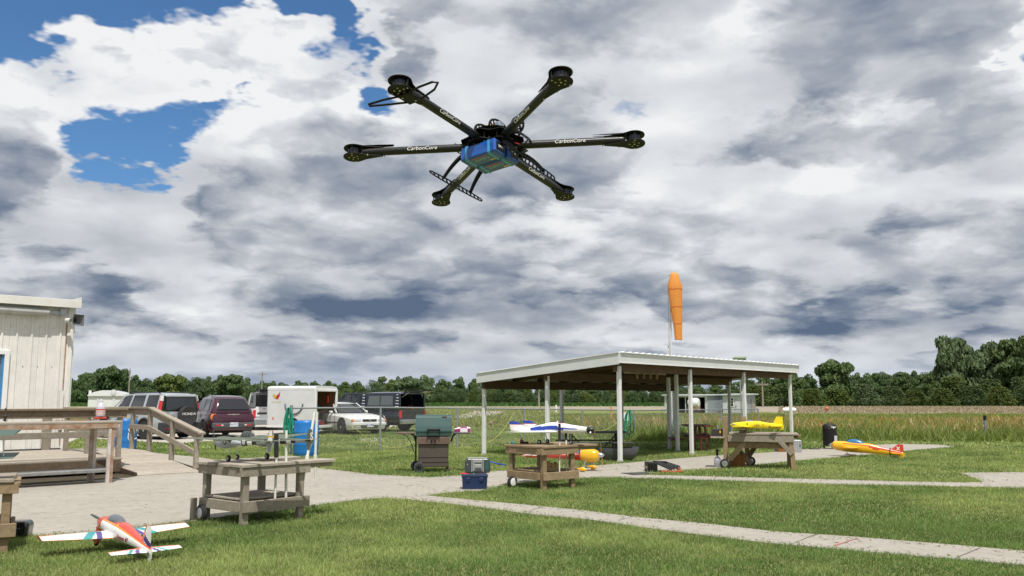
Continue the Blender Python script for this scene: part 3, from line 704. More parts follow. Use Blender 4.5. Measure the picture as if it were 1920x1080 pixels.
MB().tube([(-.02, 0, -.05), (-.10, .0, -.12), (-.16, .05, -.02)], .014).build('bracket', STEEL, hs)
MB().lathe([(.03, 0), (.02, .2), (.006, .24)], (.06, 0, 0), 'X').build('throat_plug', BLACK, hs)

# deck
deck = thing('wooden_deck', 'weathered wooden deck with railings and a ramp in front of the white building', 'deck', dk(0, 0), DRZ)
PLK = 0.14; LEFT = 6.6
pm = {}
def plank(name, L_, w_, t_, m, parent, loc, rot=(0, 0, 0), bevel=.004, bend=0):
    k = (round(L_, 3), w_, t_, m.name)
    if k not in pm: pm[k] = MB().box((0, 0, 0), (L_, w_, t_)).mesh(name, m)
    o = bpy.data.objects.new(name, pm[k]); COL.objects.link(o); o.parent = parent; o.location = loc; o.rotation_euler = rot
    if bevel: b = o.modifiers.new('bevel', 'BEVEL'); b.width = bevel; b.segments = 1
    return o
nb = int(3.95 / PLK)
for i in range(nb):
    y = .07 + i * PLK + .02; x1 = .05 + random.uniform(-.008, .008)
    if y > 2.1: x1 += 1.3
    plank('deck_board', round(LEFT + (1.3 if y > 2.1 else 0), 2), PLK - .012, .035, WGl, deck, (x1 - (LEFT + (1.3 if y > 2.1 else 0)) / 2, y, DZ - .0175 + random.uniform(-.002, .002)))
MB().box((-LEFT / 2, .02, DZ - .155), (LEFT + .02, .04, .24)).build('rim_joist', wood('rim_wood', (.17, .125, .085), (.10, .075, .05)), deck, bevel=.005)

MB().box((.0, 1.05, DZ - .13), (.04, 2.0, .19)).build('rim_joist', WG, deck, bevel=.005)
for x in (-LEFT + .3, -LEFT * .55, -.1):
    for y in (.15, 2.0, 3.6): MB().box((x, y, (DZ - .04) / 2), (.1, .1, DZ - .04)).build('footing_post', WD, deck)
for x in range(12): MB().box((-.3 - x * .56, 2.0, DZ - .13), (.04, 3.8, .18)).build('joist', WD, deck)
# ramp runs toward the viewer beside the deck
r0, r1 = 2.1, -.72; nr = 20
for i in range(nr):
    f = (i + .5) / nr; y = r0 + (r1 - r0) * f; z = DZ - .02 - (DZ - .03) * f
    plank('ramp_board', 1.30, PLK - .010, .035, WGl, deck, (.70 + random.uniform(-.008, .008), y, z), (math.atan2(DZ, r0 - r1), 0, 0) if False else (math.atan2(DZ - .02, r0 - r1), 0, 0))
MB().beam((.03, r0, DZ - .1), (.03, r1 - .02, .03), .04, .09).build('ramp_stringer', WD, deck)
MB().beam((1.38, r0, DZ - .1), (1.38, r1 + .05, .02), .04, .08).build('ramp_stringer', WD, deck)
RT = DZ + .955   # railing top
def post(x, y, z0, z1, m=WG, s=.09): return MB().box((x, y, (z0 + z1) / 2), (s, s, z1 - z0)).build('railing_post', m, deck, bevel=.006)
def rail(p, q_, m=WG, cap=True, hh=.145):
    p = Vector(p); q_ = Vector(q_)
    if cap: MB().beam(p, q_, .14, .045).build('handrail_cap', m, deck, bevel=.006)
    d = Vector((0, 0, -.018 - hh / 2 - .001)); MB().beam(p + d, q_ + d, .038, hh).build('rail_board', m, deck, bevel=.005)
post(-.03, .08, -.0, RT - .02); post(-3.4, .08, .1, RT - .02); 
rail((.08, .03, RT), (-LEFT, .03, RT), wood('railing_brown', (.30, .235, .165), (.18, .135, .09)))
MB().beam((-.1, .02, DZ + .47), (-LEFT, .02, DZ + .47), .038, .12).build('rail_board', WG, deck, bevel=.005)
for y in (1.9, 3.27): post(-.02, y, DZ, RT - .02)
rail((-.03, .1, RT), (-.03, 3.35, RT), WGl); MB().beam((.02, .1, DZ + .50), (.02, 3.3, DZ + .50), .038, .12).build('rail_board', WG, deck, bevel=.005)
# right hand railing of the platform and ramp
xr = 1.36
post(xr, 3.05, 0, RT - .02); post(xr, 2.03, 0, RT - .03)
post(xr - .02, .75, 0, RT - .27); post(xr, -.42, 0, RT - .50)
rail((xr, 3.15, RT), (xr, 2.0, RT), WG); rail((xr, 2.02, RT), (xr, -.68, RT - .50), WG)
MB().beam((xr - .05, 3.1, RT - .44), (xr - .05, 2.0, RT - .44), .038, .11).build('rail_board', WG, deck, bevel=.005)
MB().beam((xr - .05, 2.0, RT - .44), (xr - .05, -.42, RT - .44 - .45), .038, .11).build('rail_board', WG, deck, bevel=.005)
rail((xr, 3.1, RT), (.0, 3.1, RT), WG)
MB().tube([(.35, 2.6, DZ), (.35, 2.6, RT + .02)], .05, None, 12).build('pipe_post', STEEL, deck, smooth=True)

# narrow steel framed counter in front of the deck
RUST = mat('rusty_painted_steel', (.50, .46, .40), .75, alt=(.27, .15, .08), vscale=5, bump=.3)
RUST2 = mat('heavy_rust', (.40, .32, .25), .85, alt=(.26, .12, .055), vscale=8, bump=.3)
RWHITE = mat('chipped_white_steel', (.62, .62, .60), .55, alt=(.40, .30, .24), vscale=3, bump=.2)
cpos = at(206, 906); cn = thing('narrow_outdoor_counter', 'long narrow counter with rusty steel legs standing on the concrete before the deck', 'counter', cpos, DRZ)
CH = 1.06
MB().box((-2.6, .2, CH + .02), (5.5, .52, .04)).build('counter_top', WGl, cn, bevel=.008)
MB().box((-2.62, -.03, CH - .045), (5.38, .05, .085)).build('front_rail', RUST2, cn, bevel=.004)
MB().box((.08, .2, CH - .045), (.05, .5, .085)).build('end_rail', RUST, cn, bevel=.004)
for x, y, m in ((.0, -.01, RUST2), (-.058, -.02, RWHITE), (-.15, .44, RWHITE), (-.21, .44, RUST), (-2.9, -.01, RUST), (-2.9, .44, RUST), (-5.2, .44, RUST)):
    MB().box((x, y, CH / 2 - .045), (.055, .055, CH - .09)).build('leg', m, cn, bevel=.003)
MB().box((-2.65, .22, .225), (5.3, .50, .05)).build('lower_shelf', mat('grey_perforated_steel', (.26, .26, .25), .6, .2, var=.3, vscale=12), cn, bevel=.004)
for i in range(48): MB().box((-.2 - i * .105, -.033, .225), (.03, .006, .018)).build('perforation', BLACK, cn) if False else None
def counter_pt(px, py, z): return at(px, py, z)
ctz = CH + .041
# bottle of liquid on a red tray
p = at(188, 786, ctz); bt = thing('plastic_jug', 'translucent plastic jug with white cap and red label on the narrow counter', 'jug', p, .3)
RED_BAND = mat('red_band', (.5, .08, .05), .5)
JUG = mat('translucent_plastic', (.62, .60, .68), .3, spec=.5, alpha=.82)
MB().lathe([(.055, .0), (.083, .01), (.085, .04), (.085, .17), (.078, .20), (.05, .245), (.028, .275), (.024, .30)], (0, 0, .05)).build('bottle', JUG, bt, smooth=True)
MB().lathe([(.087, .0), (.087, .10)], (0, 0, .085), n=32).build('label_band', mat('label_paper', (.66, .56, .55), .6, alt=(.55, .30, .27), vscale=12), bt, smooth=True)
MB().lathe([(.0875, .0), (.0875, .022)], (0, 0, .175), n=32).build('red_band', RED_BAND, bt, smooth=True)
MB().lathe([(.03, .0), (.03, .035), (.012, .04)], (0, 0, .345)).build('cap', WHITE, bt, smooth=True)
tr = thing('red_tool_tray', 'small red tool tray with a black rim under the plastic jug', 'tray', p + Vector((.0, -.0, 0)), .5)
t_ = MB(); t_.box((0, 0, .022), (.22, .14, .044)); t_.build('tray', mat('red_plastic', (.48, .05, .03), .4, var=.15), tr, bevel=.008)
MB().box((.12, .03, .03), (.06, .12, .05)).build('battery_block', BLACK, tr, bevel=.008)
p = at(135, 789, ctz); t3 = thing('pliers', 'rusty brown pliers and rods lying along the narrow counter', 'tool', p, .75)
MB().beam((-.28, 0, .008), (.12, .0, .008), .012, .012).build('rod', RUST2, t3); MB().beam((0.02, .0, .02), (.22, .03, .02), .02, .02).build('handle', RUST2, t3); MB().beam((0.0, .05, .012), (.22, .0, .018), .014, .014).build('handle', RUST2, t3)
MB().box((.26, .01, .015), (.08, .04, .02)).build('jaws', RUST2, t3)
p = at(9, 790, ctz); t4 = thing('small_clamp', 'small dark metal clamp standing on the counter at the left edge', 'clamp', p)
MB().lathe([(.025, 0), (.02, .05), (.035, .09), (.012, .14), (.02, .2), (.005, .24)], (0, 0, 0)).build('screw_body', mat('dark_metal', (.06, .055, .05), .5, .6), t4, smooth=True)
MB().tube([(-.05, 0, .02), (.05, 0, .02)], .008).build('cross_bar', STEEL, t4)

# ---------------------------------------------------------------- barrels
BB = mat('blue_plastic_barrel', (.012, .17, .50), .38, var=.12, vscale=3, bump=.05)
def barrel(loc, label):
    b = thing('plastic_barrel', label, 'barrel', loc, .4, 'blue plastic barrels used as bins')
    s = MB(); s.lathe([(.26, .0), (.285, .03), (.29, .12), (.295, .28), (.30, .30), (.295, .32), (.297, .58), (.303, .60), (.297, .62), (.292, .82), (.285, .88), (.275, .885), (.272, .86), (.27, .1)], (0, 0, 0), n=36)
    s.build('drum', BB, b, smooth=True, angle=60); return b
b1 = at(250, 845); b1 = Vector((b1.x, b1.y, 0)); bar1 = barrel(b1 + Vector((-.12, -.3, 0)), 'blue plastic barrel with white sprayed letters behind the ramp railing')
def on_drum(parent, body, z, ang, size, r_=.305, m=None):
    """letters bent round the drum, one mesh each"""
    w_ = size * .72; n = len(body)
    for i, ch in enumerate(body):
        a = ang + (i - (n - 1) / 2) * w_ / r_
        M = Matrix.Translation((r_ * math.sin(a), -r_ * math.cos(a), z)) @ Matrix.Rotation(a, 4, 'Z') @ Matrix.Rotation(PI / 2, 4, 'X')
        text(ch, size, m or WHITE, parent, M, 'sprayed_letter', ext=.003)
bar1.rotation_euler = (0, 0, 1.15); bar1.scale = (1.06, 1.06, 1.03)
on_drum(bar1, 'CA', .60, .10, .30)
cl = MB(); pts_ = [(math.sin(a) * .306, -math.cos(a) * .306, z) for a, z in ((-.5, .52), (-.52, .36), (-.4, .30), (-.1, .31), (.0, .4), (.02, .33), (.4, .36))]
cl.tube(pts_, .012, None, 6).build('sprayed_stroke', WHITE, bar1)
b2 = at(573, 855); bar2 = barrel(Vector((b2.x, b2.y, 0)), 'blue plastic barrel beside the fence post, behind the grey twin-boom model'); bar2.scale = (1.10, 1.10, 1.04)

# ---------------------------------------------------------------- pavilion
PU = Vector((.64, .77, 0)).normalized(); PN = Vector((-.77, .64, 0)).normalized(); PC = at(1163, 867)
pav = thing('picnic_pavilion', 'open pavilion with white posts and a sloping white metal roof on the lawn', 'pavilion', PC, math.atan2(PU.y, PU.x))
LP, DP = 10.3, 4.35
def rz_(y): return 2.275 - .40 * y / DP     # underside height over depth
POSTM = mat('white_post_paint', (.70, .71, .71), .45, var=.08, vscale=5)
def ppost(x, y, m=POSTM, s=.095, zt=None):
    p_ = MB(); p_.box((x, y, (zt or rz_(y)) / 2), (s, s, zt or rz_(y))); p_.build('post', m, pav, bevel=.012)
    MB().box((x, y, .03), (s + .012, s + .012, .06)).build('post_foot', RWHITE, pav)
for x in (0, 3.5, 6.8, 10.25): ppost(x, 0)
for y in (2.16, 4.3): ppost(0, y)
ppost(3.5, 4.3)
def pl(p): d = p - PC; return d.dot(PU), d.dot(PN)
for px, py in ((1256, 843), (1271, 847)):
    x, y = pl(at(px, py)); ppost(x, min(y, 4.2), GWHITE)
ppost(10.25, 2.16, GWHITE); ppost(10.25, 4.3, GWHITE); ppost(6.8, 4.3, GWHITE)
# beams, rafters, purlins
CEIL = wood('rafter_wood', (.15, .10, .06), (.085, .055, .033))
for y in (.06, 2.16, 4.25):
    MB().box((5.15, y, rz_(y) - .02), (10.5, .08, .22)).build('beam', CEIL, pav)
for i in range(10):
    x = .15 + i * 1.13
    MB().beam((x, -.02, rz_(0) + .16), (x, 4.35, rz_(4.35) + .16), .04, .14).build('rafter', CEIL, pav)
for i in range(8):
    y = .1 + i * .6; MB().box((5.15, y, rz_(y) + .255), (10.6, .09, .035)).build('purlin', CEIL, pav)
MB().box((3.2, 1.2, rz_(1.2) + .02), (2.2, .02, .06)).build('hanging_board', WG, pav)
for i in range(4): MB().box((2.6 + i * .35, 1.1, rz_(1.1) - .05), (.05, .04, .2)).build('hook_board', WT, pav)
# roof sheets with ribs
y0, y1 = -.17, 4.38
nsh = 12; sw = 10.85 / nsh
shm = MB()
def zt(y): return rz_(y) + .285
shm.prism([(0, 0), (sw - .004, 0), (sw - .004, .012), (0, .012)], lambda x, z: (x, y0 - .05, zt(y0) + z), lambda x, z: (x, y1, zt(y1) + z))
for k in range(3):
    xx = (k + .5) * sw / 3
    shm.prism([(xx - .045, .012), (xx + .045, .012), (xx + .02, .042), (xx - .02, .042)], lambda x, z: (x, y0 - .05, zt(y0) + z), lambda x, z: (x, y1, zt(y1) + z))
shme = shm.mesh('roof_sheet', mat('white_roof_steel', (.74, .75, .76), .38, .0, var=.08, vscale=2))
for i in range(nsh):
    o = bpy.data.objects.new('roof_sheet', shme); COL.objects.link(o); o.parent = pav; o.location = (-.22 + i * sw, 0, 0)
FASC = mat('fascia_steel', (.60, .625, .62), .42, var=.07, vscale=2)
def fpan(a, b, h0, h1, name='fascia'):
    m = MB(); d = (Vector(b) - Vector(a)); m.add([Vector(a) + Vector((0, 0, -h0)), Vector(b) + Vector((0, 0, -h1)), b, a], [(0, 1, 2, 3)])
    o = m.build(name, FASC, pav); s = o.modifiers.new('solid', 'SOLIDIFY'); s.thickness = .018; s.offset = 0; return o
fpan((-.24, y0, zt(y0)), (10.64, y0, zt(y0)), .235, .235)
fpan((-.24, y0, zt(y0)), (-.24, y1 - .02, zt(y1)), .27, .25)
fpan((10.64, y0, zt(y0)), (10.64, y1 - .02, zt(y1)), .235, .25)
fpan((-.24, y1 - .02, zt(y1)), (10.64, y1 - .02, zt(y1)), .25, .25)
lip = MB(); lip.beam((-.26, y0 - .012, zt(y0) - .235), (10.66, y0 - .012, zt(y0) - .235), .03, .014); lip.beam((-.255, y0, zt(y0) + .008), (-.255, y1, zt(y1) + .008), .04, .014)
lip.build('edge_lip', WHITE, pav)

# ---------------------------------------------------------------- windsock
wp = at(1262, 822); ws = thing('windsock', 'orange windsock hanging limp from a tall white pole behind the pavilion roof', 'windsock', wp)
WY = wp.y; topz = W(1262, 516, WY).z
MB().tube([(0, 0, 0), (0, 0, 3.0)], .058, None, 12).build('pole', mat('pole_paint', (.66, .66, .63), .45, var=.12, vscale=3), ws, smooth=True)
MB().tube([(0, 0, 3.0), (-.0, 0, topz - .05)], .036, None, 10).build('upper_pole', mat('pole_paint', (.66, .66, .63), .45), ws, smooth=True)
MB().tube([(-.07, 0, .3), (-.07, 0, topz - .3)], .009, None, 5).build('halyard', mat('rope_grey', (.3, .31, .29), .8), ws)
MB().box((-.09, 0, W(1262, 650, WY).z), (.05, .06, .1)).build('cleat', STEEL, ws)
MB().tube([(-.05, 0, topz), (.12, -.0, topz + .02)], .018).build('swivel_arm', mat('swivel_grey', (.25, .26, .2), .5), ws)
ORG = mat('orange_nylon', (.82, .36, .075), .6, var=.07, vscale=2)
for nm in ('orange_nylon',):
    nt_ = NT(ORG.node_tree); bs_ = ORG.node_tree.nodes['Principled BSDF']; tl_ = nt_.n('ShaderNodeBsdfTranslucent'); tl_.inputs[0].default_value = (.95, .50, .12, 1)
    ms_ = nt_.n('ShaderNodeMixShader'); ms_.inputs[0].default_value = .35; ORG.node_tree.links.new(bs_.outputs[0], ms_.inputs[1]); ORG.node_tree.links.new(tl_.outputs[0], ms_.inputs[2])
    ORG.node_tree.links.new(ms_.outputs[0], ORG.node_tree.nodes['Material Output'].inputs[0])
secs = []
for py, xl, xr_ in ((511.5, 1260, 1268), (513, 1258, 1271), (519, 1256, 1273.5), (527, 1254, 1276), (535, 1252, 1279), (541, 1252.3, 1279), (556, 1254, 1279), (574, 1257, 1279), (592, 1259.5, 1279), (607, 1262, 1279), (624, 1264.3, 1279), (637, 1265.5, 1279.3)):
    a = W(xl, py, WY - .2); b = W(xr_, py, WY - .2); c_ = (a + b) / 2 - wp; r_ = (b - a).length / 2; ring = []
    for k in range(24):
        t_ = 2 * PI * k / 24; q_ = 1 + .05 * math.sin(5 * t_ + py * .05); ring.append(c_ + Vector((math.cos(t_) * r_, math.sin(t_) * r_ * .62 * q_, .015 * math.sin(3 * t_ + py))))
    secs.append(ring)
sk = MB().loft(secs, None).build('sock', ORG, ws, smooth=True, angle=80)
for py, xl, xr_ in ((541.5, 1252.3, 1279), (574.5, 1257, 1279), (606.5, 1262, 1279), (636.5, 1265.5, 1279.3)):
    a = W(xl, py, WY - .2); b = W(xr_, py, WY - .2); c_ = (a + b) / 2 - wp; r_ = (b - a).length / 2 + .004
    MB().tube([c_ + Vector((math.cos(2 * PI * k / 24) * r_, math.sin(2 * PI * k / 24) * r_ * .66, 0)) for k in range(24)], .008, None, 4, True).build('seam', mat('orange_seam', (.62, .16, .03), .6), sk)

# ---------------------------------------------------------------- chain link fence
FS = Vector((-5.90, 23.75, 0)); FD = Vector((2.10, 1.95, 0)); NF = 8
fence = thing('chain_link_fence', 'low galvanised chain link fence between the lawn and the parking area', 'fence', FS, math.atan2(FD.y, FD.x))
FL = FD.length
def fh(i): return 1.24 - .045 * max(0, i - 1) if i < 6 else 1.04
for i in range(NF + 1):
    if i == 6: continue
    x = i * FL; r_ = .03 if i else .042
    MB().tube([(x, 0, 0), (x, 0, fh(i) + (.08 if i == 0 else 0))], r_, None, 10).build('fence_post', STEEL, fence, smooth=True)
MB().tube([(i * FL, 0, fh(i)) for i in range(NF + 1)], .022, None, 8).build('top_rail', STEEL, fence, smooth=True)
cm = MB(); sp_ = .062
def seg(x0, dirn):
    a = Vector((x0, 0, .03)); hgt = 1.17; b = Vector((x0 + dirn * hgt * .8, 0, .03 + hgt))
    lim0, lim1 = 0, NF * FL
    if min(a.x, b.x) < lim0 or max(a.x, b.x) > lim1: return
    i = max(a.x, b.x) / FL; s_ = (fh(int(i)) - .06) / hgt; b = a + (b - a) * s_
    o = len(cm.v); t_ = .0019
    cm.v += [a + Vector((-t_, -t_, 0)), a + Vector((t_, -t_, 0)), a + Vector((0, t_, 0)), b + Vector((-t_, -t_, 0)), b + Vector((t_, -t_, 0)), b + Vector((0, t_, 0))]
    for k in range(3): cm.f.append([o + k, o + (k + 1) % 3, o + 3 + (k + 1) % 3, o + 3 + k]); cm.mi.append(0)
k = -20
while k * sp_ < NF * FL + 1:
    seg(k * sp_, 1); seg(k * sp_, -1); k += 1
ch_ = cm.build('wire_mesh', mat('fence_wire', (.35, .36, .36), .5, .5), fence); ch_['kind'] = 'stuff'
# yellow rope hung along the fence
YR = mat('yellow_rope', (.42, .42, .10), .8)
def rope(name, pts, r_, m, label, cat, parent=None):
    c = MB(); c.tube(pts, r_, None, 6); o = c.build(name, m, parent)
    if parent is None: tag(o, label, cat)
    return o
yr = thing('yellow_rope', 'thin yellow rope hanging in loops along the chain link fence', 'rope', FS)
def catn(a, b, sag, n=14): return [a.lerp(b, t / n) - Vector((0, 0, sag * (1 - (2 * t / n - 1) ** 2))) for t in range(n + 1)]
for a, b, s_ in (((660, 795, 25.0), (800, 812, 26.2), .52), ((800, 812, 26.2), (840, 775, 27), .12), ((840, 775, 27), (960, 780, 29.3), .9), ((1070, 775, 31), (1165, 782, 33), .55)):
    MB().tube([p_ - Vector((0, .08, 0)) for p_ in catn(W(*a), W(*b), s_)], .008, None, 5).build('rope_loop', YR, yr, world=True)

# ---------------------------------------------------------------- hoses
GH = mat('green_hose', (.01, .30, .19), .4); PGH = mat('faded_green_hose', (.16, .34, .27), .6)
def hose(name, label, base, topc, h, wd, m, nloop, seed, rr=.011):
    t = thing(name, label, 'hose', base); r_ = random.Random(seed)
    for i in range(nloop):
        c = topc - base; w_ = wd * r_.uniform(.35, 1.); hh = h * r_.uniform(.72, 1.05); dx_ = r_.uniform(-.03, .03); ang = r_.uniform(-.15, .15)
        pts = []
        for k in range(20):
            a = 2 * PI * k / 20; zz = (math.cos(a) - 1) / 2 * hh; xx = math.sin(a) * w_ / 2 * (1 - .35 * math.cos(a)) + dx_
            pts.append(c + Vector((xx + zz * ang, -.05 - .012 * i + .02 * math.sin(a * 2), zz)))
        MB().tube(pts, rr, None, 6, True).build('hose_loop', m, t, smooth=True)
    return t
hb = FS.copy(); hose('garden_hose', 'coiled bright green hose hung on the first fence post near the blue barrel', hb, W(543, 764, 23.7) , .86, .20, GH, 9, 4)
hb = at(1180, 828); hose('garden_hose', 'coiled green hose hung on the fence post beside the white sign, behind the pavilion', hb, W(1179, 768, hb.y - .3), .96, .42, GH, 7, 8)
hb = at(1262, 822); hose('garden_hose', 'faded pale green hose hanging on the windsock pole', hb, W(1268, 768, hb.y - .12), 1.0, .26, PGH, 6, 9)
# white notice on the fence
p_ = W(1170, 781, 32.3); sg = thing('notice_board', 'small blank white notice fixed to the fence behind the pavilion corner post', 'sign', p_)
MB().box((0, 0, -.0), (.32, .012, .30)).build('board', WHITE, sg)
for s_ in (-1, 1): MB().box((s_ * .13, -.008, .13), (.012, .012, .012)).build('fastener', STEEL, sg)
# stakes, hydrant like objects
def stake(px, py, h, m, label, w_=.06, capm=None):
    t = thing('marker_stake', label, 'stake', at(px, py)); MB().box((0, 0, h / 2), (w_, w_, h)).build('stake', m, t)
    if capm: MB().box((0, 0, h - .08), (w_ + .01, w_ + .01, .18)).build('painted_tip', capm, t)
stake(1849, 823, .86, mat('galv_stake', (.25, .28, .31), .5, .4), 'thin steel stake with a black top at the edge of the weeds, far right', .07, BLACK)
stake(920, 829, .72, RUST2, 'thin rusty rod standing in the grass behind the fence', .03); 
h_ = thing('rusty_pump_head', 'rusty brown pump head on a rod in the grass behind the fence', 'pump', W(920, 794, at(920, 829).y)); MB().lathe([(.03, -.06), (.06, -.02), (.06, .06), (.03, .1)], (0, 0, 0)).build('head', RUST2, h_, smooth=True); MB().tube([(0, 0, .05), (.1, 0, .0)], .015).build('spout', RUST2, h_)
stake(1146, 787, .95, mat('orange_stake', (.50, .27, .08), .7), 'orange painted stake at the near edge of the bare field', .13)
stake(1043, 773, .8, WHITE, 'white marker post in the grass far behind the fence', .16)
for px, lab in ((1551, 'small orange marker on legs at the bare field edge, above the black smoker'), (1474, 'dark post leaning beside the white tank, in the bare field edge')):
    b_ = at(px, 773); t = thing('field_marker', lab, 'marker', b_)
    if px == 1551:
        t.scale = (.55, .55, .6); MB().lathe([(.28, .35), (.45, .5), (.45, .75), (.2, .95), (.14, 1.2)], (0, 0, 0), n=12).build('body', mat('orange_marker', (.42, .13, .06), .7, var=.2), t)
        for s_ in (-1, 1): MB().beam((.25 * s_, 0, .45), (.35 * s_, 0, 0), .06, .06).build('leg', RUST2, t)
    else: MB().beam((0, 0, 0), (-.5, 0, 1.5), .12, .12).build('pole', BLACK, t); MB().beam((.0, 0, .1), (.3, 0, .1), .15, .15).build('foot', BLACK, t)
# propane tank
p_ = at(1480, 779); tk = thing('propane_tank', 'white horizontal propane tank standing in the tall weeds', 'tank', p_)
MB().lathe([(.05, -1.0), (.3, -.97), (.42, -.8), (.44, -.6), (.44, .6), (.42, .8), (.3, .97), (.05, 1.0)], (0, 0, .95), 'X').build('tank_body', WHITE, tk, smooth=True)
for s_ in (-.6, .6): MB().box((s_, 0, .25), (.12, .6, .5)).build('saddle', RWHITE, tk)
MB().lathe([(.12, 0), (.12, .14), (.05, .2)], (0, 0, 1.37)).build('valve_dome', WHITE, tk, smooth=True); tk.scale = (.6, .6, .5)
# utility poles
def upole(px, pt, Y, label, cross=True):
    b_ = W(px, pt, Y); t = thing('utility_pole', label, 'utility pole', (b_.x, Y, 0)); h_ = b_.z
    MB().tube([(0, 0, 0), (0, 0, h_)], [.17, .11], None, 10).build('pole', mat('pole_wood', (.30, .26, .22), .85, var=.3, vscale=2), t, smooth=True)
    if cross:
        MB().box((0, -.12, h_ - .5), (2.0, .11, .14)).build('crossarm', WG, t)
        for x in (-.9, -.4, .4, .9): MB().lathe([(.05, 0), (.06, .1), (.03, .18)], (x, -.12, h_ - .43), n=8).build('insulator', mat('insulator', (.45, .43, .4), .3), t)
    else: MB().lathe([(.14, 0), (.16, .3), (.1, .45)], (.12, -.2, h_ - .6), n=8).build('transformer', STEEL, t)
upole(244, 690, 175, 'bare wooden utility pole without crossarm behind the white domed cabin', False)
upole(492, 697, 185, 'wooden utility pole with a crossarm behind the white trailer')
upole(1010.5, 727, 165, 'thin short wooden pole under the left half of the pavilion roof', False)
upole(1429, 716, 150, 'short wooden pole between the grey shed and the right pavilion post')
# far sheds
GSH = mat('grey_sheet_metal', (.34, .38, .43), .5, .15, var=.18, vscale=1.2); SHW = mat('shed_white', (.52, .55, .57), .6, var=.15, vscale=1.5)
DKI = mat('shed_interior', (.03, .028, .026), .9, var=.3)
s0 = at(1247, 774.5); YS = s0.y
sh = thing('open_machine_shed', 'long grey metal shed with a dark open front, far behind the pavilion', 'shed', s0, -.60)
hS = W(1247, 742, YS).z; wS, dS = 4.6, 5.2
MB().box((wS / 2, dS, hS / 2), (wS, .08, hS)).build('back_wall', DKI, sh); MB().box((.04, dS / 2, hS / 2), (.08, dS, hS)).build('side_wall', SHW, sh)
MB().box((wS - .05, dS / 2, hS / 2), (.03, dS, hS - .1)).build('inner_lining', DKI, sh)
for i in range(8): MB().box((wS + (.012 if i % 2 else 0), .33 + i * .65, hS / 2), (.04, .64, hS)).build('wall_sheet', GSH, sh)
MB().prism([(-.2, -.3), (wS + .2, -.3), (wS + .2, dS + .2), (-.2, dS + .2)], lambda x, y: (x, y, hS + .01 * y), lambda x, y: (x, y, hS + .12 + .01 * y)).build('roof', SHW, sh)
MB().box((wS / 2, .0, hS - .08), (wS, .1, .15)).build('header', SHW, sh)
for x in (.1, wS * .5, wS - .10): MB().box((x, 0, hS / 2), (.22 if x != wS * .5 else .08, .12, hS)).build('front_post', SHW, sh)
MB().box((wS / 2, dS / 2, .03), (wS - .1, dS - .1, .06)).build('floor', DKI, sh)
g0 = wm(sh) @ Vector((wS * .72, -.3, 0)); gn = thing('white_engine_unit', 'round white engine unit parked at the mouth of the open grey shed', 'machine', (g0.x, g0.y, 0), -.6)
MB().lathe([(.15, -.55), (.42, -.5), (.5, -.2), (.5, .3), (.4, .55), (.1, .6)], (0, 0, 1.05), 'X').build('housing', WHITE, gn, smooth=True)
MB().box((0, 0, .45), (1.1, .7, .4)).build('chassis', RUST2, gn)
for s_ in (-.4, .4): MB().lathe([(.2, -.06), (.22, 0), (.2, .06)], (s_, -.40, .22), 'Y').build('wheel', RUBBER, gn)
s1 = at(1356, 775); hb_ = W(1370, 741, s1.y).z; wb, db = 2.45, 3.4
sb = thing('small_white_shed', 'small pale shed with a paned window and door, right of the open machine shed', 'shed', s1, -.50)
for c, d in (((wb / 2, 0, hb_ / 2), (wb, .06, hb_)), ((wb / 2, db, hb_ / 2), (wb, .06, hb_)), ((.03, db / 2, hb_ / 2), (.06, db - .06, hb_))): MB().box(c, d).build('wall', SHW, sb)
for i in range(6): MB().box((wb - .02 + (.012 if i % 2 else 0), .3 + i * .56, hb_ / 2), (.04, .55, hb_ - .04)).build('wall_sheet', GSH, sb)
MB().prism([(-.2, -.3), (wb + .3, -.3), (wb + .3, db + .2), (-.2, db + .2)], lambda x, y: (x, y, hb_ + .015 * y), lambda x, y: (x, y, hb_ + .12 + .015 * y)).build('roof', SHW, sb)
wn = MB().box((wb * .33, -.05, hb_ * .62), (.66, .06, .9)).build('window', WHITE, sb)
for i in range(2):
    for j in range(3): MB().box((wb * .33 - .15 + .30 * i, -.085, hb_ * .62 - .27 + .27 * j), (.24, .02, .22)).build('pane', mat('dark_glass', (.02, .025, .03), .1), wn)
dr = MB().box((wb * .68, -.05, hb_ * .45), (.80, .06, hb_ * .84)).build('door', SHW, sb); MB().lathe([(.05, 0), (.05, .1)], (wb * .68 - .3, -.17, hb_ * .42), 'Y', n=8).build('handle', RUST2, dr)
for z in (.5, .7): MB().box((wb * .92, -.08, hb_ * z), (.20, .05, .2)).build('meter_box', mat('dark_grey_box', (.12, .13, .15), .6), sb)
MB().tube([(wb * .80, .5, hb_), (wb * .80, .5, hb_ + 3.9)], .035, None, 6).build('aerial_mast', STEEL, sb); MB().lathe([(.3, 0), (.1, .35)], (wb * .80, .5, hb_ + .1), n=10).build('vent_cap', SHW, sb)
lg = thing('leaning_rusty_bars', 'rusty bars leaning against the right side of the small pale shed', 'scrap', at(1412, 775)); 
for k in range(3): MB().beam((.3 * k, 0, 0), (-.7 + .3 * k, .2, 2.0 - .3 * k), .07, .07).build('bar', RUST2, lg)
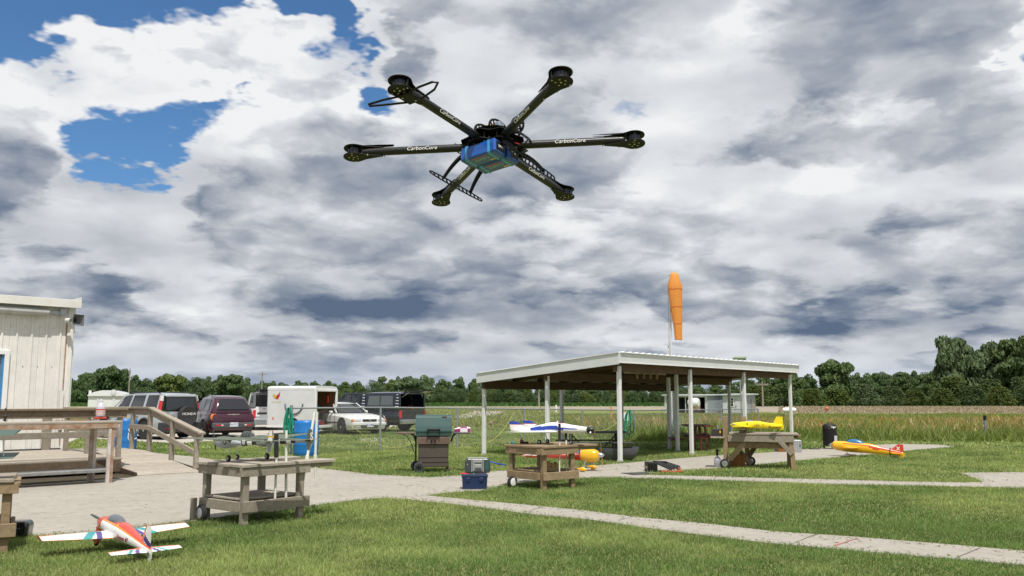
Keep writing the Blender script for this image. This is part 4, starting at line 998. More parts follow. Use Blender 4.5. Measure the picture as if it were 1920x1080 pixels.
# martin house
p_ = W(1387, 679, 60); mh = thing('martin_birdhouse', 'pale green many-holed birdhouse on a pole seen just above the pavilion roof', 'birdhouse', (p_.x, 60, 0))
zz = p_.z; BH = mat('birdhouse_green', (.45, .52, .42), .6, var=.1)
MB().tube([(0, 0, 0), (0, 0, zz)], .05, None, 8).build('pole', STEEL, mh)
MB().box((0, 0, zz + .14), (.74, .5, .26)).build('box', BH, mh); MB().prism([(-.46, 0), (.46, 0), (.40, .1), (-.40, .1)], lambda x, z: (x, -.32, zz + .27 + z), lambda x, z: (x, .32, zz + .27 + z)).build('roof', BH, mh); MB().box((0, 0, zz), (.88, .6, .03)).build('perch_floor', BH, mh)
for x in (-.24, 0, .24): MB().lathe([(.045, 0), (.045, .01)], (x, -.262, zz + .13), 'Y', n=10).build('entry_hole', BLACK, mh)

# ---------------------------------------------------------------- vehicles (local x = forward, y = left)
GLASS = mat('car_glass', (.018, .022, .026), .06, spec=.8)
GLASSL = mat('see_through_window', (.10, .12, .12), .08, spec=.8)
TRIM = mat('black_car_trim', (.035, .036, .04), .55, var=.1)
CAR_UNDER = mat('underbody', (.012, .012, .012), .9)
RED_L = mat('red_tail_lens', (.55, .02, .02), .2, spec=.8); AMB_L = mat('amber_lens', (.75, .20, .03), .2, spec=.8); CLR_L = mat('clear_lens', (.65, .65, .66), .15, spec=.8)
PLATE = mat('licence_plate', (.62, .66, .74), .4); PLTXT = mat('plate_blue', (.04, .08, .28), .5); CHT = mat('chrome_emblem', (.7, .7, .72), .25, .8)
ALLOY = mat('alloy_wheel', (.50, .51, .53), .35, .6, var=.1)
def ring(hw, zb, zt_, cr=.0, tuck=.9, top=.86, sh=.55):
    """body cross-section (y,z) going round"""
    h = zt_ - zb
    pts = [(hw * tuck, zb), (hw * .985, zb + h * .18), (hw, zb + h * sh), (hw * .975, zb + h * .86), (hw * top, zt_ + cr * .4), (hw * .45, zt_ + cr)]
    return [(y, z) for y, z in pts] + [(-y, z) for y, z in reversed(pts)]
def body_loft(st, m):
    b = MB(); secs = []
    for x, hw, zb, zt_, cr, *rest in st:
        tuck, top = (rest + [.9, .86])[:2] if rest else (.9, .86)
        secs.append([(x, y, z) for y, z in ring(hw, zb, zt_, cr, tuck, top)])
    return b.loft(secs, m)
def green(st, m):
    """glasshouse: stations (x, half width at belt, z belt, half width at roof, z roof)"""
    b = MB(); secs = []
    for x, wb_, zb, wt_, zt_ in st:
        pts = [(wb_, zb), ((wb_ * .4 + wt_ * .6) * 1.01, zb + (zt_ - zb) * .6), (wt_, zt_ - .03), (wt_ * .85, zt_), (wt_ * .4, zt_ + .012)]
        secs.append([(x, y, z) for y, z in pts] + [(x, -y, z) for y, z in reversed(pts)])
    return b.loft(secs, m)
def wheel(car, x, y, r_, wd=.21, spokes=6, rim=ALLOY):
    s = 1 if y > 0 else -1
    t = MB().lathe([(r_ * .66, -wd / 2), (r_ * .93, -wd / 2), (r_, -wd / 2 + .035), (r_, wd / 2 - .035), (r_ * .93, wd / 2), (r_ * .66, wd / 2)], (x, y, r_), 'Y', n=28).build('wheel', RUBBER, car, smooth=True)
    m = MB(); m.lathe([(r_ * .67, s * (wd / 2 - .02)), (r_ * .60, s * (wd / 2 - .015)), (r_ * .58, s * (wd / 2 - .06)), (.01, s * (wd / 2 - .07))], (x, y, r_), 'Y', n=28)
    for k in range(spokes):
        a = 2 * PI * k / spokes + .2; d = Vector((math.cos(a), 0, math.sin(a))); m.beam(Vector((x, y + s * (wd / 2 - .02), r_)) + d * .03, Vector((x, y + s * (wd / 2 - .018), r_)) + d * r_ * .62, r_ * .17, .035, up=(0, 1, 0))
    m.lathe([(.05, s * (wd / 2 - .04)), (.045, s * (wd / 2 + .0)), (.01, s * (wd / 2 + .002))], (x, y, r_), 'Y', n=12); m.build('rim', rim, t)
    return t
def arch(car, x, y, r_, m=CAR_UNDER, lip=None):
    s = 1 if y > 0 else -1
    b = MB(); n = 20; pts = [(math.cos(a) * r_, max(math.sin(a) * r_, -.12)) for a in [(-.35 + (PI + .7) * k / n) for k in range(n + 1)]]
    b.prism(pts, lambda a, c: (x + a, y - s * .25, .36 + c), lambda a, c: (x + a, y + s * .004, .36 + c)); b.build('wheel_arch', m, car)
    if lip:
        MB().tube([(x + math.cos(a) * r_, y, .36 + math.sin(a) * r_) for a in [(-.1 + (PI + .2) * k / 16) for k in range(17)]], .032, None, 6).build('arch_lip', lip, car, smooth=True)
def plate(car, x, y, z, body='MT 3841', face=-1, w_=.31, h_=.155):
    p_ = MB().box((x, y, z), (.012, w_, h_)).build('licence_plate', PLATE, car)
    M = Matrix.Translation((x + face * .008, y, z)) @ Matrix.Rotation(PI / 2 * (-1 if face < 0 else 1), 4, 'Z') @ Matrix.Rotation(PI / 2, 4, 'X')
    text(body, .10, PLTXT, p_, M); return p_
def quad(pts, m, name, parent, th=.012):
    """a thin panel through four or more points, given thickness outward"""
    b = MB(); P_ = [Vector(p) for p in pts]; n = (P_[1] - P_[0]).cross(P_[2] - P_[1]).normalized() * th; k = len(P_)
    b.add(P_ + [p + n for p in P_], [tuple(range(k))[::-1], tuple(range(k, 2 * k))] + [(i, (i + 1) % k, k + (i + 1) % k, k + i) for i in range(k)]); return b.build(name, m, parent)

# silver sport utility car, seen from its left rear corner
SILV = mat('silver_car_paint', (.50, .53, .57), .32, .35, spec=.6, coat=.5)
suvp = at(335, 824); suv = thing('sport_utility_car', 'silver sport utility car with black spare wheel cover, leftmost of the parked cars', 'car', (suvp.x, suvp.y, 0), R(90 + 56))
# origin: middle of rear bumper
st = [(-.02, .80, .30, 1.02, .0), (.10, .86, .26, 1.04, .0), (.9, .885, .24, 1.03, .0), (2.0, .89, .24, 1.0, .0), (2.9, .89, .24, .99, .0), (3.35, .88, .26, .98, .03), (3.9, .86, .28, .93, .04), (4.25, .80, .30, .86, .03), (4.42, .70, .34, .74, .0)]
body_loft(st, SILV).build('body', SILV, suv, smooth=True, angle=35)
green([(.02, .80, 1.0, .66, 1.56), (.10, .81, 1.0, .67, 1.62), (.9, .82, 1.0, .68, 1.66), (1.9, .82, .99, .68, 1.66), (2.45, .81, .98, .64, 1.60), (3.25, .78, .97, .60, 1.04)], GLASS).build('windows', GLASS, suv, smooth=True, angle=30)
for y in (1, -1):
    for (xa, za, ya), (xb, zb, yb), w_ in (((.16, 1.0, .825), (.14, 1.62, .68), .22), ((1.05, 1.0, .825), (.98, 1.64, .69), .13), ((2.0, 1.0, .825), (1.82, 1.64, .69), .09), ((3.3, .97, .79), (2.42, 1.60, .655), .07)):
        MB().beam((xa, y * ya, za), (xb, y * yb, zb), .03, w_, up=(1, 0, 0)).build('pillar', SILV, suv, bevel=.008)
    MB().beam((.05, y * .665, 1.635), (2.4, y * .655, 1.625), .07, .05).build('roof_side', SILV, suv, bevel=.01)
    MB().tube([(.35, y * .60, 1.67), (.5, y * .60, 1.72), (2.1, y * .60, 1.72), (2.3, y * .59, 1.66)], .022, None, 8).build('roof_rail', TRIM, suv, smooth=True)
    quad([(-.03, y * .80, 1.06), (-.0, y * .70, 1.58), (.16, y * .705, 1.60), (.14, y * .835, 1.04)][::y], RED_L, 'tail_lamp', suv, .02)
    quad([(-.028, y * .735, 1.40), (-.005, y * .695, 1.60), (.14, y * .70, 1.61), (.12, y * .745, 1.42)][::y], CLR_L, 'tail_lamp_lens', suv, .03)
    arch(suv, .85, y * .889, .42, lip=TRIM); arch(suv, 3.42, y * .879, .42, lip=TRIM)
    wheel(suv, .85, y * .80, .34); wheel(suv, 3.42, y * .80, .34)
    MB().box((2.1, y * .88, .30), (1.7, .03, .16)).build('sill_cladding', TRIM, suv, bevel=.01)
    MB().box((2.3, y * .895, .62), (2.0, .016, .07)).build('door_moulding', TRIM, suv)
    for x in (1.35, 2.35): MB().box((x, y * .895, .88), (.2, .03, .035)).build('door_handle', SILV, suv, bevel=.008)
MB().loft([[(x, y, z) for y, z in [(w_, zz), (w_ * .7, zz + .035), (0, zz + .045), (-w_ * .7, zz + .035), (-w_, zz)]] for x, w_, zz in [(.0, .66, 1.60), (.2, .675, 1.645), (1.2, .68, 1.665), (2.1, .67, 1.65), (2.46, .645, 1.605)]], SILV).build('roof', SILV, suv, smooth=True)
MB().box((-.045, 0, .45), (.16, 1.76, .36)).build('rear_bumper', TRIM, suv, bevel=.03)
MB().box((.35, .878, .52), (.9, .02, .35)).build('rear_cladding', TRIM, suv) if False else None
quad([(-.035, .62, 1.08), (-.035, -.62, 1.08), (-.005, -.60, 1.54), (-.005, .60, 1.54)], GLASS, 'rear_window', suv, .008)
MB().box((-.02, 0, 1.585), (.05, 1.26, .05)).build('tailgate_top', SILV, suv, bevel=.01)
MB().tube([(-.045, .35, 1.12), (-.045, -.2, 1.13)], .008, None, 5).build('rear_wiper', BLACK, suv)
sc = MB().lathe([(.31, .0), (.37, .03), (.375, .17), (.36, .20), (.31, .205), (.29, .197), (.02, .197)], (-.04, -.22, .86), 'X', rot=Matrix.Rotation(PI, 3, 'Z'), n=40).build('spare_wheel_cover', mat('black_vinyl_cover', (.035, .035, .04), .4), suv, smooth=True)
text('HONDA', .13, WHITE, sc, Matrix.Translation((-.25, -.22, .93)) @ Matrix.Rotation(-PI / 2, 4, 'Z') @ Matrix.Rotation(PI / 2, 4, 'X'), 'cover_lettering', bold=.001, sx=1.2)
plate(suv, -.05, .36, .74, 'B7 182', w_=.38)
MB().box((-.05, .40, .93), (.02, .28, .04)).build('tailgate_handle', SILV, suv, bevel=.006); MB().box((-.048, .55, .97), (.008, .16, .03)).build('badge', PLTXT, suv)
MB().box((-.13, .55, .40), (.01, .30, .04)).build('reflector', mat('dark_red_lens', (.2, .02, .02), .3), suv)
MB().box((2.2, 0, .26), (4.0, 1.5, .12)).build('underbody', CAR_UNDER, suv)
MB().box((2.95, .93, 1.05), (.14, .16, .14)).build('door_mirror', SILV, suv, bevel=.03)

for y in (1, -1):
    for x in (1.30, 2.30, 3.02): MB().box((x, y * .892, .72), (.010, .008, .56)).build('door_seam', CAR_UNDER, suv)
# maroon retro wagon, seen from behind
MAR = mat('maroon_car_paint', (.055, .008, .022), .22, .25, spec=.7, coat=.8)
pp = at(437, 822); pt = thing('retro_wagon', 'maroon rounded retro wagon parked right of the silver car', 'car', (pp.x, pp.y, 0), R(90 + 35))
st = [(.0, .68, .34, .74, .0, .85, .8), (.06, .80, .30, .92, .0, .88, .84), (.35, .85, .26, 1.02, .0), (1.0, .855, .25, 1.05, .0), (2.3, .84, .25, 1.02, .0), (2.9, .82, .26, .98, .02), (3.5, .74, .28, .90, .05), (4.0, .62, .32, .80, .04), (4.22, .45, .38, .62, .0)]
body_loft(st, MAR).build('body', MAR, pt, smooth=True, angle=45)
green([(.12, .76, .95, .60, 1.02), (.22, .78, .98, .60, 1.30), (.42, .78, 1.0, .58, 1.50), (.8, .78, 1.02, .57, 1.585), (1.5, .77, 1.02, .57, 1.61), (2.2, .75, 1.0, .55, 1.55), (3.0, .70, .97, .52, 1.02)], MAR).build('cabin', MAR, pt, smooth=True, angle=50)
quad([(.10, .60, 1.08), (.10, -.60, 1.08), (.33, -.47, 1.47), (.33, .47, 1.47)], GLASS, 'rear_window', pt, .012)
for y in (1, -1):
    quad([(.62, y * .785, 1.06), (1.30, y * .785, 1.06), (1.32, y * .64, 1.48), (.80, y * .64, 1.46)][::y], GLASS, 'side_window', pt, .015)
    quad([(1.36, y * .78, 1.06), (2.30, y * .765, 1.04), (2.05, y * .63, 1.46), (1.40, y * .64, 1.48)][::y], GLASS, 'side_window', pt, .015)
    quad([(2.36, y * .765, 1.04), (2.85, y * .73, 1.02), (2.18, y * .62, 1.45)][::y], GLASS, 'side_window', pt, .015)
    MB().loft([[(x, y * (.80 + a), z) for a, z in ((-.12, .25), (.03, .3), (.085 * f, .45), (.06 * f, .78), (-.04, .90))] for x, f in ((.35, .2), (.55, .9), (.95, 1.15), (1.35, .9), (1.6, .2))], MAR).build('rear_fender', MAR, pt, smooth=True)
    arch(pt, .93, y * .90, .37); arch(pt, 3.42, y * .80, .38); wheel(pt, .93, y * .81, .325, spokes=5, rim=CHROME); wheel(pt, 3.42, y * .76, .325, spokes=5, rim=CHROME)
    MB().lathe([(.05, -.03), (.13, 0), (.12, .03), (.02, .05)], (.12, y * .735, .80), 'X', rot=Matrix.Rotation(PI + y * .35, 3, 'Z'), n=20).build('tail_lamp', AMB_L if y > 0 else RED_L, pt, smooth=True)
    MB().box((-.055, y * .56, .50), (.02, .22, .06)).build('bumper_reflector', RED_L, pt, bevel=.01); MB().box((-.057, y * .44, .50), (.02, .09, .055)).build('reverse_lamp', CLR_L, pt, bevel=.01)
    MB().box((1.62, y * .87, .88), (.18, .03, .03)).build('door_handle', CHROME, pt, bevel=.006)
    MB().box((2.75, y * .86, 1.02), (.12, .18, .12)).build('door_mirror', MAR, pt, bevel=.03)
MB().box((.02, 0, .49), (.16, 1.60, .20)).build('rear_bumper', mat('grey_bumper', (.07, .07, .08), .5, var=.1), pt, bevel=.04)
plate(pt, -.065, 0, .52, '76 PTC')
MB().tube([(.05, .22, .90), (.04, 0, .885), (.05, -.22, .90)], .012, None, 6).build('winged_badge', CHT, pt); MB().lathe([(.035, 0), (.03, .02)], (.045, 0, .895), 'X', n=12, rot=Matrix.Rotation(PI, 3, 'Z')).build('badge_disc', CHT, pt)
MB().tube([(.14, .3, 1.08), (.14, -.1, 1.10)], .008, None, 5).build('rear_wiper', BLACK, pt)
MB().box((2.1, 0, .26), (3.7, 1.4, .12)).build('underbody', CAR_UNDER, pt)

def pickup(name, label, loc, rz, paint, cap, Lb, open_up, hb=1.0, lo=.42, capz=1.72):
    t = thing(name, label, 'pickup truck', loc, rz); L = 5.4; hw = .96
    st = [(-.0, hw * .97, lo, hb, 0), (.06, hw, lo, hb, 0), (2.0, hw, lo, hb, 0), (3.3, hw, lo, hb - .02, .0), (4.2, hw * .99, lo, hb - .02, .05), (4.9, hw * .97, lo, hb - .08, .05), (5.3, hw * .9, lo + .05, hb - .16, .02)]
    body_loft(st, paint).build('body', paint, t, smooth=True, angle=35)
    green([(2.15, .88, hb - .02, .74, capz - .08), (2.3, .88, hb - .02, .76, capz - .02), (3.2, .88, hb - .03, .76, capz - .02), (3.5, .87, hb - .03, .72, capz - .1), (4.15, .84, hb - .02, .70, hb + .04)], GLASS).build('cab_windows', GLASS, t, smooth=True, angle=30)
    MB().box((2.85, 0, capz - .01), (1.2, 1.5, .06)).build('cab_roof', paint, t, bevel=.02)
    for y in (1, -1):
        for (xa, ya), (xb, yb), w_ in (((2.2, .885), (2.2, .765), .14), ((3.0, .885), (3.0, .77), .07), ((4.15, .85), (3.45, .73), .07)):
            MB().beam((xa, y * ya, hb), (xb, y * yb, capz - .04), .03, w_, up=(1, 0, 0)).build('pillar', paint, t)
        arch(t, 1.15, y * (hw - .0), .44); arch(t, 4.4, y * (hw - .01), .44); wheel(t, 1.15, y * .86, .37, .24); wheel(t, 4.4, y * .86, .37, .24)
        MB().tube([(1.15 + math.cos(a) * .45, y * hw, .36 + math.sin(a) * .45) for a in [(-.1 + (PI + .2) * k / 14) for k in range(15)]], .02, None, 6).build('arch_trim', CHROME, t, smooth=True)
        MB().box((2.6, y * .965, .52), (2.0, .02, .07)).build('side_trim', CHROME, t)
        MB().box((-.015, y * .87, .80), (.05, .14, .32)).build('tail_lamp', RED_L, t, bevel=.01)
        # canopy side
        MB().box((1.05, y * .90, hb + .06), (2.1, .05, .12)).build('canopy_base', cap, t)
        MB().prism([(0.02, hb + .10), (2.1, hb + .10), (2.02, capz), (.16, capz)], lambda x, z: (x, y * (.885 - (z - hb) * .12), z), lambda x, z: (x, y * (.915 - (z - hb) * .12), z)).build('canopy_side', cap, t)
        gw = MB(); zz0, zz1 = hb + .2, capz - .12
        gw.prism([(.42, zz0), (1.9, zz0), (1.84, zz1), (.46, zz1)], lambda x, z: (x, y * (.918 - (z - hb) * .12), z), lambda x, z: (x, y * (.924 - (z - hb) * .12), z)); o_ = gw.build('side_window', GLASSL, t)
        MB().beam((1.16, y * .90, zz0), (1.16, y * .87, zz1), .012, .04).build('window_bar', TRIM, t)
        MB().box((.05, y * .88, (hb + capz) / 2), (.08, .10, capz - hb - .04)).build('rear_pillar', cap, t)
    MB().loft([[(x, y, z) for y, z in [(w_, zz), (w_ * .7, zz + .04), (0, zz + .055), (-w_ * .7, zz + .04), (-w_, zz), (-w_, zz - .03), (w_, zz - .03)]] for x, w_, zz in [(.0, .82, capz - .01), (.3, .83, capz + .01), (1.8, .83, capz + .01), (2.12, .82, capz - .02)]], cap).build('canopy_roof', cap, t, smooth=True, angle=30)
    MB().box((.02, 0, hb + .55), (.04, 1.6, .06)).build('rear_header', cap, t) if False else None
    MB().box((1.1, 0, lo + .03), (2.0, 1.7, .05)).build('bed_floor', TRIM, t)
    MB().box((-.10, 0, lo + .03), (.18, 1.86, .2)).build('rear_bumper', CHROME, t, bevel=.03)
    MB().box((2.6, 0, lo - .06), (4.8, 1.3, .15)).build('underbody', CAR_UNDER, t)
    a = R(open_up); hl = .72
    hz_ = Vector((.03, 0, capz + .03)); tip = hz_ + Vector((-math.cos(a) * hl, 0, math.sin(a) * hl)); w2 = .80
    hatch = MB().add([hz_ + Vector((0, w2, 0)), hz_ - Vector((0, w2, 0)), tip - Vector((0, w2 - .06, 0)), tip + Vector((0, w2 - .06, 0))], [(0, 1, 2, 3)]).build('raised_hatch', GLASS, t)
    s_ = hatch.modifiers.new('solid', 'SOLIDIFY'); s_.thickness = .025
    for y in (1, -1): MB().tube([(.1, y * .74, capz - .22), hz_.lerp(tip, .6) + Vector((0, y * .72, -.01))], .012, None, 6).build('gas_strut', CHROME, t)
    return t
# dark blue pickup with open canopy
NAVY = mat('navy_car_paint', (.012, .018, .038), .2, .2, spec=.7, coat=.7)
pp = at(773, 810); nv = pickup('pickup_with_canopy', 'dark blue pickup with canopy and raised rear hatch right of the white trailer', (pp.x, pp.y, 0), R(90 + 58), NAVY, NAVY, 2.1, 4, hb=.98, lo=.44, capz=1.73)
MB().box((-.02, 0, .95), (.03, 1.6, .14)).build('tailgate', NAVY, nv, bevel=.01)
for i in range(5):
    MB().box((2.08, .985 - .12 * .0 - .09 * (.06 + i * .13), 1.14 + i * .13), (.2 - .02 * i, .01, .03)).build('white_stripe', WHITE, nv); MB().box((.12, .975 - .09 * (.06 + i * .13), 1.14 + i * .13), (.2 - .02 * i, .01, .03)).build('white_stripe', WHITE, nv)
gc = thing('fuel_can', 'red fuel can standing in the open back of the dark blue pickup', 'fuel can', wm(nv) @ Vector((.25, -.25, .50 + .46)), R(90 + 58)); gc.location = wm(nv) @ Vector((.3, -.2, .49))
m_ = MB(); m_.loft([[(x * s_, y * s_, z) for x, y in ((-.2, -.14), (.2, -.14), (.2, .14), (-.2, .14))] for z, s_ in ((0, .92), (.04, 1), (.5, 1), (.6, .7), (.63, .3))]); m_.build('can', mat('red_can', (.42, .03, .03), .4), gc, bevel=.02)
MB().tube([(-.12, 0, .6), (-.12, 0, .68), (.12, 0, .68), (.12, 0, .6)], .018, None, 6).build('handle', mat('red_can', (.42, .03, .03), .4), gc)
# white pickup with dark canopy
WCAR = mat('white_car_paint', (.70, .71, .71), .25, spec=.6, coat=.5, var=.04)
pp = at(494, 812); wp_ = pickup('pickup_with_raised_hatch', 'white pickup with raised dark hatch between the maroon car and the white trailer', (pp.x - .45, pp.y + 3.2, 0), R(90 + 22), WCAR, mat('grey_canopy', (.16, .16, .18), .4), 2.1, 10, hb=1.08, lo=.42, capz=1.76)
tg = MB().box((-.03, 0, .88), (.04, 1.62, .46)).build('tailgate', WCAR, wp_, bevel=.012)
MB().box((-.055, 0, .80), (.012, 1.5, .09)).build('tailgate_band', TRIM, tg); text('CHEVY', .09, CHT, tg, Matrix.Translation((-.065, -.1, .80)) @ Matrix.Rotation(-PI / 2, 4, 'Z') @ Matrix.Rotation(PI / 2, 4, 'X'), sx=1.5) if False else None
for i, m in enumerate((PLTXT, RED_L, WHITE, RED_L)): MB().box((-.055, .45 - (.03 if i == 0 else 0), 1.03 - .012 * i), (.008, .12 - (.05 if i == 0 else 0), .012)).build('flag_sticker', m, tg)
plate(wp_, -.20, -.0, .45, 'T 91 2')

# white coupe facing right
cp_ = at(690, 816); cpe = thing('white_coupe', 'white coupe facing right, between the white trailer and the dark pickup', 'car', (cp_.x, cp_.y + .35, 0), R(-50))
st = [(.0, .70, .26, .56, .0), (-.05, .80, .22, .66, .0), (-.35, .84, .20, .76, .03), (-1.1, .85, .19, .84, .03), (-1.6, .855, .19, .87, .0), (-2.8, .855, .19, .90, .0), (-3.8, .84, .22, .94, .02), (-4.4, .78, .28, .90, .0), (-4.5, .70, .34, .70, .0)]
body_loft(st, WCAR).build('body', WCAR, cpe, smooth=True, angle=35)
green([(-1.45, .74, .86, .60, .90), (-2.15, .76, .88, .55, 1.27), (-2.6, .76, .90, .55, 1.31), (-3.2, .75, .92, .54, 1.28), (-4.1, .70, .93, .50, .97)], GLASS).build('windows', GLASS, cpe, smooth=True, angle=30)
MB().loft([[(x, y, z) for y, z in [(w_, zz), (w_ * .6, zz + .025), (0, zz + .03), (-w_ * .6, zz + .025), (-w_, zz)]] for x, w_, zz in [(-2.1, .55, 1.26), (-2.6, .56, 1.315), (-3.25, .55, 1.28)]], WCAR).build('roof', WCAR, cpe, smooth=True)
for y in (1, -1):
    for (xa, ya), (xb, yb), w_ in (((-1.45, .75), (-2.12, .565), .06), ((-2.95, .765), (-2.9, .565), .06), ((-4.05, .72), (-3.25, .555), .12)): MB().beam((xa, y * ya, .89), (xb, y * yb, 1.285), .03, w_, up=(1, 0, 0)).build('pillar', WCAR, cpe)
    arch(cpe, -.85, y * .848, .36); arch(cpe, -3.45, y * .85, .36); wheel(cpe, -.85, y * .77, .31, .2, 7); wheel(cpe, -3.45, y * .77, .31, .2, 7)
    MB().box((-.01, y * .56, .60), (.05, .34, .11)).build('headlight', CLR_L, cpe, bevel=.015); MB().box((-.06, y * .775, .60), (.08, .08, .10)).build('indicator', AMB_L, cpe, bevel=.01)
    MB().box((.0, y * .55, .36), (.05, .22, .08)).build('fog_lamp', CLR_L, cpe, bevel=.01); MB().box((-1.75, y * .85, .93), (.1, .16, .1)).build('door_mirror', WCAR, cpe, bevel=.03)
    MB().box((-2.0, y * .862, .5), (2.0, .015, .05)).build('side_moulding', TRIM, cpe)
MB().box((.005, 0, .60), (.04, .66, .085)).build('grille', BLACK, cpe, bevel=.006); MB().box((.02, 0, .345), (.05, .8, .12)).build('lower_grille', BLACK, cpe, bevel=.006)
for z in (.32, .345, .37): MB().box((.046, 0, z), (.01, .8, .008)).build('grille_bar', CHROME, cpe)
MB().box((-.02, 0, .45), (.14, 1.56, .13)).build('front_bumper', WCAR, cpe, bevel=.03); plate(cpe, .065, 0, .40, 'K 4 882', 1)
MB().lathe([(.035, 0), (.03, .012)], (.03, 0, .60), 'X', n=10).build('badge', CHT, cpe); MB().box((-2.2, 0, .22), (4.0, 1.4, .1)).build('underbody', CAR_UNDER, cpe)

for x in (-1.42, -2.75): MB().box((x, -.857, .58), (.012, .01, .56)).build('door_seam', CAR_UNDER, cpe)
for x in (1.38, 2.45): MB().box((x, .853, .72), (.012, .012, .58)).build('door_seam', CAR_UNDER, pt)
# enclosed trailer: rear door opening toward the right
tp = W(589, 800, 36.5); TW, TL, TZ0, TZ1 = 1.80, 2.25, .32, 1.87
trl = thing('enclosed_trailer', 'white enclosed cargo trailer with open rear doorway, behind the blue barrel', 'trailer', (tp.x, tp.y, 0), R(90 + 72))
TRW = mat('trailer_white', (.66, .67, .68), .35, var=.10, vscale=1.6, bump=.05)
# origin at the left rear corner; body extends forward (+x) and to the right (-y)
th = .04
MB().box((TL / 2, -th / 2, (TZ0 + TZ1) / 2), (TL, th, TZ1 - TZ0)).build('side_wall', TRW, trl, bevel=.006)
MB().box((TL / 2, -TW + th / 2, (TZ0 + TZ1) / 2), (TL, th, TZ1 - TZ0)).build('side_wall', TRW, trl)
MB().box((TL - th / 2, -TW / 2, (TZ0 + TZ1) / 2), (th, TW, TZ1 - TZ0)).build('front_wall', TRW, trl)
MB().box((TL / 2, -TW / 2, TZ0 + .03), (TL, TW - .02, .06)).build('floor', WB, trl)
PLY = wood('plywood_lining', (.26, .14, .07), (.16, .08, .04))
MB().box((TL / 2, -TW + th + .012, (TZ0 + TZ1) / 2), (TL - .1, .01, TZ1 - TZ0 - .1)).build('lining', PLY, trl); MB().box((TL - th - .012, -TW / 2, (TZ0 + TZ1) / 2), (.01, TW - .1, TZ1 - TZ0 - .1)).build('lining', PLY, trl)
rr = MB(); rr.loft([[(x, y, z) for y, z in [(.006, TZ1 - .02), (.0, TZ1 + .06), (-.06, TZ1 + .12), (-.4, TZ1 + .15), (-TW + .4, TZ1 + .15), (-TW + .06, TZ1 + .12), (-TW, TZ1 + .06), (-TW - .006, TZ1 - .02)]] for x in (-.01, 1.2, TL - .2, TL + .01)], TRW); rr.build('roof', TRW, trl, smooth=True)
for y in (-.05, -TW + .05): MB().box((-.02, y, (TZ0 + TZ1) / 2), (.06, .12, TZ1 - TZ0)).build('door_frame', WHITE, trl, bevel=.008)
MB().box((-.02, -TW / 2, TZ0 + .02), (.07, TW, .11)).build('rear_sill', WHITE, trl, bevel=.008); MB().box((-.02, -TW / 2, TZ1 - .03), (.06, TW, .10)).build('door_header', WHITE, trl, bevel=.008)
for y in (-.05, -TW + .05):
    for z in (TZ0 + .55, TZ0 + .1): MB().box((-.055, y, z), (.02, .05, .10)).build('marker_lamp', RED_L, trl, bevel=.006)
MB().box((TL / 2, .004, TZ0 + .02), (TL, .02, .07)).build('side_rail', WHITE, trl); MB().box((.52, .003, (TZ0 + TZ1) / 2), (.02, .008, TZ1 - TZ0)).build('seam', GWHITE, trl)
MB().prism([(math.cos(a) * .40, math.sin(a) * .40) for a in [(PI * k / 14) for k in range(15)]], lambda x, z: (1.05 + x, -.2, .32 + z), lambda x, z: (1.05 + x, .012, .32 + z)).build('wheel_arch', CAR_UNDER, trl)
wheel(trl, 1.05, -.08, .33, .18, 8, WHITE); wheel(trl, 1.05, -TW + .08, .33, .18, 8, WHITE)
MB().beam((TL, -TW / 2, .42), (TL + 1.2, -TW / 2, .42), .1, .1).build('tow_bar', STEEL, trl)
MB().box((TL - .3, .008, TZ0 + .35), (.06, .01, .08)).build('side_marker', AMB_L, trl); MB().box((TL - .3, .008, TZ0 + .46), (.08, .01, .07)).build('side_marker_base', WHITE, trl)
# painted emblem: red bird shape with yellow wing and a line of small lettering
RDP = mat('emblem_red', (.50, .03, .03), .5); YLP = mat('emblem_yellow', (.60, .42, .05), .5); EX = TL - .42
def dec(poly, m, nm='emblem'): MB().prism(poly, lambda x, z: (EX - x, .002, 1.60 + z), lambda x, z: (EX - x, .006, 1.60 + z)).build(nm, m, trl)
dec([(-.05, -.12), (.10, -.14), (.14, -.02), (.19, .0), (.15, .05), (.20, .18), (.10, .08), (.04, .04)], RDP); dec([(-.18, .02), (-.12, .05), (-.10, .10), (-.05, .03), (.02, .02), (-.02, -.10), (-.12, -.08)], YLP); dec([(.06, .02), (.17, .20), (.14, .03)], YLP)
MT = Matrix.Translation((EX, .003, 1.34)) @ Matrix.Rotation(PI, 4, 'Z') @ Matrix.Rotation(PI / 2, 4, 'X')
text('TOP FLIGHT', .085, YLP, trl, MT, 'emblem_lettering')
hosec = MB(); hosec.tube([(.55 + .42 * (1 - math.cos(a)) , .02, 1.28 - .42 * math.sin(a)) for a in [PI * k / 12 for k in range(13)]], .03, None, 6)
hosec.build('hanging_strap', mat('grey_strap', (.12, .14, .20), .6), trl, smooth=True)
def inside(nm, lab, cat, loc): return thing(nm, lab, cat, wm(trl) @ Vector(loc), R(90 + 72))
yj = inside('yellow_jacket', 'yellow green jacket hanging inside the doorway of the white trailer', 'jacket', (.9, -.30, TZ0 + .06))
MB().loft([[(x * s_, y * s_ * .5, z) for x, y in ((-.16, -.1), (.0, -.16), (.16, -.1), (.16, .1), (0, .14), (-.16, .1))] for z, s_ in ((.2, 1.1), (.6, 1.2), (1.1, 1.0), (1.3, .5), (1.34, .2))]).build('coat', mat('olive_yellow_cloth', (.26, .22, .03), .9, var=.3), yj, smooth=True)
fe = inside('fire_extinguisher', 'small red extinguisher hung on the right wall inside the white trailer', 'extinguisher', (.35, -TW + .14, TZ0 + 1.0)); MB().lathe([(.04, 0), (.055, .03), (.055, .26), (.03, .32), (.015, .36)], (0, 0, 0)).build('cylinder', RED_L, fe, smooth=True); MB().box((0, .02, .38), (.1, .04, .04)).build('valve', BLACK, fe)
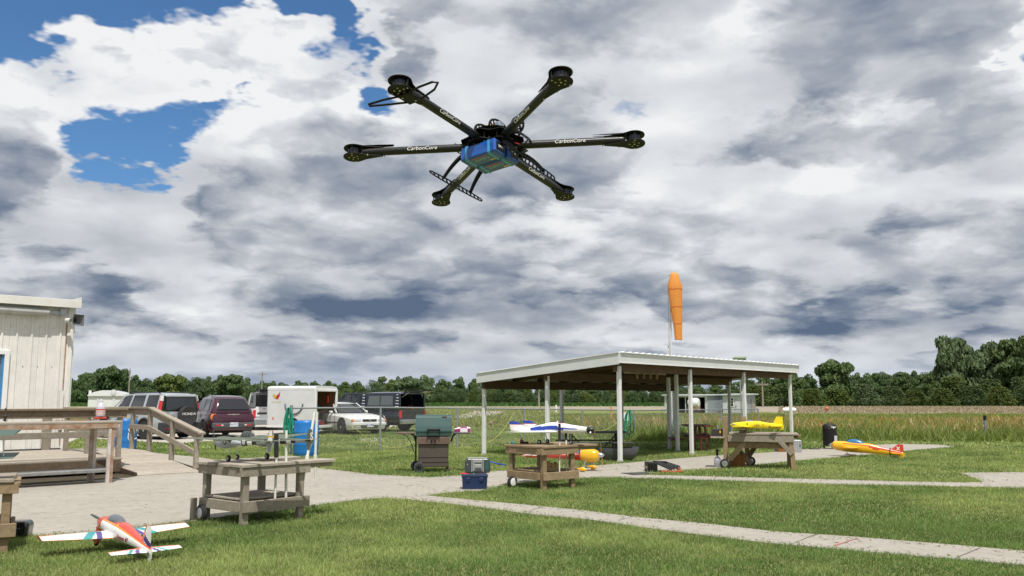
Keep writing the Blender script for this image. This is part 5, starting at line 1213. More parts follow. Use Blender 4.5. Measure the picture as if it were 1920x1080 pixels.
bx = inside('tool_chest', 'red tool chest and dark bag on the trailer floor', 'tool chest', (.45, -.95, TZ0 + .06)); MB().box((0, 0, .09), (.4, .6, .18)).build('chest', mat('dark_red_box', (.25, .03, .03), .5, var=.3), bx, bevel=.02); MB().box((.02, .02, .20), (.3, .4, .05)).build('lid', CHROME, bx, bevel=.01)
dk_ = inside('dark_clothing_bag', 'dark garment bag leaning in the white trailer doorway', 'bag', (.75, -1.25, TZ0 + .06)); MB().loft([[(x * s_, y * s_, z) for x, y in ((-.2, -.2), (.2, -.2), (.24, .2), (-.2, .24))] for z, s_ in ((0, .9), (.4, 1.1), (.8, .9), (1.0, .4))]).build('bag', mat('dark_cloth', (.02, .025, .035), .9), dk_, smooth=True)

# white domed cabin at the left
q0 = at(204, 806); cab = thing('domed_white_cabin', 'white cabin with a domed roof and round vent, behind the silver car', 'cabin', (W(203, 800, 48).x, 48, 0), .25)
YC = cab.location.y; wC = (W(233, 750, YC) - W(172, 750, YC)).x / 2 * .98; zC = W(200, 742, YC).z
for c, d in (((0, -1, zC / 2 + .2), (2 * wC, .05, zC - .4)), ((-wC, .2, zC / 2 + .2), (.05, 2.4, zC - .4)), ((wC, .2, zC / 2 + .2), (.05, 2.4, zC - .4)), ((0, 1.4, zC / 2 + .2), (2 * wC, .05, zC - .4))): MB().box(c, d).build('wall', WCAR, cab, bevel=.01)
MB().loft([[(wC * 1.06 * x, y, zC - .02 + z * .42) for x, z in ((-1, 0), (-.95, .22), (-.6, .55), (-.2, .72), (.2, .72), (.6, .55), (.95, .22), (1, 0))] for y in (-1.12, 1.5)]).build('domed_roof', WCAR, cab, smooth=True, angle=25)
MB().lathe([(.14, 0), (.15, .04), (.05, .05)], (wC * .42, -1.1, zC + .17), 'Y', rot=Matrix.Rotation(PI, 3, 'Z')).build('round_vent', GWHITE, cab)
for x in (-.35, .35): MB().box((wC * x * 1.3, -1.04, zC * .55), (.10, .03, zC * .75)).build('wall_post', GWHITE, cab)
for i in range(10): MB().box((-.2 + i * .15, -1.035, zC - .95), (.07, .012, .12), rot=Matrix.Rotation(.5, 3, 'Y')).build('louvre', TRIM, cab)
MB().box((-wC * .95, -.9, zC + .15), (.12, .12, .25)).build('vent_stack', WCAR, cab)
for x in (-.8, .8): MB().box((wC * x, .2, .13), (.15, 2.2, .26)).build('skid', TRIM, cab)

# ---------------------------------------------------------------- work stands
def stand(name, label, F, e1, e2, l1, l2, arm=.4, m=WG, mt=WGl, h=.72, shelf=.22, wheels=True, wheelrim=STEEL, slot=.5, wy=None, wax='Y'):
    F = Vector((F[0], F[1], 0)); t = thing(name, label, 'work stand', F, math.atan2(e1[1], e1[0]))
    S = .080
    for x, y in ((0, 0), (l1, 0), (0, l2), (l1, l2)):
        z0 = .0
        MB().box((x, y, (h - .04 + z0) / 2), (S, S, h - .04 - z0)).build('leg', m, t, bevel=.006)
    def ap(a, b, z, hh, nm='apron'): MB().beam((a[0], a[1], z), (b[0], b[1], z), .04, hh).build(nm, m, t, bevel=.005)
    g = S / 2 + .022
    ap((-.11, -g), (l1 + .10, -g), h - .095, .105); ap((-g, -.045), (-g, l2 + .08), h - .095, .105); ap((-.05, l2 + g), (l1 + arm, l2 + g), h - .095, .105); ap((l1 + g, .05), (l1 + g, l2), h - .095, .105)
    n = max(5, int((l2 + .2) / .145)); wpl = (l2 + .2) / n
    for i in range(n):
        y = -.10 + (i + .5) * wpl
        x1 = l1 + arm if i < 2 or i >= n - 2 else l1 * slot
        x0 = -.10 + random.uniform(-.015, .02); x1 += random.uniform(-.02, .02)
        MB().box(((x0 + x1) / 2, y, h - .0205 + .0), (x1 - x0, wpl - .008, .038)).build('top_board', mt, t, bevel=.005)
    MB().box((l1 * slot + .06, l2 / 2, h - .0595), (.10, l2 + .1, .036)).build('cross_batten', m, t)
    # end block on the arm
    MB().beam((l1 + .06, -g + .02, h - .065), (l1 + arm - .02, -g + .02, h - .065), .04, .05).build('arm_stiffener', m, t, bevel=.004)
    ap((-.06, -g), (l1 + .10, -g), shelf, .13, 'lower_rail'); ap((-g, .03), (-g, l2 + .04), shelf, .12, 'lower_rail'); ap((0, l2 + g), (l1, l2 + g), shelf, .11, 'lower_rail'); ap((l1 + g, 0), (l1 + g, l2), shelf, .11, 'lower_rail')
    ns = 5
    for i in range(ns):
        y = .06 + (i + .5) * (l2 - .1) / ns; MB().box((l1 / 2 + random.uniform(-.02, .02), y, shelf + .078 + random.uniform(0, .004)), (l1 + .05, (l2 - .1) / ns - .012, .026)).build('shelf_board', mt, t, bevel=.004)
    if wheels:
        for yy in ((l2 + .0,) if wy is None else wy):
            if wy is None: MB().box((-.16, yy + .02, .14), (.05, .08, .28)).build('axle_block', m, t, bevel=.004)
            w_ = MB().lathe([(.045, -.03), (.085, -.03), (.10, -.018), (.10, .018), (.085, .03), (.045, .03)], (-.115 if wy is None else -.10, yy - .09 if wy is None else yy, .10), wax, n=24).build('wheel', RUBBER, t, smooth=True)
            r_ = MB(); r_.lathe([(.068, -.034), (.055, -.040), (.02, -.036), (.005, -.038)], (-.115 if wy is None else -.10, yy - .09 if wy is None else yy, .10), wax, n=20); r_.build('rim', wheelrim, w_, smooth=True)
    return t
t1 = stand('aircraft_work_stand', 'weathered grey wooden work stand on the grass edge, carrying the grey twin-boom model', (-3.19, 10.72), (.64, .77), (-.77, .64), .80, .82, arm=.48, wax='X')
t2 = stand('aircraft_work_stand', 'brown wooden work stand with a white wheel rim, carrying the white and blue twin-tail model', (.52, 14.74), (.745, .667), (-.82, .57), .66, .78, arm=.55, m=WT, mt=WT, wheelrim=WHITE, shelf=.225, wy=(.66,))
lf = at(10, 1037); t0 = stand('aircraft_work_stand', 'grey wooden work stand cut by the left edge of the picture', (lf.x - .82, lf.y - .42), (.88, .475), (-.475, .88), .90, .62, arm=.06, m=WT, mt=WG, wheels=False, slot=1.0)
bpy.context.view_layer.update()
def pipe(parent, a, b, r_, m, nm): return MB().tube([a, b], r_, None, 10).build(nm, m, parent, smooth=True, world=True)
FOAM = mat('black_foam', (.018, .018, .02), .9, bump=.2)
pipe(t1, W(518, 814, 11.05), W(518, 858, 11.05), .028, FOAM, 'foam_sleeve'); pipe(t1, W(518.5, 860, 11.05), W(515, 951, 11.05), .015, PVC, 'pvc_pipe')
pipe(t1, W(537, 807, 11.2), W(536, 951, 11.2), .017, PVC, 'pvc_pipe')
pipe(t1, W(590, 773, 11.7), W(576, 858, 11.6), .018, PVC, 'pvc_pipe'); pipe(t1, W(574, 866, 11.55), W(568, 905, 11.5), .015, PVC, 'pvc_pipe')
pipe(t1, W(594.5, 772, 12.1), W(591, 858, 12.1), .018, PVC, 'pvc_pipe'); pipe(t1, W(591.5, 872, 12.1), W(591, 897, 12.1), .015, PVC, 'pvc_pipe')
for px, py, Y in ((575.5, 858, 11.6), (591, 857, 12.1)): pipe(t1, W(px, py - 4, Y), W(px, py + 4, Y), .027, PVC, 'pipe_collar')
pipe(t2, W(1049, 794, 14.95), W(1049, 827, 14.95), .022, FOAM, 'foam_sleeve'); pipe(t2, W(1049.5, 830, 14.95), W(1049, 887, 14.95), .012, PVC, 'pvc_pipe')
pipe(t2, W(1061, 811, 15.2), W(1061, 824, 15.2), .022, FOAM, 'foam_sleeve'); pipe(t2, W(1061.5, 825, 15.2), W(1062, 886, 15.2), .013, PVC, 'pvc_pipe')

# braced bench on the right
P1, P2, P3 = at(1362, 878), at(1404, 873), at(1489, 881)
A1 = (P3 - P1).normalized(); rz3 = math.atan2(A1.y, A1.x); B1 = Vector((-A1.y, A1.x, 0)); L3 = (P3 - P1).length
t3b = thing('braced_work_bench', 'brown wooden bench with diagonal braces and tall posts, carrying the yellow low-wing model', 'work bench', P1, rz3)
TB = WB; HB = .72
def b3(a, b, w_, h_, nm, m=TB): return MB().beam(a, b, w_, h_).build(nm, m, t3b, bevel=.006)
p2 = wm(t3b).inverted() @ P2
b3((0, 0, 0), (0, 0, W(1362, 781, P1.y).z), .12, .10, 'tall_post', WT); b3((p2.x, p2.y, 0), (p2.x - .08, p2.y, W(1398, 781, P2.y).z), .12, .10, 'tall_post', WT)
b3((L3, 0, 0), (L3 - .05, 0, HB - .04), .11, .10, 'leg', WT); b3((L3 - .1, .72, 0), (L3 - .1, .72, HB - .04), .10, .09, 'leg')
b3((.05, -.06, HB - .075), (L3 + .02, -.06, HB - .075), .045, .14, 'front_beam', WG); b3((.05, .78, HB - .075), (L3 + .02, .78, HB - .075), .045, .14, 'rear_beam')
b3((.05, -.0, HB - .22), (L3, -.0, HB - .22), .045, .12, 'inner_beam')
for i in range(6): MB().box((L3 / 2 + .08 + random.uniform(-.02, .02), -.02 + i * .15, HB + .018), (L3 + .04, .142, .036)).build('top_board', WG, t3b, bevel=.005)
MB().box((L3 + .09, .3, HB - .03), (.14, .3, .07)).build('end_block', WB, t3b, bevel=.008)
def b3w(a, b, w_, h_, m=TB): return MB().beam(a, b, w_, h_).build('brace', m, t3b, bevel=.005, world=True)
b3w(W(1368, 862, 19.3), W(1399, 826, 19.25), .05, .11, WT); b3w(W(1376, 832, 19.6), W(1407, 870, 19.8), .05, .10, WG); b3w(W(1419, 832, 19.85), W(1401, 860, 19.85), .05, .10); b3w(W(1460, 825, 18.95), W(1485, 852, 18.9), .05, .10, WG)
MB().box((-.16, .1, HB - .06), (.30, .5, .03)).build('side_shelf', WG, t3b, bevel=.004)
for x, y in ((-.02, -.11), (p2.x + .05, p2.y - .1)):
    w_ = MB().lathe([(.05, -.03), (.09, -.03), (.105, -.018), (.105, .018), (.09, .03), (.05, .03)], (x, y, .105), 'Y', n=24).build('wheel', RUBBER, t3b, smooth=True)
    MB().lathe([(.062, -.034), (.05, -.037), (.02, -.028), (.005, -.028)], (x, y, .105), 'Y', n=20).build('rim', CHROME, w_, smooth=True)

# ---------------------------------------------------------------- model aircraft: local x = nose, y = left wing
def fus(secs, col, n=24, ex=2.3):
    """secs: (x, half width, z centre, half height up, half height down)"""
    b = MB(); rings = []
    for x, w_, zc_, hu, hd in secs:
        r_ = []
        for k in range(n):
            a = 2 * PI * k / n; c, s_ = math.cos(a), math.sin(a); h_ = hu if s_ > 0 else hd
            r_.append((x, w_ * abs(c) ** (2 / ex) * (1 if c >= 0 else -1), zc_ + h_ * abs(s_) ** (2 / ex) * (1 if s_ >= 0 else -1)))
        rings.append(r_)
    nx = len(rings)
    def mats(i, k):
        a = 2 * PI * (k + .5) / n; xm = (secs[min(i, nx - 1)][0] + secs[min(i + 1, nx - 1)][0]) / 2
        return col(xm, a)
    return b.loft(rings, None, mats=mats)
def dense(secs, n=34):
    xs = [s[0] for s in secs]; o = []
    sg = -1 if xs[0] > xs[-1] else 1
    xx = np.linspace(xs[0], xs[-1], n); xo = [x * sg for x in xs]
    for x in xx: o.append(tuple([float(x)] + [float(np.interp(x * sg, xo, [s[j] for s in secs])) for j in range(1, 5)]))
    return o
AF = [(0, 0), (.03, .32), (.12, .75), (.3, 1.), (.55, .8), (.8, .42), (1, .04)]
def wing(parent, name, x0, y0, z0, span, c0, c1, sweep, dih, th, col, side=1, ns=26, axis='y', nf=14, m=None):
    """tapered surface; col(span fraction, chord fraction, top) picks the covering"""
    b = MB(); rings = []; fr = []
    fs_ = [k / nf for k in range(nf + 1)]
    for f in fs_: fr.append((f, 1))
    for f in reversed(fs_[1:-1]): fr.append((f, -1))
    for i in range(ns + 1):
        t_ = i / ns; c = c0 + (c1 - c0) * t_; r_ = []
        for f, s_ in fr:
            zz = np.interp(f, [a for a, _ in AF], [b_ for _, b_ in AF]) * th * c * (1 if s_ > 0 else -.45)
            x = x0 - sweep * t_ - f * c; q = span * t_
            p = (x, y0 + side * q, z0 + dih * t_ + zz) if axis == 'y' else (x, y0 + zz, z0 + q * side)
            r_.append(p)
        rings.append(r_)
    def mats(i, k):
        f = (fr[k][0] + fr[(k + 1) % len(fr)][0]) / 2; return col((i + .5) / ns, f, k < nf)
    b.loft(rings, None, mats=mats)
    return b.build(name, m, parent)
def prop(parent, x, z, r_, m, ang, wd=.03):
    b = MB()
    for s_ in (1, -1):
        secs = []
        for t_, w_ in ((.08, .5), (.3, 1), (.6, .95), (.9, .6), (1, .2)):
            tw = .7 - .5 * t_; q = []
            for u, v in ((-.5, 0), (0, .12), (.5, 0), (0, -.12)):
                px_ = (u * math.sin(tw) + v * math.cos(tw)) * wd * w_; py_ = (u * math.cos(tw) - v * math.sin(tw)) * wd * w_
                q.append((x + px_ * s_, s_ * (t_ * r_ * math.cos(ang)) - py_ * math.sin(ang), z + s_ * (t_ * r_ * math.sin(ang)) + py_ * math.cos(ang)))
            secs.append(q)
        b.loft(secs)
    return b.build('propeller', m, parent)
def gear(parent, x, y, z1, r_, m=RUBBER, leg=CHROME, pant=None, x1=None, ys=.35):
    MB().tube([(x1 if x1 is not None else x, y * ys, z1), (x, y, r_)], .006, None, 6).build('landing_leg', leg, parent)
    w_ = MB().lathe([(r_ * .5, -.012), (r_ * .85, -.014), (r_, -.006), (r_, .006), (r_ * .85, .014), (r_ * .5, .012)], (x, y, r_), 'Y', n=18).build('wheel', m, parent, smooth=True)
    MB().lathe([(r_ * .5, -.016), (r_ * .45, .0), (r_ * .5, .016)], (x, y, r_), 'Y', n=12).build('hub', STEEL, w_)
    if pant:
        b = MB(); b.loft([[(x + dx_, y + w2 * math.cos(a), r_ * 1.25 + zc_ + h2 * math.sin(a)) for a in [2 * PI * k / 12 for k in range(12)]] for dx_, w2, h2, zc_ in ((r_ * 1.7, .004, .006, 0), (r_ * 1.3, r_ * .42, r_ * .6, 0), (.0, r_ * .6, r_ * .95, .0), (-r_ * 1.5, r_ * .35, r_ * .5, .1 * r_), (-r_ * 2.6, .004, .006, .25 * r_))]); b.build('wheel_pant', pant, parent, smooth=True)
def canopy(parent, x0, x1, zb, w_, h_, m, xpk=.45):
    b = MB(); secs = []
    for i in range(11):
        t_ = i / 10; k = math.sin(PI * t_ ** (.85)) ** .6 if 0 < t_ < 1 else .03; secs.append([(x0 + (x1 - x0) * t_, w_ * k ** .5 * math.cos(a), zb + h_ * k * max(-.15, math.sin(a))) for a in [2 * PI * q / 16 for q in range(16)]])
    return b.loft(secs).build('canopy', m, parent, smooth=True)
GW = mat('gloss_white_film', (.80, .80, .79), .22, coat=.4); GR_ = mat('gloss_red_film', (.58, .055, .025), .25, coat=.4); GO = mat('gloss_orange_film', (.78, .24, .03), .25, coat=.4); GY = mat('gloss_yellow_film', (.80, .50, .015), .28, coat=.3)
GB = mat('gloss_blue_film', (.02, .06, .38), .25, coat=.4); GT = mat('gloss_teal_film', (.02, .30, .30), .28, coat=.4); GP = mat('gloss_purple_film', (.06, .03, .20), .28, coat=.4); GYO = mat('gloss_golden_film', (.83, .44, .012), .25, coat=.5)
CLEARC = mat('tinted_canopy', (.11, .125, .14), .08, spec=.9); WOODP = mat('wooden_propeller', (.50, .28, .10), .45, var=.2, stretch=(8, 8, 1)); GREYP = mat('grey_propeller', (.10, .11, .12), .4)
LEM = mat('lemon_yellow_film', (.83, .66, .01), .3, coat=.3)

# A: white, red and orange aerobatic model on the grass
pa = thing('model_aeroplane', 'white model aeroplane with red top and orange wing edges on the near grass', 'model aeroplane', (-3.92, 9.02, .02), rot=(0, -R(5), R(132)))
def colA(x, a):
    s_ = math.sin(a)
    if x > .30: return GR_ if s_ > -.2 or x > .38 else GW
    if s_ > .74: return GR_
    if s_ > .58: return GO
    if s_ < -.55: return GB
    return GW
SA = [(.50, .035, .15, .03, .03), (.47, .065, .15, .045, .05), (.36, .075, .15, .06, .065), (.30, .075, .15, .065, .07), (.1, .08, .15, .075, .075), (-.15, .075, .15, .075, .07), (-.45, .05, .145, .05, .05), (-.75, .025, .135, .028, .03), (-.86, .012, .13, .02, .025)]
SA = [(x, w_ * 1.22, z + .02, a * 1.3, b * 1.1) for x, w_, z, a, b in SA]
fb = fus(dense(SA, 44), colA, 28).build('fuselage', GW, pa, smooth=True, angle=50)
canopy(pa, .28, -.08, .240, .066, .068, CLEARC)
def wA(t_, f, top):
    if f < .10 + .30 * t_: return GR_ if f < .05 + .17 * t_ else GO
    if .12 < t_ + (.5 - f) * .10 - .02 and t_ + (.5 - f) * .10 < .22 and f > .25: return GP
    if .235 < t_ + (.5 - f) * .22 < .36 and f > .2: return GT
    if f > .96: return GO
    return GW
for s_ in (1, -1): wing(pa, 'wing', .22 if s_ else 0, s_ * .06, .125, .645, .32, .20, .03, .02, .085, wA, s_, 90, nf=26)
def sA(t_, f, top): return GR_ if f < .20 else GO if f < .34 else GT if .30 < t_ + (.5 - f) * .3 < .42 else GP if .12 < t_ + (.5 - f) * .2 < .24 else GW
for s_ in (1, -1): wing(pa, 'tailplane', -.62, s_ * .015, .135, .31, .20, .12, .04, .0, .05, sA, s_, 20)
def fA(t_, f, top): return GR_ if f < .13 else GO if f < .26 else GP if (.35 < t_ * .8 + f * .3 < .55) else GT if (.1 < t_ * .8 + f * .3 - .15 < .15) else GW
wing(pa, 'fin', -.58, 0, .15, .22, .27, .13, .12, 0, .05, fA, 1, 18, axis='z'); wing(pa, 'rudder', -.80, 0, .155, .13, .10, .08, .0, 0, .05, lambda a, b, c: GW, -1, 8, axis='z')
prop(pa, .53, .17, .15, GREYP, .55); MB().lathe([(.035, 0), (.028, .03), (.006, .055)], (.50, 0, .17), 'X', n=18).build('spinner', GR_, pa, smooth=True)
MB().box((.43, .055, .10), (.10, .05, .08)).build('engine_cheek', GR_, pa, bevel=.01)
gear(pa, .18, .16, .09, .045, pant=GR_); gear(pa, .18, -.16, .09, .045, pant=GR_); gear(pa, -.80, .003, .11, .018)
for i, x in enumerate((-.10, -.22, -.34, -.46)):   # yellow stars on the turtledeck
    sz = .022 - .004 * i; yy = .060 - .012 * i; zz = .246 - .016 * i
    pts = []
    for k in range(10):
        a = PI / 2 + k * PI / 5; r_ = sz if k % 2 == 0 else sz * .42; pts.append((r_ * math.cos(a), r_ * math.sin(a)))
    fM = frame((x, yy, zz), (-1, 0, .0), (0, -.55, .8)); b = MB(); b.prism(pts, lambda u, v: tuple(fM @ Vector((u, v, -.002))), lambda u, v: tuple(fM @ Vector((u, v, .004)))); b.build('star', GY, pa)
text('Venus 40', .062, mat('dark_red_script', (.25, .03, .05), .4), pa, frame((-.30, .080, .165), (-1, -.13, .0), (0, .0, 1)), shear=.3)

# B: grey twin-boom warplane on the stand
OD = mat('olive_drab_film', (.115, .135, .10), .55, var=.15, vscale=5); LG = mat('light_grey_film', (.33, .36, .38), .5, var=.08); BKF = mat('matt_black_film', (.02, .02, .022), .5); NB = mat('insignia_blue', (.02, .03, .10), .5)
tb_ = W(469, 822, 11.25)
pb = thing('twin_boom_model_aeroplane', 'grey green twin-boom propeller warplane model standing on the nearest work stand', 'model aeroplane', (tb_.x, 11.25, .722), math.atan2(.66, -.75))
ZB = .25
def colB(x, a): return OD if math.sin(a) > -.05 else LG
for s_ in (1, -1):
    def cb_(x, a, s_=s_):
        if -.42 < x < -.30 or -.62 < x < -.52: return BKF if math.sin(a) < .45 else OD
        if (-.30 <= x < -.17 or -.52 <= x <= -.42) and math.sin(a) < .45: return GW
        return OD if math.sin(a) > -.05 + .0 * x else LG
    SB = [(.36, .012, ZB, .02, .02), (.33, .04, ZB, .04, .05), (.25, .055, ZB, .055, .085), (.12, .058, ZB, .06, .095), (0, .055, ZB, .055, .08), (-.18, .05, ZB, .045, .06), (-.35, .038, ZB, .035, .042), (-.6, .026, ZB + .01, .026, .03), (-.86, .014, ZB + .012, .016, .016)]
    b = fus(dense(SB, 40), cb_, 20); b.v = [v + Vector((0, s_ * .275, 0)) for v in b.v]; bm_ = b.build('boom', OD, pb, smooth=True, angle=50)
    MB().loft([[(x, s_ * .275 + s_ * .052 + w_ * math.cos(a), ZB - .01 + w_ * 1.1 * math.sin(a)) for a in [2 * PI * k / 10 for k in range(10)]] for x, w_ in ((-.12, .012), (-.14, .03), (-.24, .03), (-.32, .01))]).build('radiator', LG, pb, smooth=True)
    def finc(t_, f, top): return OD
    wing(pb, 'fin', -.78, s_ * .275, ZB + .01, .145, .17, .07, .06, 0, .05, (lambda t_, f, top: OD) if s_ < 0 else (lambda t_, f, top: GW if .15 < f < .8 and (t_ < .42 or t_ > .58) else (GYO if .42 <= t_ <= .58 else OD)), 1, 14, axis='z')
    wing(pb, 'fin', -.78, s_ * .275, ZB + .01, .11, .17, .05, .05, 0, .05, lambda t_, f, top: LG, -1, 8, axis='z')
    wing(pb, 'outer_wing', .12, s_ * .30, ZB + .02, .60, .27, .10, .05, .04, .09, lambda t_, f, top: OD if top else LG, s_, 12)
    gear(pb, .03, s_ * .275, ZB - .05, .042, ys=1.0)
    prop(pb, .37, ZB, .13, GREYP, .9 + s_ * .5, .022); bpy.data.objects[-1] if False else None
    for ob in [o for o in pb.children if o.name.startswith('propeller')][-1:]: ob.location = (0, s_ * .275, 0)
    MB().lathe([(.022, 0), (.016, .025), (.004, .04)], (.355, s_ * .275, ZB), 'X', n=14).build('spinner', LG, pb, smooth=True)
wing(pb, 'centre_wing', .13, -.30, ZB + .015, .60, .29, .29, 0, 0, .07, lambda t_, f, top: OD if top else LG, 1, 8)
wing(pb, 'tailplane', -.80, -.42, ZB + .03, .84, .12, .12, 0, 0, .05, lambda t_, f, top: OD if top else LG, 1, 8)
SP = [(.40, .012, ZB, .015, .015), (.36, .045, ZB, .035, .045), (.22, .065, ZB, .055, .06), (.05, .068, ZB, .06, .06), (-.15, .05, ZB + .01, .045, .045), (-.32, .01, ZB + .02, .015, .015)]
fus(dense(SP, 24), colB, 20).build('centre_pod', OD, pb, smooth=True, angle=50); canopy(pb, .20, -.10, ZB + .045, .05, .075, mat('dark_tinted_canopy', (.045, .055, .05), .1, spec=.9))
for x in (.12, .04, -.02): MB().tube([(x, .05 * math.cos(a), ZB + .045 + .074 * math.sin(a)) for a in [PI * k / 10 for k in range(11)]], .003, None, 4).build('canopy_frame', OD, pb)
gear(pb, .28, .0, ZB - .04, .035)
# insignia on the outer side of the near boom
def disc(parent, M, r_, m, nm, off=.002):
    b = MB(); b.prism([(r_ * math.cos(2 * PI * k / 20), r_ * math.sin(2 * PI * k / 20)) for k in range(20)], lambda u, v: tuple(M @ Vector((u, v, -.002))), lambda u, v: tuple(M @ Vector((u, v, off)))); return b.build(nm, m, parent)
Mi = frame((.035, .275 + .058, ZB), (-1, 0, 0), (0, .0, 1)); disc(pb, Mi, .040, NB, 'insignia_disc')
b = MB(); b.prism([((.036 if k % 2 == 0 else .015) * math.cos(PI / 2 + k * PI / 5), (.036 if k % 2 == 0 else .015) * math.sin(PI / 2 + k * PI / 5)) for k in range(10)], lambda u, v: tuple(Mi @ Vector((u, v, .002))), lambda u, v: tuple(Mi @ Vector((u, v, .005)))); b.build('insignia_star', GW, pb)
for s_ in (1, -1): b = MB(); b.prism([(s_ * .042, -.012), (s_ * .075, -.012), (s_ * .075, .010), (s_ * .042, .010)], lambda u, v: tuple(Mi @ Vector((u, v, -.006))), lambda u, v: tuple(Mi @ Vector((u, v, .003)))); b.build('insignia_bar', GW, pb)
text('KI', .074, GW, pb, frame((-.36, .275 + .040, ZB + .0), (-1, .07, 0), (0, 0, 1)), bold=.002)
text('S', .13, GW, pb, frame((-.925, -.275 + .012, ZB + .065), (-1, .0, 0), (0, 0, 1)), 'tail_letter', bold=.004)

# C: white and blue twin-tail pusher style model on the second stand
tc = W(1040, 804, 15.35)
pc_ = thing('twin_tail_model_aeroplane', 'white and blue delta winged model with two blue topped fins on the brown work stand', 'model aeroplane', (tc.x - .05, 15.35, .722), R(-28))
ZC = .255
def colC(x, a):
    s_ = math.sin(a)
    if x > .66: return BKF
    if -.38 < x < .52:
        q = (.52 - x) / .90
        if -.55 * q + .05 < s_ < .10 + .55 * q: return GB
    return GW
SC = [(.72, .03, ZC, .03, .03), (.66, .04, ZC, .035, .04), (.6, .052, ZC, .04, .05), (.35, .07, ZC, .065, .06), (.15, .075, ZC + .01, .085, .06), (0, .072, ZC + .01, .085, .06), (-.2, .06, ZC, .06, .055), (-.42, .035, ZC - .02, .035, .03), (-.50, .015, ZC - .03, .015, .015)]
SC = [(x, a * 1.2, z, b * 1.25, c * 1.25) for x, a, z, b, c in SC]
fus(dense(SC, 46), colC, 28).build('fuselage', GW, pc_, smooth=True, angle=50); canopy(pc_, .26, .02, ZC + .075, .05, .055, mat('maroon_canopy', (.09, .015, .02), .12, spec=.8))
MB().tube([(.12, .05 * math.cos(a), ZC + .07 + .063 * math.sin(a)) for a in [PI * k / 10 for k in range(11)]], .006, None, 6).build('canopy_hoop', GW, pc_)
def wC(t_, f, top): return GR_ if (f > .90 and t_ > .35) else GW
for s_ in (1, -1):
    wing(pc_, 'delta_wing', .18, s_ * .05, ZC - .045, .42, .78, .34, .50, .0, .035, wC, s_, 16)
    def fC(t_, f, top): return GB if t_ > .68 else (GR_ if t_ > .62 else GW)
    o = wing(pc_, 'fin', -.26, s_ * .26, ZC - .03, .16, .40, .16, .28, 0, .04, fC, 1, 22, axis='z')
    gear(pc_, -.16, s_ * .16, ZC - .05, .038)
gear(pc_, .36, .0, ZC - .05, .038)
MB().lathe([(.045, 0), (.05, .03), (.03, .07), (.012, .09)], (.70, 0, ZC), 'X', n=16).build('engine', mat('dark_engine', (.05, .05, .055), .4, .6), pc_, smooth=True)
for a in (0, 2.1, 4.2): MB().cyl((.73, 0, ZC), (.73, .07 * math.cos(a), ZC + .07 * math.sin(a)), .018, None, 8).build('cylinder_head', STEEL, pc_)
prop(pc_, .80, ZC, .17, mat('brown_propeller', (.14, .06, .04), .4), PI / 2 - .1)
MB().box((-.28, 0, ZC + .04), (.08, .06, .05)).build('rear_engine', STEEL, pc_, bevel=.008)

# D: yellow nosed model on the path behind the second stand
pd = thing('model_aeroplane', 'white and red model aeroplane with a yellow cowl on the path behind the brown stand', 'model aeroplane', at(1100, 884) + Vector((-.30, .17, .0)), R(-24))
ZD = .34
def colD(x, a):
    s_ = math.sin(a)
    if x > .24: return GYO
    if x > .16 - .0 * s_ and s_ > .1: return GB
    if s_ < -.05 + .25 * max(0, x): return GR_
    if s_ < .08 and x < 0: return GO if s_ > .02 else GB
    return GW
SD = [(.62, .03, ZD, .03, .03), (.60, .09, ZD - .01, .085, .10), (.50, .13, ZD - .01, .13, .145), (.38, .13, ZD - .01, .135, .145), (.24, .12, ZD, .125, .13), (.2, .105, ZD, .11, .12), (-.1, .095, ZD, .12, .11), (-.5, .06, ZD - .02, .08, .07), (-.95, .03, ZD - .06, .04, .035), (-1.1, .01, ZD - .07, .02, .02)]
fus(dense(SD, 50), colD, 28).build('fuselage', GW, pd, smooth=True, angle=50); canopy(pd, .22, -.20, ZD + .085, .075, .085, CLEARC)
for s_ in (1, -1): wing(pd, 'wing', .24, s_ * .08, ZD + .0, .74, .36, .20, .05, .02, .09, lambda t_, f, top: GR_ if (f < .35 or t_ > .75) else (GW if top else GR_), s_, 24)
for s_ in (1, -1): wing(pd, 'tailplane', -.86, s_ * .02, ZD - .03, .34, .2, .13, .04, 0, .05, lambda t_, f, top: GR_ if t_ > .5 else GW, s_, 10)
wing(pd, 'fin', -.84, 0, ZD - .02, .24, .26, .12, .12, 0, .05, lambda t_, f, top: GR_ if f < .4 else GW, 1, 12, axis='z')
MB().lathe([(.055, 0), (.05, .04), (.03, .085), (.006, .11)], (.61, 0, ZD), 'X', n=20).build('spinner', CHROME, pd, smooth=True); prop(pd, .66, ZD, .27, WOODP, -1.35, .045)
MB().lathe([(.03, 0), (.03, .006)], (.585, -.055, ZD + .03), 'X', n=12).build('air_inlet', BLACK, pd); MB().lathe([(.03, 0), (.03, .006)], (.585, .055, ZD + .03), 'X', n=12).build('air_inlet', BLACK, pd)
gear(pd, .36, .33, ZD - .1, .05, pant=GYO); gear(pd, .36, -.33, ZD - .1, .05, pant=GYO, leg=CHROME); gear(pd, -1.0, .0, ZD - .08, .022)
MB().tube([(.5, .03, ZD - .12), (.44, .04, ZD - .19), (.30, .04, ZD - .2)], .016, None, 8).build('exhaust', STEEL, pd, smooth=True)

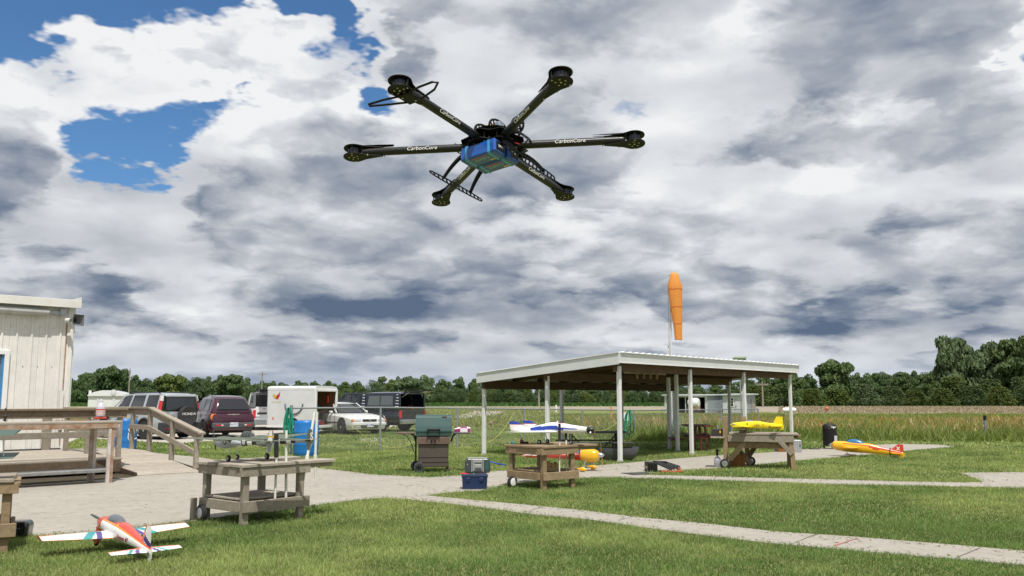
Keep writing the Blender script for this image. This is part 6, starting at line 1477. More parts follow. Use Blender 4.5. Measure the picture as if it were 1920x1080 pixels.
# E: lemon yellow low-wing model on the bench
te = W(1410, 801, 19.45)
pe = thing('model_aeroplane', 'bright yellow low-wing model aeroplane standing on the braced bench', 'model aeroplane', (te.x - .05, 19.4, .757), R(180 - 28))
ZE = .155
SE = [(x, a * 1.05, z, b * 1.3, c * 1.15) for x, a, z, b, c in [(.40, .03, ZE, .03, .03), (.37, .06, ZE, .045, .05), (.25, .068, ZE, .055, .06), (.05, .07, ZE + .005, .07, .06), (-.15, .06, ZE + .005, .075, .055), (-.45, .035, ZE + .0, .045, .05), (-.68, .015, ZE, .025, .05)]]
fus(dense(SE, 30), lambda x, a: LEM, 20).build('fuselage', LEM, pe, smooth=True, angle=50); canopy(pe, .12, -.18, ZE + .055, .05, .055, mat('frosted_canopy', (.36, .36, .33), .3))
for s_ in (1, -1): wing(pe, 'wing', .28, s_ * .05, ZE - .035, .60, .33, .24, .04, .03, .11, lambda t_, f, top: LEM, s_, 10); wing(pe, 'tailplane', -.48, s_ * .015, ZE, .28, .18, .13, .03, 0, .05, lambda t_, f, top: LEM, s_, 6); gear(pe, .18, s_ * .15, ZE - .05, .030)
wing(pe, 'fin', -.46, 0, ZE + .0, .20, .24, .13, .10, 0, .05, lambda t_, f, top: LEM, 1, 8, axis='z'); wing(pe, 'rudder', -.62, 0, ZE + .02, .10, .10, .08, 0, 0, .05, lambda t_, f, top: LEM, -1, 4, axis='z')
MB().lathe([(.03, 0), (.02, .04), (.004, .055)], (.39, 0, ZE), 'X', n=14).build('spinner', LEM, pe, smooth=True); prop(pe, .42, ZE, .12, GREYP, .2)
MB().box((.33, .05, ZE + .02), (.09, .03, .03)).build('muffler', STEEL, pe, bevel=.006); MB().box((.05, .069, ZE + .035), (.03, .006, .03)).build('switch_plate', BLACK, pe); MB().box((-.42, .036, ZE - .02), (.04, .006, .03)).build('servo_opening', BLACK, pe)
text('Lazer', .05, mat('grey_script', (.16, .15, .10), .5), pe, frame((-.16, .066, ZE + .02), (-1, -.05, 0), (0, 0, 1)), shear=.2); text('X', .05, GR_, pe, frame((-.29, .055, ZE + .02), (-1, -.05, 0), (0, 0, 1)))

# F: golden yellow and red aerobatic model on the pad at the right
pf = thing('model_aeroplane', 'golden yellow model aeroplane with blue canopy and red tail at the path end', 'model aeroplane', at(1580, 856) + Vector((.36, -.10, -.045)), rot=(0, -R(4.5), R(180 - 27))); pf.scale = (.88, .88, .95)
ZF = .30
def colF(x, a):
    s_ = math.sin(a)
    if x < .42 and x > -1.15:
        band = .42 - .10 * (x - .1)
        if -.38 < x < -.30: lo_, hi = .30, .75
        elif -.55 < x <= -.38: lo_, hi = -.05, .55
        elif x <= -.55: lo_, hi = .25, 1.1
        else: lo_, hi = .38, .55
        if lo_ < s_ < hi: return GR_
    return GYO
SF = [(x, a * 1.15, z, b * 1.35, c * 1.2) for x, a, z, b, c in [(.74, .04, ZF, .035, .035), (.70, .10, ZF, .075, .09), (.58, .12, ZF, .09, .11), (.4, .12, ZF, .095, .12), (.1, .115, ZF, .10, .12), (-.3, .09, ZF - .01, .105, .10), (-.7, .055, ZF - .03, .07, .075), (-1.05, .025, ZF - .055, .045, .05), (-1.2, .012, ZF - .06, .03, .05)]]
fus(dense(SF, 56), colF, 28).build('fuselage', GYO, pf, smooth=True, angle=50); canopy(pf, .36, -.20, ZF + .10, .085, .115, mat('blue_canopy', (.03, .16, .32), .25))
for s_ in (1, -1):
    wing(pf, 'wing', .40, s_ * .09, ZF - .01, .80, .42, .22, .06, .015, .09, lambda t_, f, top: GYO, s_, 12)
    wing(pf, 'tailplane', -.90, s_ * .02, ZF - .05, .36, .24, .17, .04, 0, .05, lambda t_, f, top: GYO, s_, 8); gear(pf, .32, s_ * .24, ZF - .1, .045, pant=GW, leg=GW)
wing(pf, 'fin', -.82, 0, ZF - .02, .21, .40, .14, .24, 0, .04, lambda t_, f, top: GR_, 1, 12, axis='z'); wing(pf, 'rudder', -1.10, 0, ZF - .03, .15, .16, .13, .0, 0, .05, lambda t_, f, top: GYO, -1, 8, axis='z')
MB().box((-.86, .0, ZF - .05), (.02, .13, .24)).build('tail_strap', BLACK, pf); MB().box((.60, .11, ZF + .02), (.06, .03, .03)).build('air_scoop', BLACK, pf, bevel=.005)
MB().lathe([(.05, 0), (.045, .04), (.02, .08), (.005, .1)], (.73, 0, ZF), 'X', n=18).build('spinner', CHROME, pf, smooth=True); prop(pf, .77, ZF, .2, BLACK, .15, .04)
text('X', .12, GW, pf, frame((-1.07, .014, ZF + .07), (-1, 0, 0), (0, 0, 1)), 'tail_letter', bold=.006); text('YS', .03, GW, pf, frame((-1.2, .014, ZF + .13), (-1, 0, 0), (0, 0, 1)))
text('Extra', .05, mat('orange_script', (.55, .14, .02), .4), pf, frame((-.64, .066, ZF - .02), (-1, -.09, 0), (0, 0, 1)), shear=.2)

# G: green biplane on the left stand, mostly outside the picture
pg_ = thing('biplane_model', 'dark green biplane model with a blue white and red roundel, cut by the left edge', 'model aeroplane', (-5.70, 8.75, .70), rot=(0, -R(14), R(100)))
GRN = mat('military_green_film', (.07, .11, .09), .45, var=.12)
for z, sp_w, nm in ((.46, .82, 'upper_wing'), (.225, .80, 'lower_wing')):
    wing(pg_, nm, .14, 0, z, sp_w, .27, .20, .03, .02, .05, lambda t_, f, top: GRN, -1, 10); wing(pg_, nm, .14, 0, z, sp_w, .27, .20, .03, .02, .05, lambda t_, f, top: GRN, 1, 10)
for s_ in (1, -1):
    for x, y in ((.08, .55), (-.05, .55), (.08, .12), (-.05, .12)): MB().tube([(x, s_ * y, .23), (x, s_ * y, .47)], .006, None, 6).build('strut', mat('varnished_strut', (.30, .17, .07), .5), pg_)
    MB().tube([(-.03, s_ * .70, .23), (-.03, s_ * .70, .48)], .005, None, 6).build('aileron_link', PVC, pg_)
fus(dense([(.42, .03, .30, .03, .03), (.38, .09, .30, .07, .08), (.1, .09, .30, .08, .08), (-.4, .04, .30, .05, .05), (-.75, .01, .30, .02, .02)], 14), lambda x, a: GRN, 16).build('fuselage', GRN, pg_, smooth=True, angle=50)
for s_ in (1, -1): gear(pg_, .2, s_ * .15, .23, .06); wing(pg_, 'tailplane', -.58, s_ * .01, .31, .26, .16, .10, .03, 0, .05, lambda t_, f, top: GRN, s_, 6)
wing(pg_, 'fin', -.6, 0, .31, .15, .16, .1, .05, 0, .05, lambda t_, f, top: GRN, 1, 6, axis='z')
for r_, m_, k in ((.10, mat('roundel_blue', (.02, .20, .55), .4), 0), (.062, GW, 1), (.028, GR_, 2)): disc(pg_, Matrix.Translation((-.01, -.52, .4875 + .002 * k)), r_, m_, 'roundel_ring', .003)
gm = wing(pg_, 'mid_fin_panel', 0, 0, 0, .01, .01, .01, 0, 0, .01, lambda t_, f, top: GRN, 1, 1) if False else None
ps_ = thing('black_stand_post', 'thick black padded post with a perforated top at the left edge, beside the green biplane', 'post', (at(2, 905).x - .12, 8.9, .72)); MB().box((0, 0, .25), (.10, .06, .5)).build('post', FOAM, ps_, bevel=.01); MB().box((0, 0, .56), (.11, .05, .12)).build('perforated_plate', mat('dark_metal', (.06, .055, .05), .5, .6), ps_)

# ---------------------------------------------------------------- boxes, tools, grill
gp = at(812, 884); grl = thing('gas_grill', 'gas grill with green lid and brown cabinet on the lawn left of the pavilion', 'grill', gp, .10)
GG = mat('green_enamel', (.035, .085, .080), .4, var=.1); GBn = mat('brown_grill_panel', (.075, .060, .050), .5, var=.12, vscale=3); GBr = mat('rusty_grill_rail', (.15, .095, .07), .6, alt=(.09, .06, .05), vscale=6)
MB().box((0, 0, .335), (.62, .46, .46)).build('cabinet', GBn, grl, bevel=.012)
for z in (.2, .3): MB().box((0, -.233, z), (.60, .006, .008)).build('cabinet_groove', BLACK, grl)
MB().box((0, -.02, .64), (.66, .50, .15)).build('control_panel', GBr, grl, bevel=.01)
for x in (-.04, .03): kb = MB().lathe([(.022, 0), (.022, -.03), (.015, -.035)], (x, -.272, .645), 'Y', n=14).build('knob', BLACK, grl)
MB().lathe([(.01, 0), (.01, -.01)], (.11, -.272, .645), 'Y', n=8).build('igniter', RED_L, grl)
lid = MB(); lid.loft([[(x * s_, y, z) for x in (1,) for y, z in ((-.27, .73), (-.285, .83), (-.26, .93), (-.20, 1.12), (-.12, 1.16), (.16, 1.16), (.22, 1.1), (.26, .9), (.26, .73))] for s_ in (.36, .375, -.375, -.36)]); lido = lid.build('lid', GG, grl, bevel=.012)
MB().box((0, -.282, .835), (.74, .03, .02)).build('lid_seam', GG, lido); MB().box((.22, -.205, 1.125), (.10, .02, .02)).build('badge_plate', GBr, lido)
MB().beam((-.13, -.345, .86), (.13, -.345, .86), .03, .05).build('lid_handle', BLACK, lido, bevel=.01)
for s_ in (-1, 1): MB().box((s_ * .12, -.31, .83), (.02, .08, .12)).build('handle_bracket', BLACK, lido)
for s_ in (-1, 1):
    MB().box((s_ * .57, -.02, .79), (.36, .42, .03)).build('side_shelf', GBr if s_ < 0 else mat('dark_shelf', (.06, .06, .06), .5), grl, bevel=.008); MB().tube([(s_ * .36, -.2, .62), (s_ * .40, -.2, .74), (s_ * .46, -.2, .78)], .02, None, 8).build('shelf_bracket', BLACK, grl)
MB().box((-.36, -.05, .42), (.035, .05, .65)).build('frame_tube', BLACK, grl); MB().box((.30, -.18, .07), (.05, .04, .13)).build('leg', GBn, grl); MB().box((.30, .18, .07), (.05, .04, .13)).build('leg', GBn, grl)
for y in (-.24, .22):
    w_ = MB().lathe([(.03, -.025), (.095, -.025), (.105, -.012), (.105, .012), (.095, .025), (.03, .025)], (-.29 if y < 0 else -.36, y, .105), 'Y', n=22).build('wheel', mat('grey_wheel_plastic', (.05, .055, .06), .6), grl, smooth=True)
    rm = MB()
    for k in range(7): a = 2 * PI * k / 7; rm.beam(Vector((-.29 if y < 0 else -.36, y - .027, .105)), Vector((-.29 if y < 0 else -.36, y - .027, .105)) + Vector((math.cos(a) * .075, 0, math.sin(a) * .075)), .018, .012, up=(0, 1, 0))
    rm.build('wheel_spokes', BLACK, w_)
MB().tube([(-.62, -.2, .77), (-.55, -.22, .74), (-.46, -.2, .6), (-.40, -.18, .42), (-.36, -.18, .38)], .008, None, 6).build('gas_hose', BLACK, grl, smooth=True)
pk = thing('magenta_white_package', 'small white and magenta package lying on the right shelf of the grill', 'package', wm(grl) @ Vector((.60, -.05, .806)), .15)
b = MB(); b.loft([[(x, y * s_, z) for y, z in ((-.05, 0), (.05, 0), (.05, .05 + .06 * s_), (-.05, .05 + .03 * s_))] for x, s_ in ((-.17, .3), (-.05, .9), (.1, 1), (.16, .8))], mats=lambda i, k: (mat('magenta_print', (.30, .04, .18), .4) if (i + k) % 2 else WHITE)); b.build('package', WHITE, pk)

bp = at(889, 919); bxo = thing('blue_storage_box', 'dark blue plastic storage box on the concrete left of the brown stand', 'box', bp + Vector((0, .16, 0)), .06)
NBP = mat('navy_plastic', (.008, .025, .085), .4, var=.1)
b = MB(); b.loft([[(x * s_, y * s_, z) for x, y in ((-.21, -.14), (.21, -.14), (.21, .14), (-.21, .14))] for z, s_ in ((0, .95), (.21, 1.0), (.211, 1.05), (.235, 1.06))]); b.build('box', NBP, bxo, bevel=.006)
for s_ in (-1, 1): MB().box((s_ * .11, -.146, .17), (.07, .02, .06)).build('latch', NBP, bxo, bevel=.006)
MB().box((-.11, -.02, .247), (.18, .2, .022)).build('lid', NBP, bxo, bevel=.008); MB().box((.1, -.02, .247), (.2, .2, .022)).build('lid', NBP, bxo, bevel=.008)
rg = thing('red_rag', 'red cloth squeezed under the grey case on the blue box', 'cloth', bp + Vector((-.17, .10, .259)), 0); b = MB(); b.loft([[(x, y * s_, z * s_) for y, z in ((-.06, 0), (0, .02), (.06, .0), (0, -.0))] for x, s_ in ((-.07, .3), (-.03, 1), (.04, .9), (.08, .4))]); b.build('cloth', mat('red_cloth', (.40, .04, .04), .9), rg)
gcs = thing('grey_equipment_case', 'grey and black plastic equipment case standing on the blue storage box', 'case', bp + Vector((.045, .16, .27)), .07)
GCP = mat('grey_case_plastic', (.30, .31, .30), .45, var=.08); GCD = mat('dark_case_plastic', (.05, .06, .065), .3)
b = MB(); b.loft([[(x * s_, y, z * s_ + .12) for x, z in ((-.20, -.12), (.20, -.12), (.215, -.06), (.205, .09), (.18, .115), (-.17, .115), (-.205, .08), (-.215, -.06))] for y, s_ in ((-.075, .93), (-.06, 1), (.06, 1), (.075, .93))]); b.build('shell', GCD, gcs, bevel=.008)
MB().box((.0, -.07, .125), (.17, .02, .20)).build('front_panel', GCP, gcs, bevel=.008); MB().box((.0, -.0, .242), (.34, .13, .012)).build('top_rim', GCP, gcs, bevel=.004); MB().box((.01, -.088, .11), (.11, .02, .06)).build('handle', GCP, gcs, bevel=.008)
for z in (.05, .165): MB().box((.01, -.082, z), (.12, .008, .012)).build('panel_rib', GCD, gcs)
for s_ in (-1, 1): MB().box((s_ * .095, -.074, .13), (.015, .03, .22)).build('side_rail', GCP, gcs)
MB().box((.16, -.072, .12), (.05, .012, .12)).build('teal_insert', mat('teal_dark', (.02, .11, .11), .4), gcs); MB().box((-.165, -.07, .14), (.012, .02, .01)).build('label', WHITE, gcs)
MB().tube([W(912, 866, 15.1), W(918, 865, 15.1), W(930, 869, 15.1), W(948, 872, 15.2)], .011, None, 6).build('blue_strap', mat('blue_strap', (.01, .08, .45), .5), bxo, world=True)
# tool crate
kp = at(1222, 886); kc = thing('black_tool_crate', 'black tool crate with tilted trays and red edges on the grass beside the path', 'tool crate', kp, .05)
MB().box((.02, .16, .10), (.20, .36, .20)).build('crate', BLACK, kc, bevel=.01); MB().box((-.095, .16, .10), (.012, .33, .03)).build('side_label', mat('tan_label', (.42, .32, .2), .6), kc)
for k in range(4):
    MB().beam((.13 + k * .07, .05 + k * .06, .185 - .0 * k), (.42 + k * .075, .05 + k * .06, .06 + .008 * k), .10, .03, up=(0, -.3, 1)).build('tray', mat('dark_grey_tray', (.012, .013, .015), .6), kc, bevel=.006)
b = MB(); b.box((.42, .0, .02), (.46, .05, .03)); b.build('red_edge', mat('orange_red_plastic', (.55, .06, .02), .45), kc, bevel=.006); MB().box((.40, .10, .075), (.07, .05, .035)).build('red_edge', mat('orange_red_plastic', (.55, .06, .02), .45), kc, bevel=.006); MB().box((.60, .18, .06), (.05, .10, .05)).build('red_edge', mat('orange_red_plastic', (.55, .06, .02), .45), kc, bevel=.006)
MB().box((.25, .2, .215), (.28, .2, .02)).build('lid', BLACK, kc, rot=None) if False else MB().beam((.1, .25, .205), (.36, .25, .195), .22, .02).build('lid', BLACK, kc, bevel=.004)
mtt = [at(*p, .022) for p in ((1164, 886.5), (1188, 890), (1214, 888.5), (1217, 884.5))]
mo = thing('dark_rubber_mat', 'flat dark rubber mat on the path left of the tool crate', 'mat', mtt[0]); b = MB(); b.add([p + Vector((0, 0, 0)) for p in mtt] + [p - Vector((0, 0, .008)) for p in mtt], [(0, 1, 2, 3), (7, 6, 5, 4), (0, 4, 5, 1), (1, 5, 6, 2), (2, 6, 7, 3), (3, 7, 4, 0)]); b.build('mat', mat('dark_rubber', (.05, .052, .055), .8, var=.2), mo, world=True)
# jug with pump
jp = at(1345.5, 877); jg = thing('pump_bottle', 'clear plastic bottle with pink liquid and black pump beside the bench wheel', 'bottle', jp)
MB().lathe([(.065, 0), (.073, .01), (.073, .16), (.068, .19), (.04, .23), (.022, .25), (.02, .27)], (0, 0, 0)).build('bottle', mat('clear_bottle', (.45, .46, .50), .2, spec=.7, alpha=.75), jg, smooth=True); MB().lathe([(.066, .01), (.068, .10), (.001, .101)], (0, 0, .0)).build('liquid', mat('pink_liquid', (.30, .10, .14), .3), jg, smooth=True)
MB().lathe([(.02, .26), (.026, .28), (.024, .34), (.035, .36), (.03, .39), (.01, .40)], (0, 0, 0)).build('pump', BLACK, jg, smooth=True); MB().tube([(0, 0, .37), (.07, 0, .36)], .008, None, 6).build('nozzle', BLACK, jg)
# box under the bench, shelf box
ub = thing('wooden_field_box', 'orange brown wooden field box on the path under the braced bench', 'box', at(1385, 877) + Vector((.0, .1, 0)), -.3); MB().box((0, 0, .14), (.34, .2, .28)).build('box', wood('orange_ply', (.34, .15, .05), (.22, .09, .03)), ub, bevel=.006)
MB().tube([(-.1, 0, .28), (-.08, 0, .34), (.08, 0, .34), (.1, 0, .28)], .012, None, 6).build('handle', WB, ub); MB().box((.1, -.101, .14), (.01, .004, .24)).build('corner_strip', WD, ub)
fb_ = thing('flight_box', 'dark flight box with bottles on the side shelf of the braced bench', 'box', wm(t3b) @ Vector((-.17, .1, .676)), rz3)
b = MB(); b.loft([[(x * s_, y * s_, z) for x, y in ((-.13, -.1), (.13, -.1), (.13, .1), (-.13, .1))] for z, s_ in ((0, 1), (.16, .86))]); b.build('box', mat('black_flight_box', (.03, .022, .02), .5, var=.3), fb_, bevel=.008)
MB().lathe([(.015, .16), (.015, .22), (.008, .25)], (0, 0, 0), n=10).build('bottle', STEEL, fb_, smooth=True); MB().box((.06, -.1, .1), (.03, .01, .05)).build('brass_plate', GYO, fb_)
# things on the second stand
cl_ = thing('red_clamp', 'small red and black clamp on top of the brown work stand', 'clamp', W(978, 828, 15.55) + Vector((0, 0, .0))); cl_.location.z = .722
MB().box((0, 0, .03), (.06, .05, .06)).build('jaw', mat('dark_red_box', (.25, .03, .03), .5), cl_, bevel=.006); MB().box((.06, 0, .015), (.12, .06, .03)).build('base', BLACK, cl_, bevel=.005); MB().tube([(0, 0, .05), (0, 0, .10)], .01).build('screw', RED_L, cl_)
bc = thing('blue_bottle_stopper', 'small blue bottle stopper on top of the brown work stand', 'bottle stopper', (W(961, 828, 15.6).x, 15.6, .722)); MB().lathe([(.03, 0), (.035, .012), (.02, .025)], (0, 0, 0), n=14).build('cap', mat('sky_blue_plastic', (.02, .30, .55), .4), bc, smooth=True)
tx = thing('tan_wooden_caddy', 'tan wooden tool caddy with round holes on the lower shelf of the brown stand', 'caddy', (W(1036, 878, 15.0).x, 15.08, .318), .1)
b = MB(); b.prism([(-.10, 0), (.10, 0), (.10, .07), (.07, .12), (.04, .12), (.02, .08), (-.03, .08), (-.05, .13), (-.08, .13), (-.10, .08)], lambda x, z: (x, -.05, z), lambda x, z: (x, .05, z)); b.build('caddy_side', wood('pale_ply', (.55, .36, .16), (.42, .27, .12)), tx)
for x, z in ((.05, .09), (.05, .05), (-.04, .04)): MB().lathe([(.011, 0), (.011, -.004)], (x, -.051, z), 'Y', n=10).build('hole', BLACK, tx)
MB().box((-.06, .0, .09), (.12, .05, .03)).build('red_tool', RED_L, tx, bevel=.006)
# black case under the left stand
bk = thing('black_tool_case', 'glossy black tool case behind the leg of the left work stand', 'tool case', at(20, 1012) + Vector((.0, .12, 0)), .25)
GLB = mat('gloss_black_case', (.008, .009, .012), .25, coat=.5)
b = MB(); b.loft([[(x * s_, y * s_, z) for x, y in ((-.17, -.11), (.11, -.12), (.13, -.09), (.13, .11), (-.17, .11))] for z, s_ in ((0, .95), (.09, 1), (.10, 1.03), (.13, 1.03), (.17, .96), (.185, .8))]); b.build('case', GLB, bk, bevel=.012)
MB().box((-.08, -.118, .04), (.05, .01, .035)).build('label', GWHITE, bk); MB().box((.03, -.122, .10), (.06, .02, .04)).build('latch', GLB, bk, bevel=.006)
# aluminium case and wooden box behind the bench
ac = thing('aluminium_case', 'silver aluminium flight case standing on the path behind the right bench leg', 'case', at(1496, 848.5) + Vector((0, .05, 0)), -.25)
MB().box((0, 0, .175), (.22, .36, .34)).build('shell', mat('brushed_aluminium', (.50, .52, .55), .35, .6, var=.15, vscale=10), ac, bevel=.015)
for x in (-.06, .0, .07): MB().box((x, -.182, .175), (.012, .01, .33)).build('rib', CHROME, ac)
MB().box((.07, -.19, .2), (.02, .015, .08)).build('latch', BLACK, ac)
oc_ = thing('orange_wood_toolbox', 'orange brown wooden toolbox with a blue item behind the bench brace', 'toolbox', at(1468, 848) + Vector((0, .05, 0)), .1)
b = MB(); b.prism([(-.15, 0), (.15, 0), (.14, .08), (.02, .19), (-.02, .19), (-.14, .08)], lambda x, z: (x, -.08, z), lambda x, z: (x, .08, z)); b.build('toolbox', wood('orange_ply', (.34, .15, .05), (.22, .09, .03)), oc_, bevel=.006)
MB().box((-.12, .12, .12), (.09, .06, .24)).build('blue_pack', mat('blue_pack', (.03, .10, .30), .5), oc_, bevel=.006)
# smoker
sp_o = at(1557, 842); smk = thing('barrel_smoker', 'black upright barrel smoker with a domed lid at the edge of the path', 'smoker', sp_o)
SMK = mat('smoker_black', (.009, .009, .010), .6, var=.15)
MB().lathe([(.19, .10), (.205, .12), (.205, .60), (.21, .61), (.205, .62), (.205, .66), (.19, .71), (.13, .745), (.04, .755)], (0, 0, 0), n=36).build('drum', SMK, smk, smooth=True, angle=50)
MB().tube([(-.04, 0, .755), (-.04, 0, .785), (.04, 0, .785), (.04, 0, .755)], .008, None, 6).build('lid_handle', SMK, smk)
for a in (.5, 2.6, 4.7): MB().box((.18 * math.cos(a), .18 * math.sin(a), .055), (.04, .04, .11)).build('leg', SMK, smk)
MB().box((.10, -.185, .30), (.09, .02, .20)).build('side_door_label', mat('silver_label', (.48, .49, .5), .4), smk); MB().box((.05, -.20, .655), (.14, .01, .025)).build('thermometer_bar', WHITE, smk); MB().lathe([(.02, 0), (.02, -.02)], (.05, -.19, .63), 'Y', n=12).build('thermometer', WHITE, smk)
MB().tube([(-.21, -.02, .5), (-.25, -.04, .51)], .012).build('side_handle', CHROME, smk)
MB().box((.05, -.28, .03), (.12, .1, .06)).build('ash_drawer', GYO, smk) if False else None
fm = thing('flat_black_plate', 'flat black plate lying on the path left of the smoker', 'plate', at(1527, 843)); MB().box((0, 0, .022), (.30, .14, .02)).build('plate', SMK, fm)

# black picnic table
pp_ = at(1117, 862); ptb = thing('black_picnic_table', 'black metal framed picnic table under the left half of the pavilion', 'picnic table', (W(1113, 812, 22.3).x, 22.55, 0), .0)
BKT = mat('black_coated_steel', (.022, .023, .026), .5)
for i in range(4): MB().box((.02, -.27 + i * .185, .655), (1.62, .17, .035)).build('table_plank', mat('dark_plank', (.05, .052, .058), .6, var=.15), ptb, bevel=.005)
for s_ in (-1, 1):
    for i in range(2): MB().box((.12 if s_ < 0 else -.1, s_ * (.58 + i * .135), .42), (1.62, .125, .03)).build('seat_plank', mat('dark_plank', (.05, .052, .058), .6), ptb, bevel=.005)
for x in (-.55, .60):
    for s_ in (-1, 1):
        MB().tube([(x, s_ * .25, .635), (x, s_ * .22, .5), (x, s_ * .1, .36), (x, s_ * .1, .2), (x, s_ * .28, .03), (x, s_ * .42, .02)], .028, None, 8).build('leg_tube', BKT, ptb, smooth=True)
        MB().tube([(x, s_ * .1, .25), (x, s_ * .3, .32), (x, s_ * .5, .40), (x, s_ * .74, .40), (x, s_ * .80, .34), (x, s_ * .80, .2)], .026, None, 8).build('seat_arm', BKT, ptb, smooth=True)
    MB().tube([(x, -.3, .63), (x, .3, .63)], .02, None, 6).build('cross_tube', BKT, ptb)
    MB().tube([(x, .0, .6), (x - .3 * (1 if x > 0 else -1), 0, .3)], .018, None, 6).build('brace_tube', BKT, ptb)
# grey tub
tbp = at(1163, 866.5); tub = thing('grey_plastic_tub', 'large grey boat shaped plastic tub on the grass at the pavilion corner post', 'tub', (W(1158, 860, 21.9).x, 21.75, 0), .04)
b = MB(); secs = []
for x, w_, z0, z1 in ((-.52, .06, .30, .33), (-.46, .20, .12, .32), (-.34, .26, .02, .31), (0, .28, .0, .30), (.30, .26, .02, .31), (.44, .19, .12, .33), (.50, .06, .28, .34)):
    secs.append([(x, -w_, z1), (x, -w_ * .96, (z0 + z1) / 2), (x, -w_ * .6, z0), (x, w_ * .6, z0), (x, w_ * .96, (z0 + z1) / 2), (x, w_, z1), (x, w_ * .9, z1), (x, w_ * .5, z0 + .03), (x, -w_ * .5, z0 + .03), (x, -w_ * .9, z1)])
b.loft(secs).build('hull', mat('grey_tub_plastic', (.085, .09, .10), .4, var=.12), tub, smooth=True, angle=50)
rb = thing('orange_ball', 'small orange red ball shaped tank seated on the rim of the grey tub', 'tank', (W(1166, 840, 21.85).x, 21.95, .33)); MB().lathe([(.02, 0), (.05, .015), (.065, .05), (.05, .085), (.02, .10)], (0, 0, 0), n=16).build('ball', mat('orange_red_plastic', (.55, .06, .02), .45), rb, smooth=True); MB().lathe([(.015, .10), (.015, .12)], (0, 0, 0), n=8).build('cap', BLACK, rb)
# maroon picnic table (end view) and bench
MRN = mat('maroon_painted_wood', (.115, .022, .02), .55, var=.25, vscale=4)
mp = at(1317, 846.5); mtb = thing('maroon_picnic_table', 'maroon painted picnic table seen end on under the right half of the pavilion', 'picnic table', mp + Vector((0, .6, 0)), -.05)
for i in range(5): MB().box((-.30 + i * .15, 0, .715), (.14, 1.5, .035)).build('table_plank', MRN, mtb, bevel=.004)
for y in (-.55, .55):
    for s_ in (-1, 1): MB().beam((s_ * .12, y, .70), (s_ * .20, y, 0), .04, .09, up=(0, 1, 0)).build('leg', MRN, mtb)
    MB().beam((-.32, y - .03, .40), (.32, y - .03, .40), .035, .08).build('seat_beam', MRN, mtb); MB().beam((.0, y, .68), (.0, y, .0), .04, .09, up=(0, 1, 0)).build('centre_post', MRN, mtb)
for s_ in (-1, 1): MB().box((s_ * .29, 0, .45), (.16, 1.5, .035)).build('seat_plank', MRN, mtb, bevel=.004)
mb_ = at(1269, 845); mbn = thing('maroon_bench', 'small maroon bench on one post beside the grey pavilion posts', 'bench', mb_ + Vector((0, .1, 0)), 0)
MB().box((0, 0, .345), (.36, .9, .04)).build('seat', MRN, mbn, bevel=.008); MB().box((.0, .0, .16), (.07, .07, .33)).build('post', MRN, mbn); MB().box((0, 0, .315), (.26, .08, .03)).build('bracket', MRN, mbn)

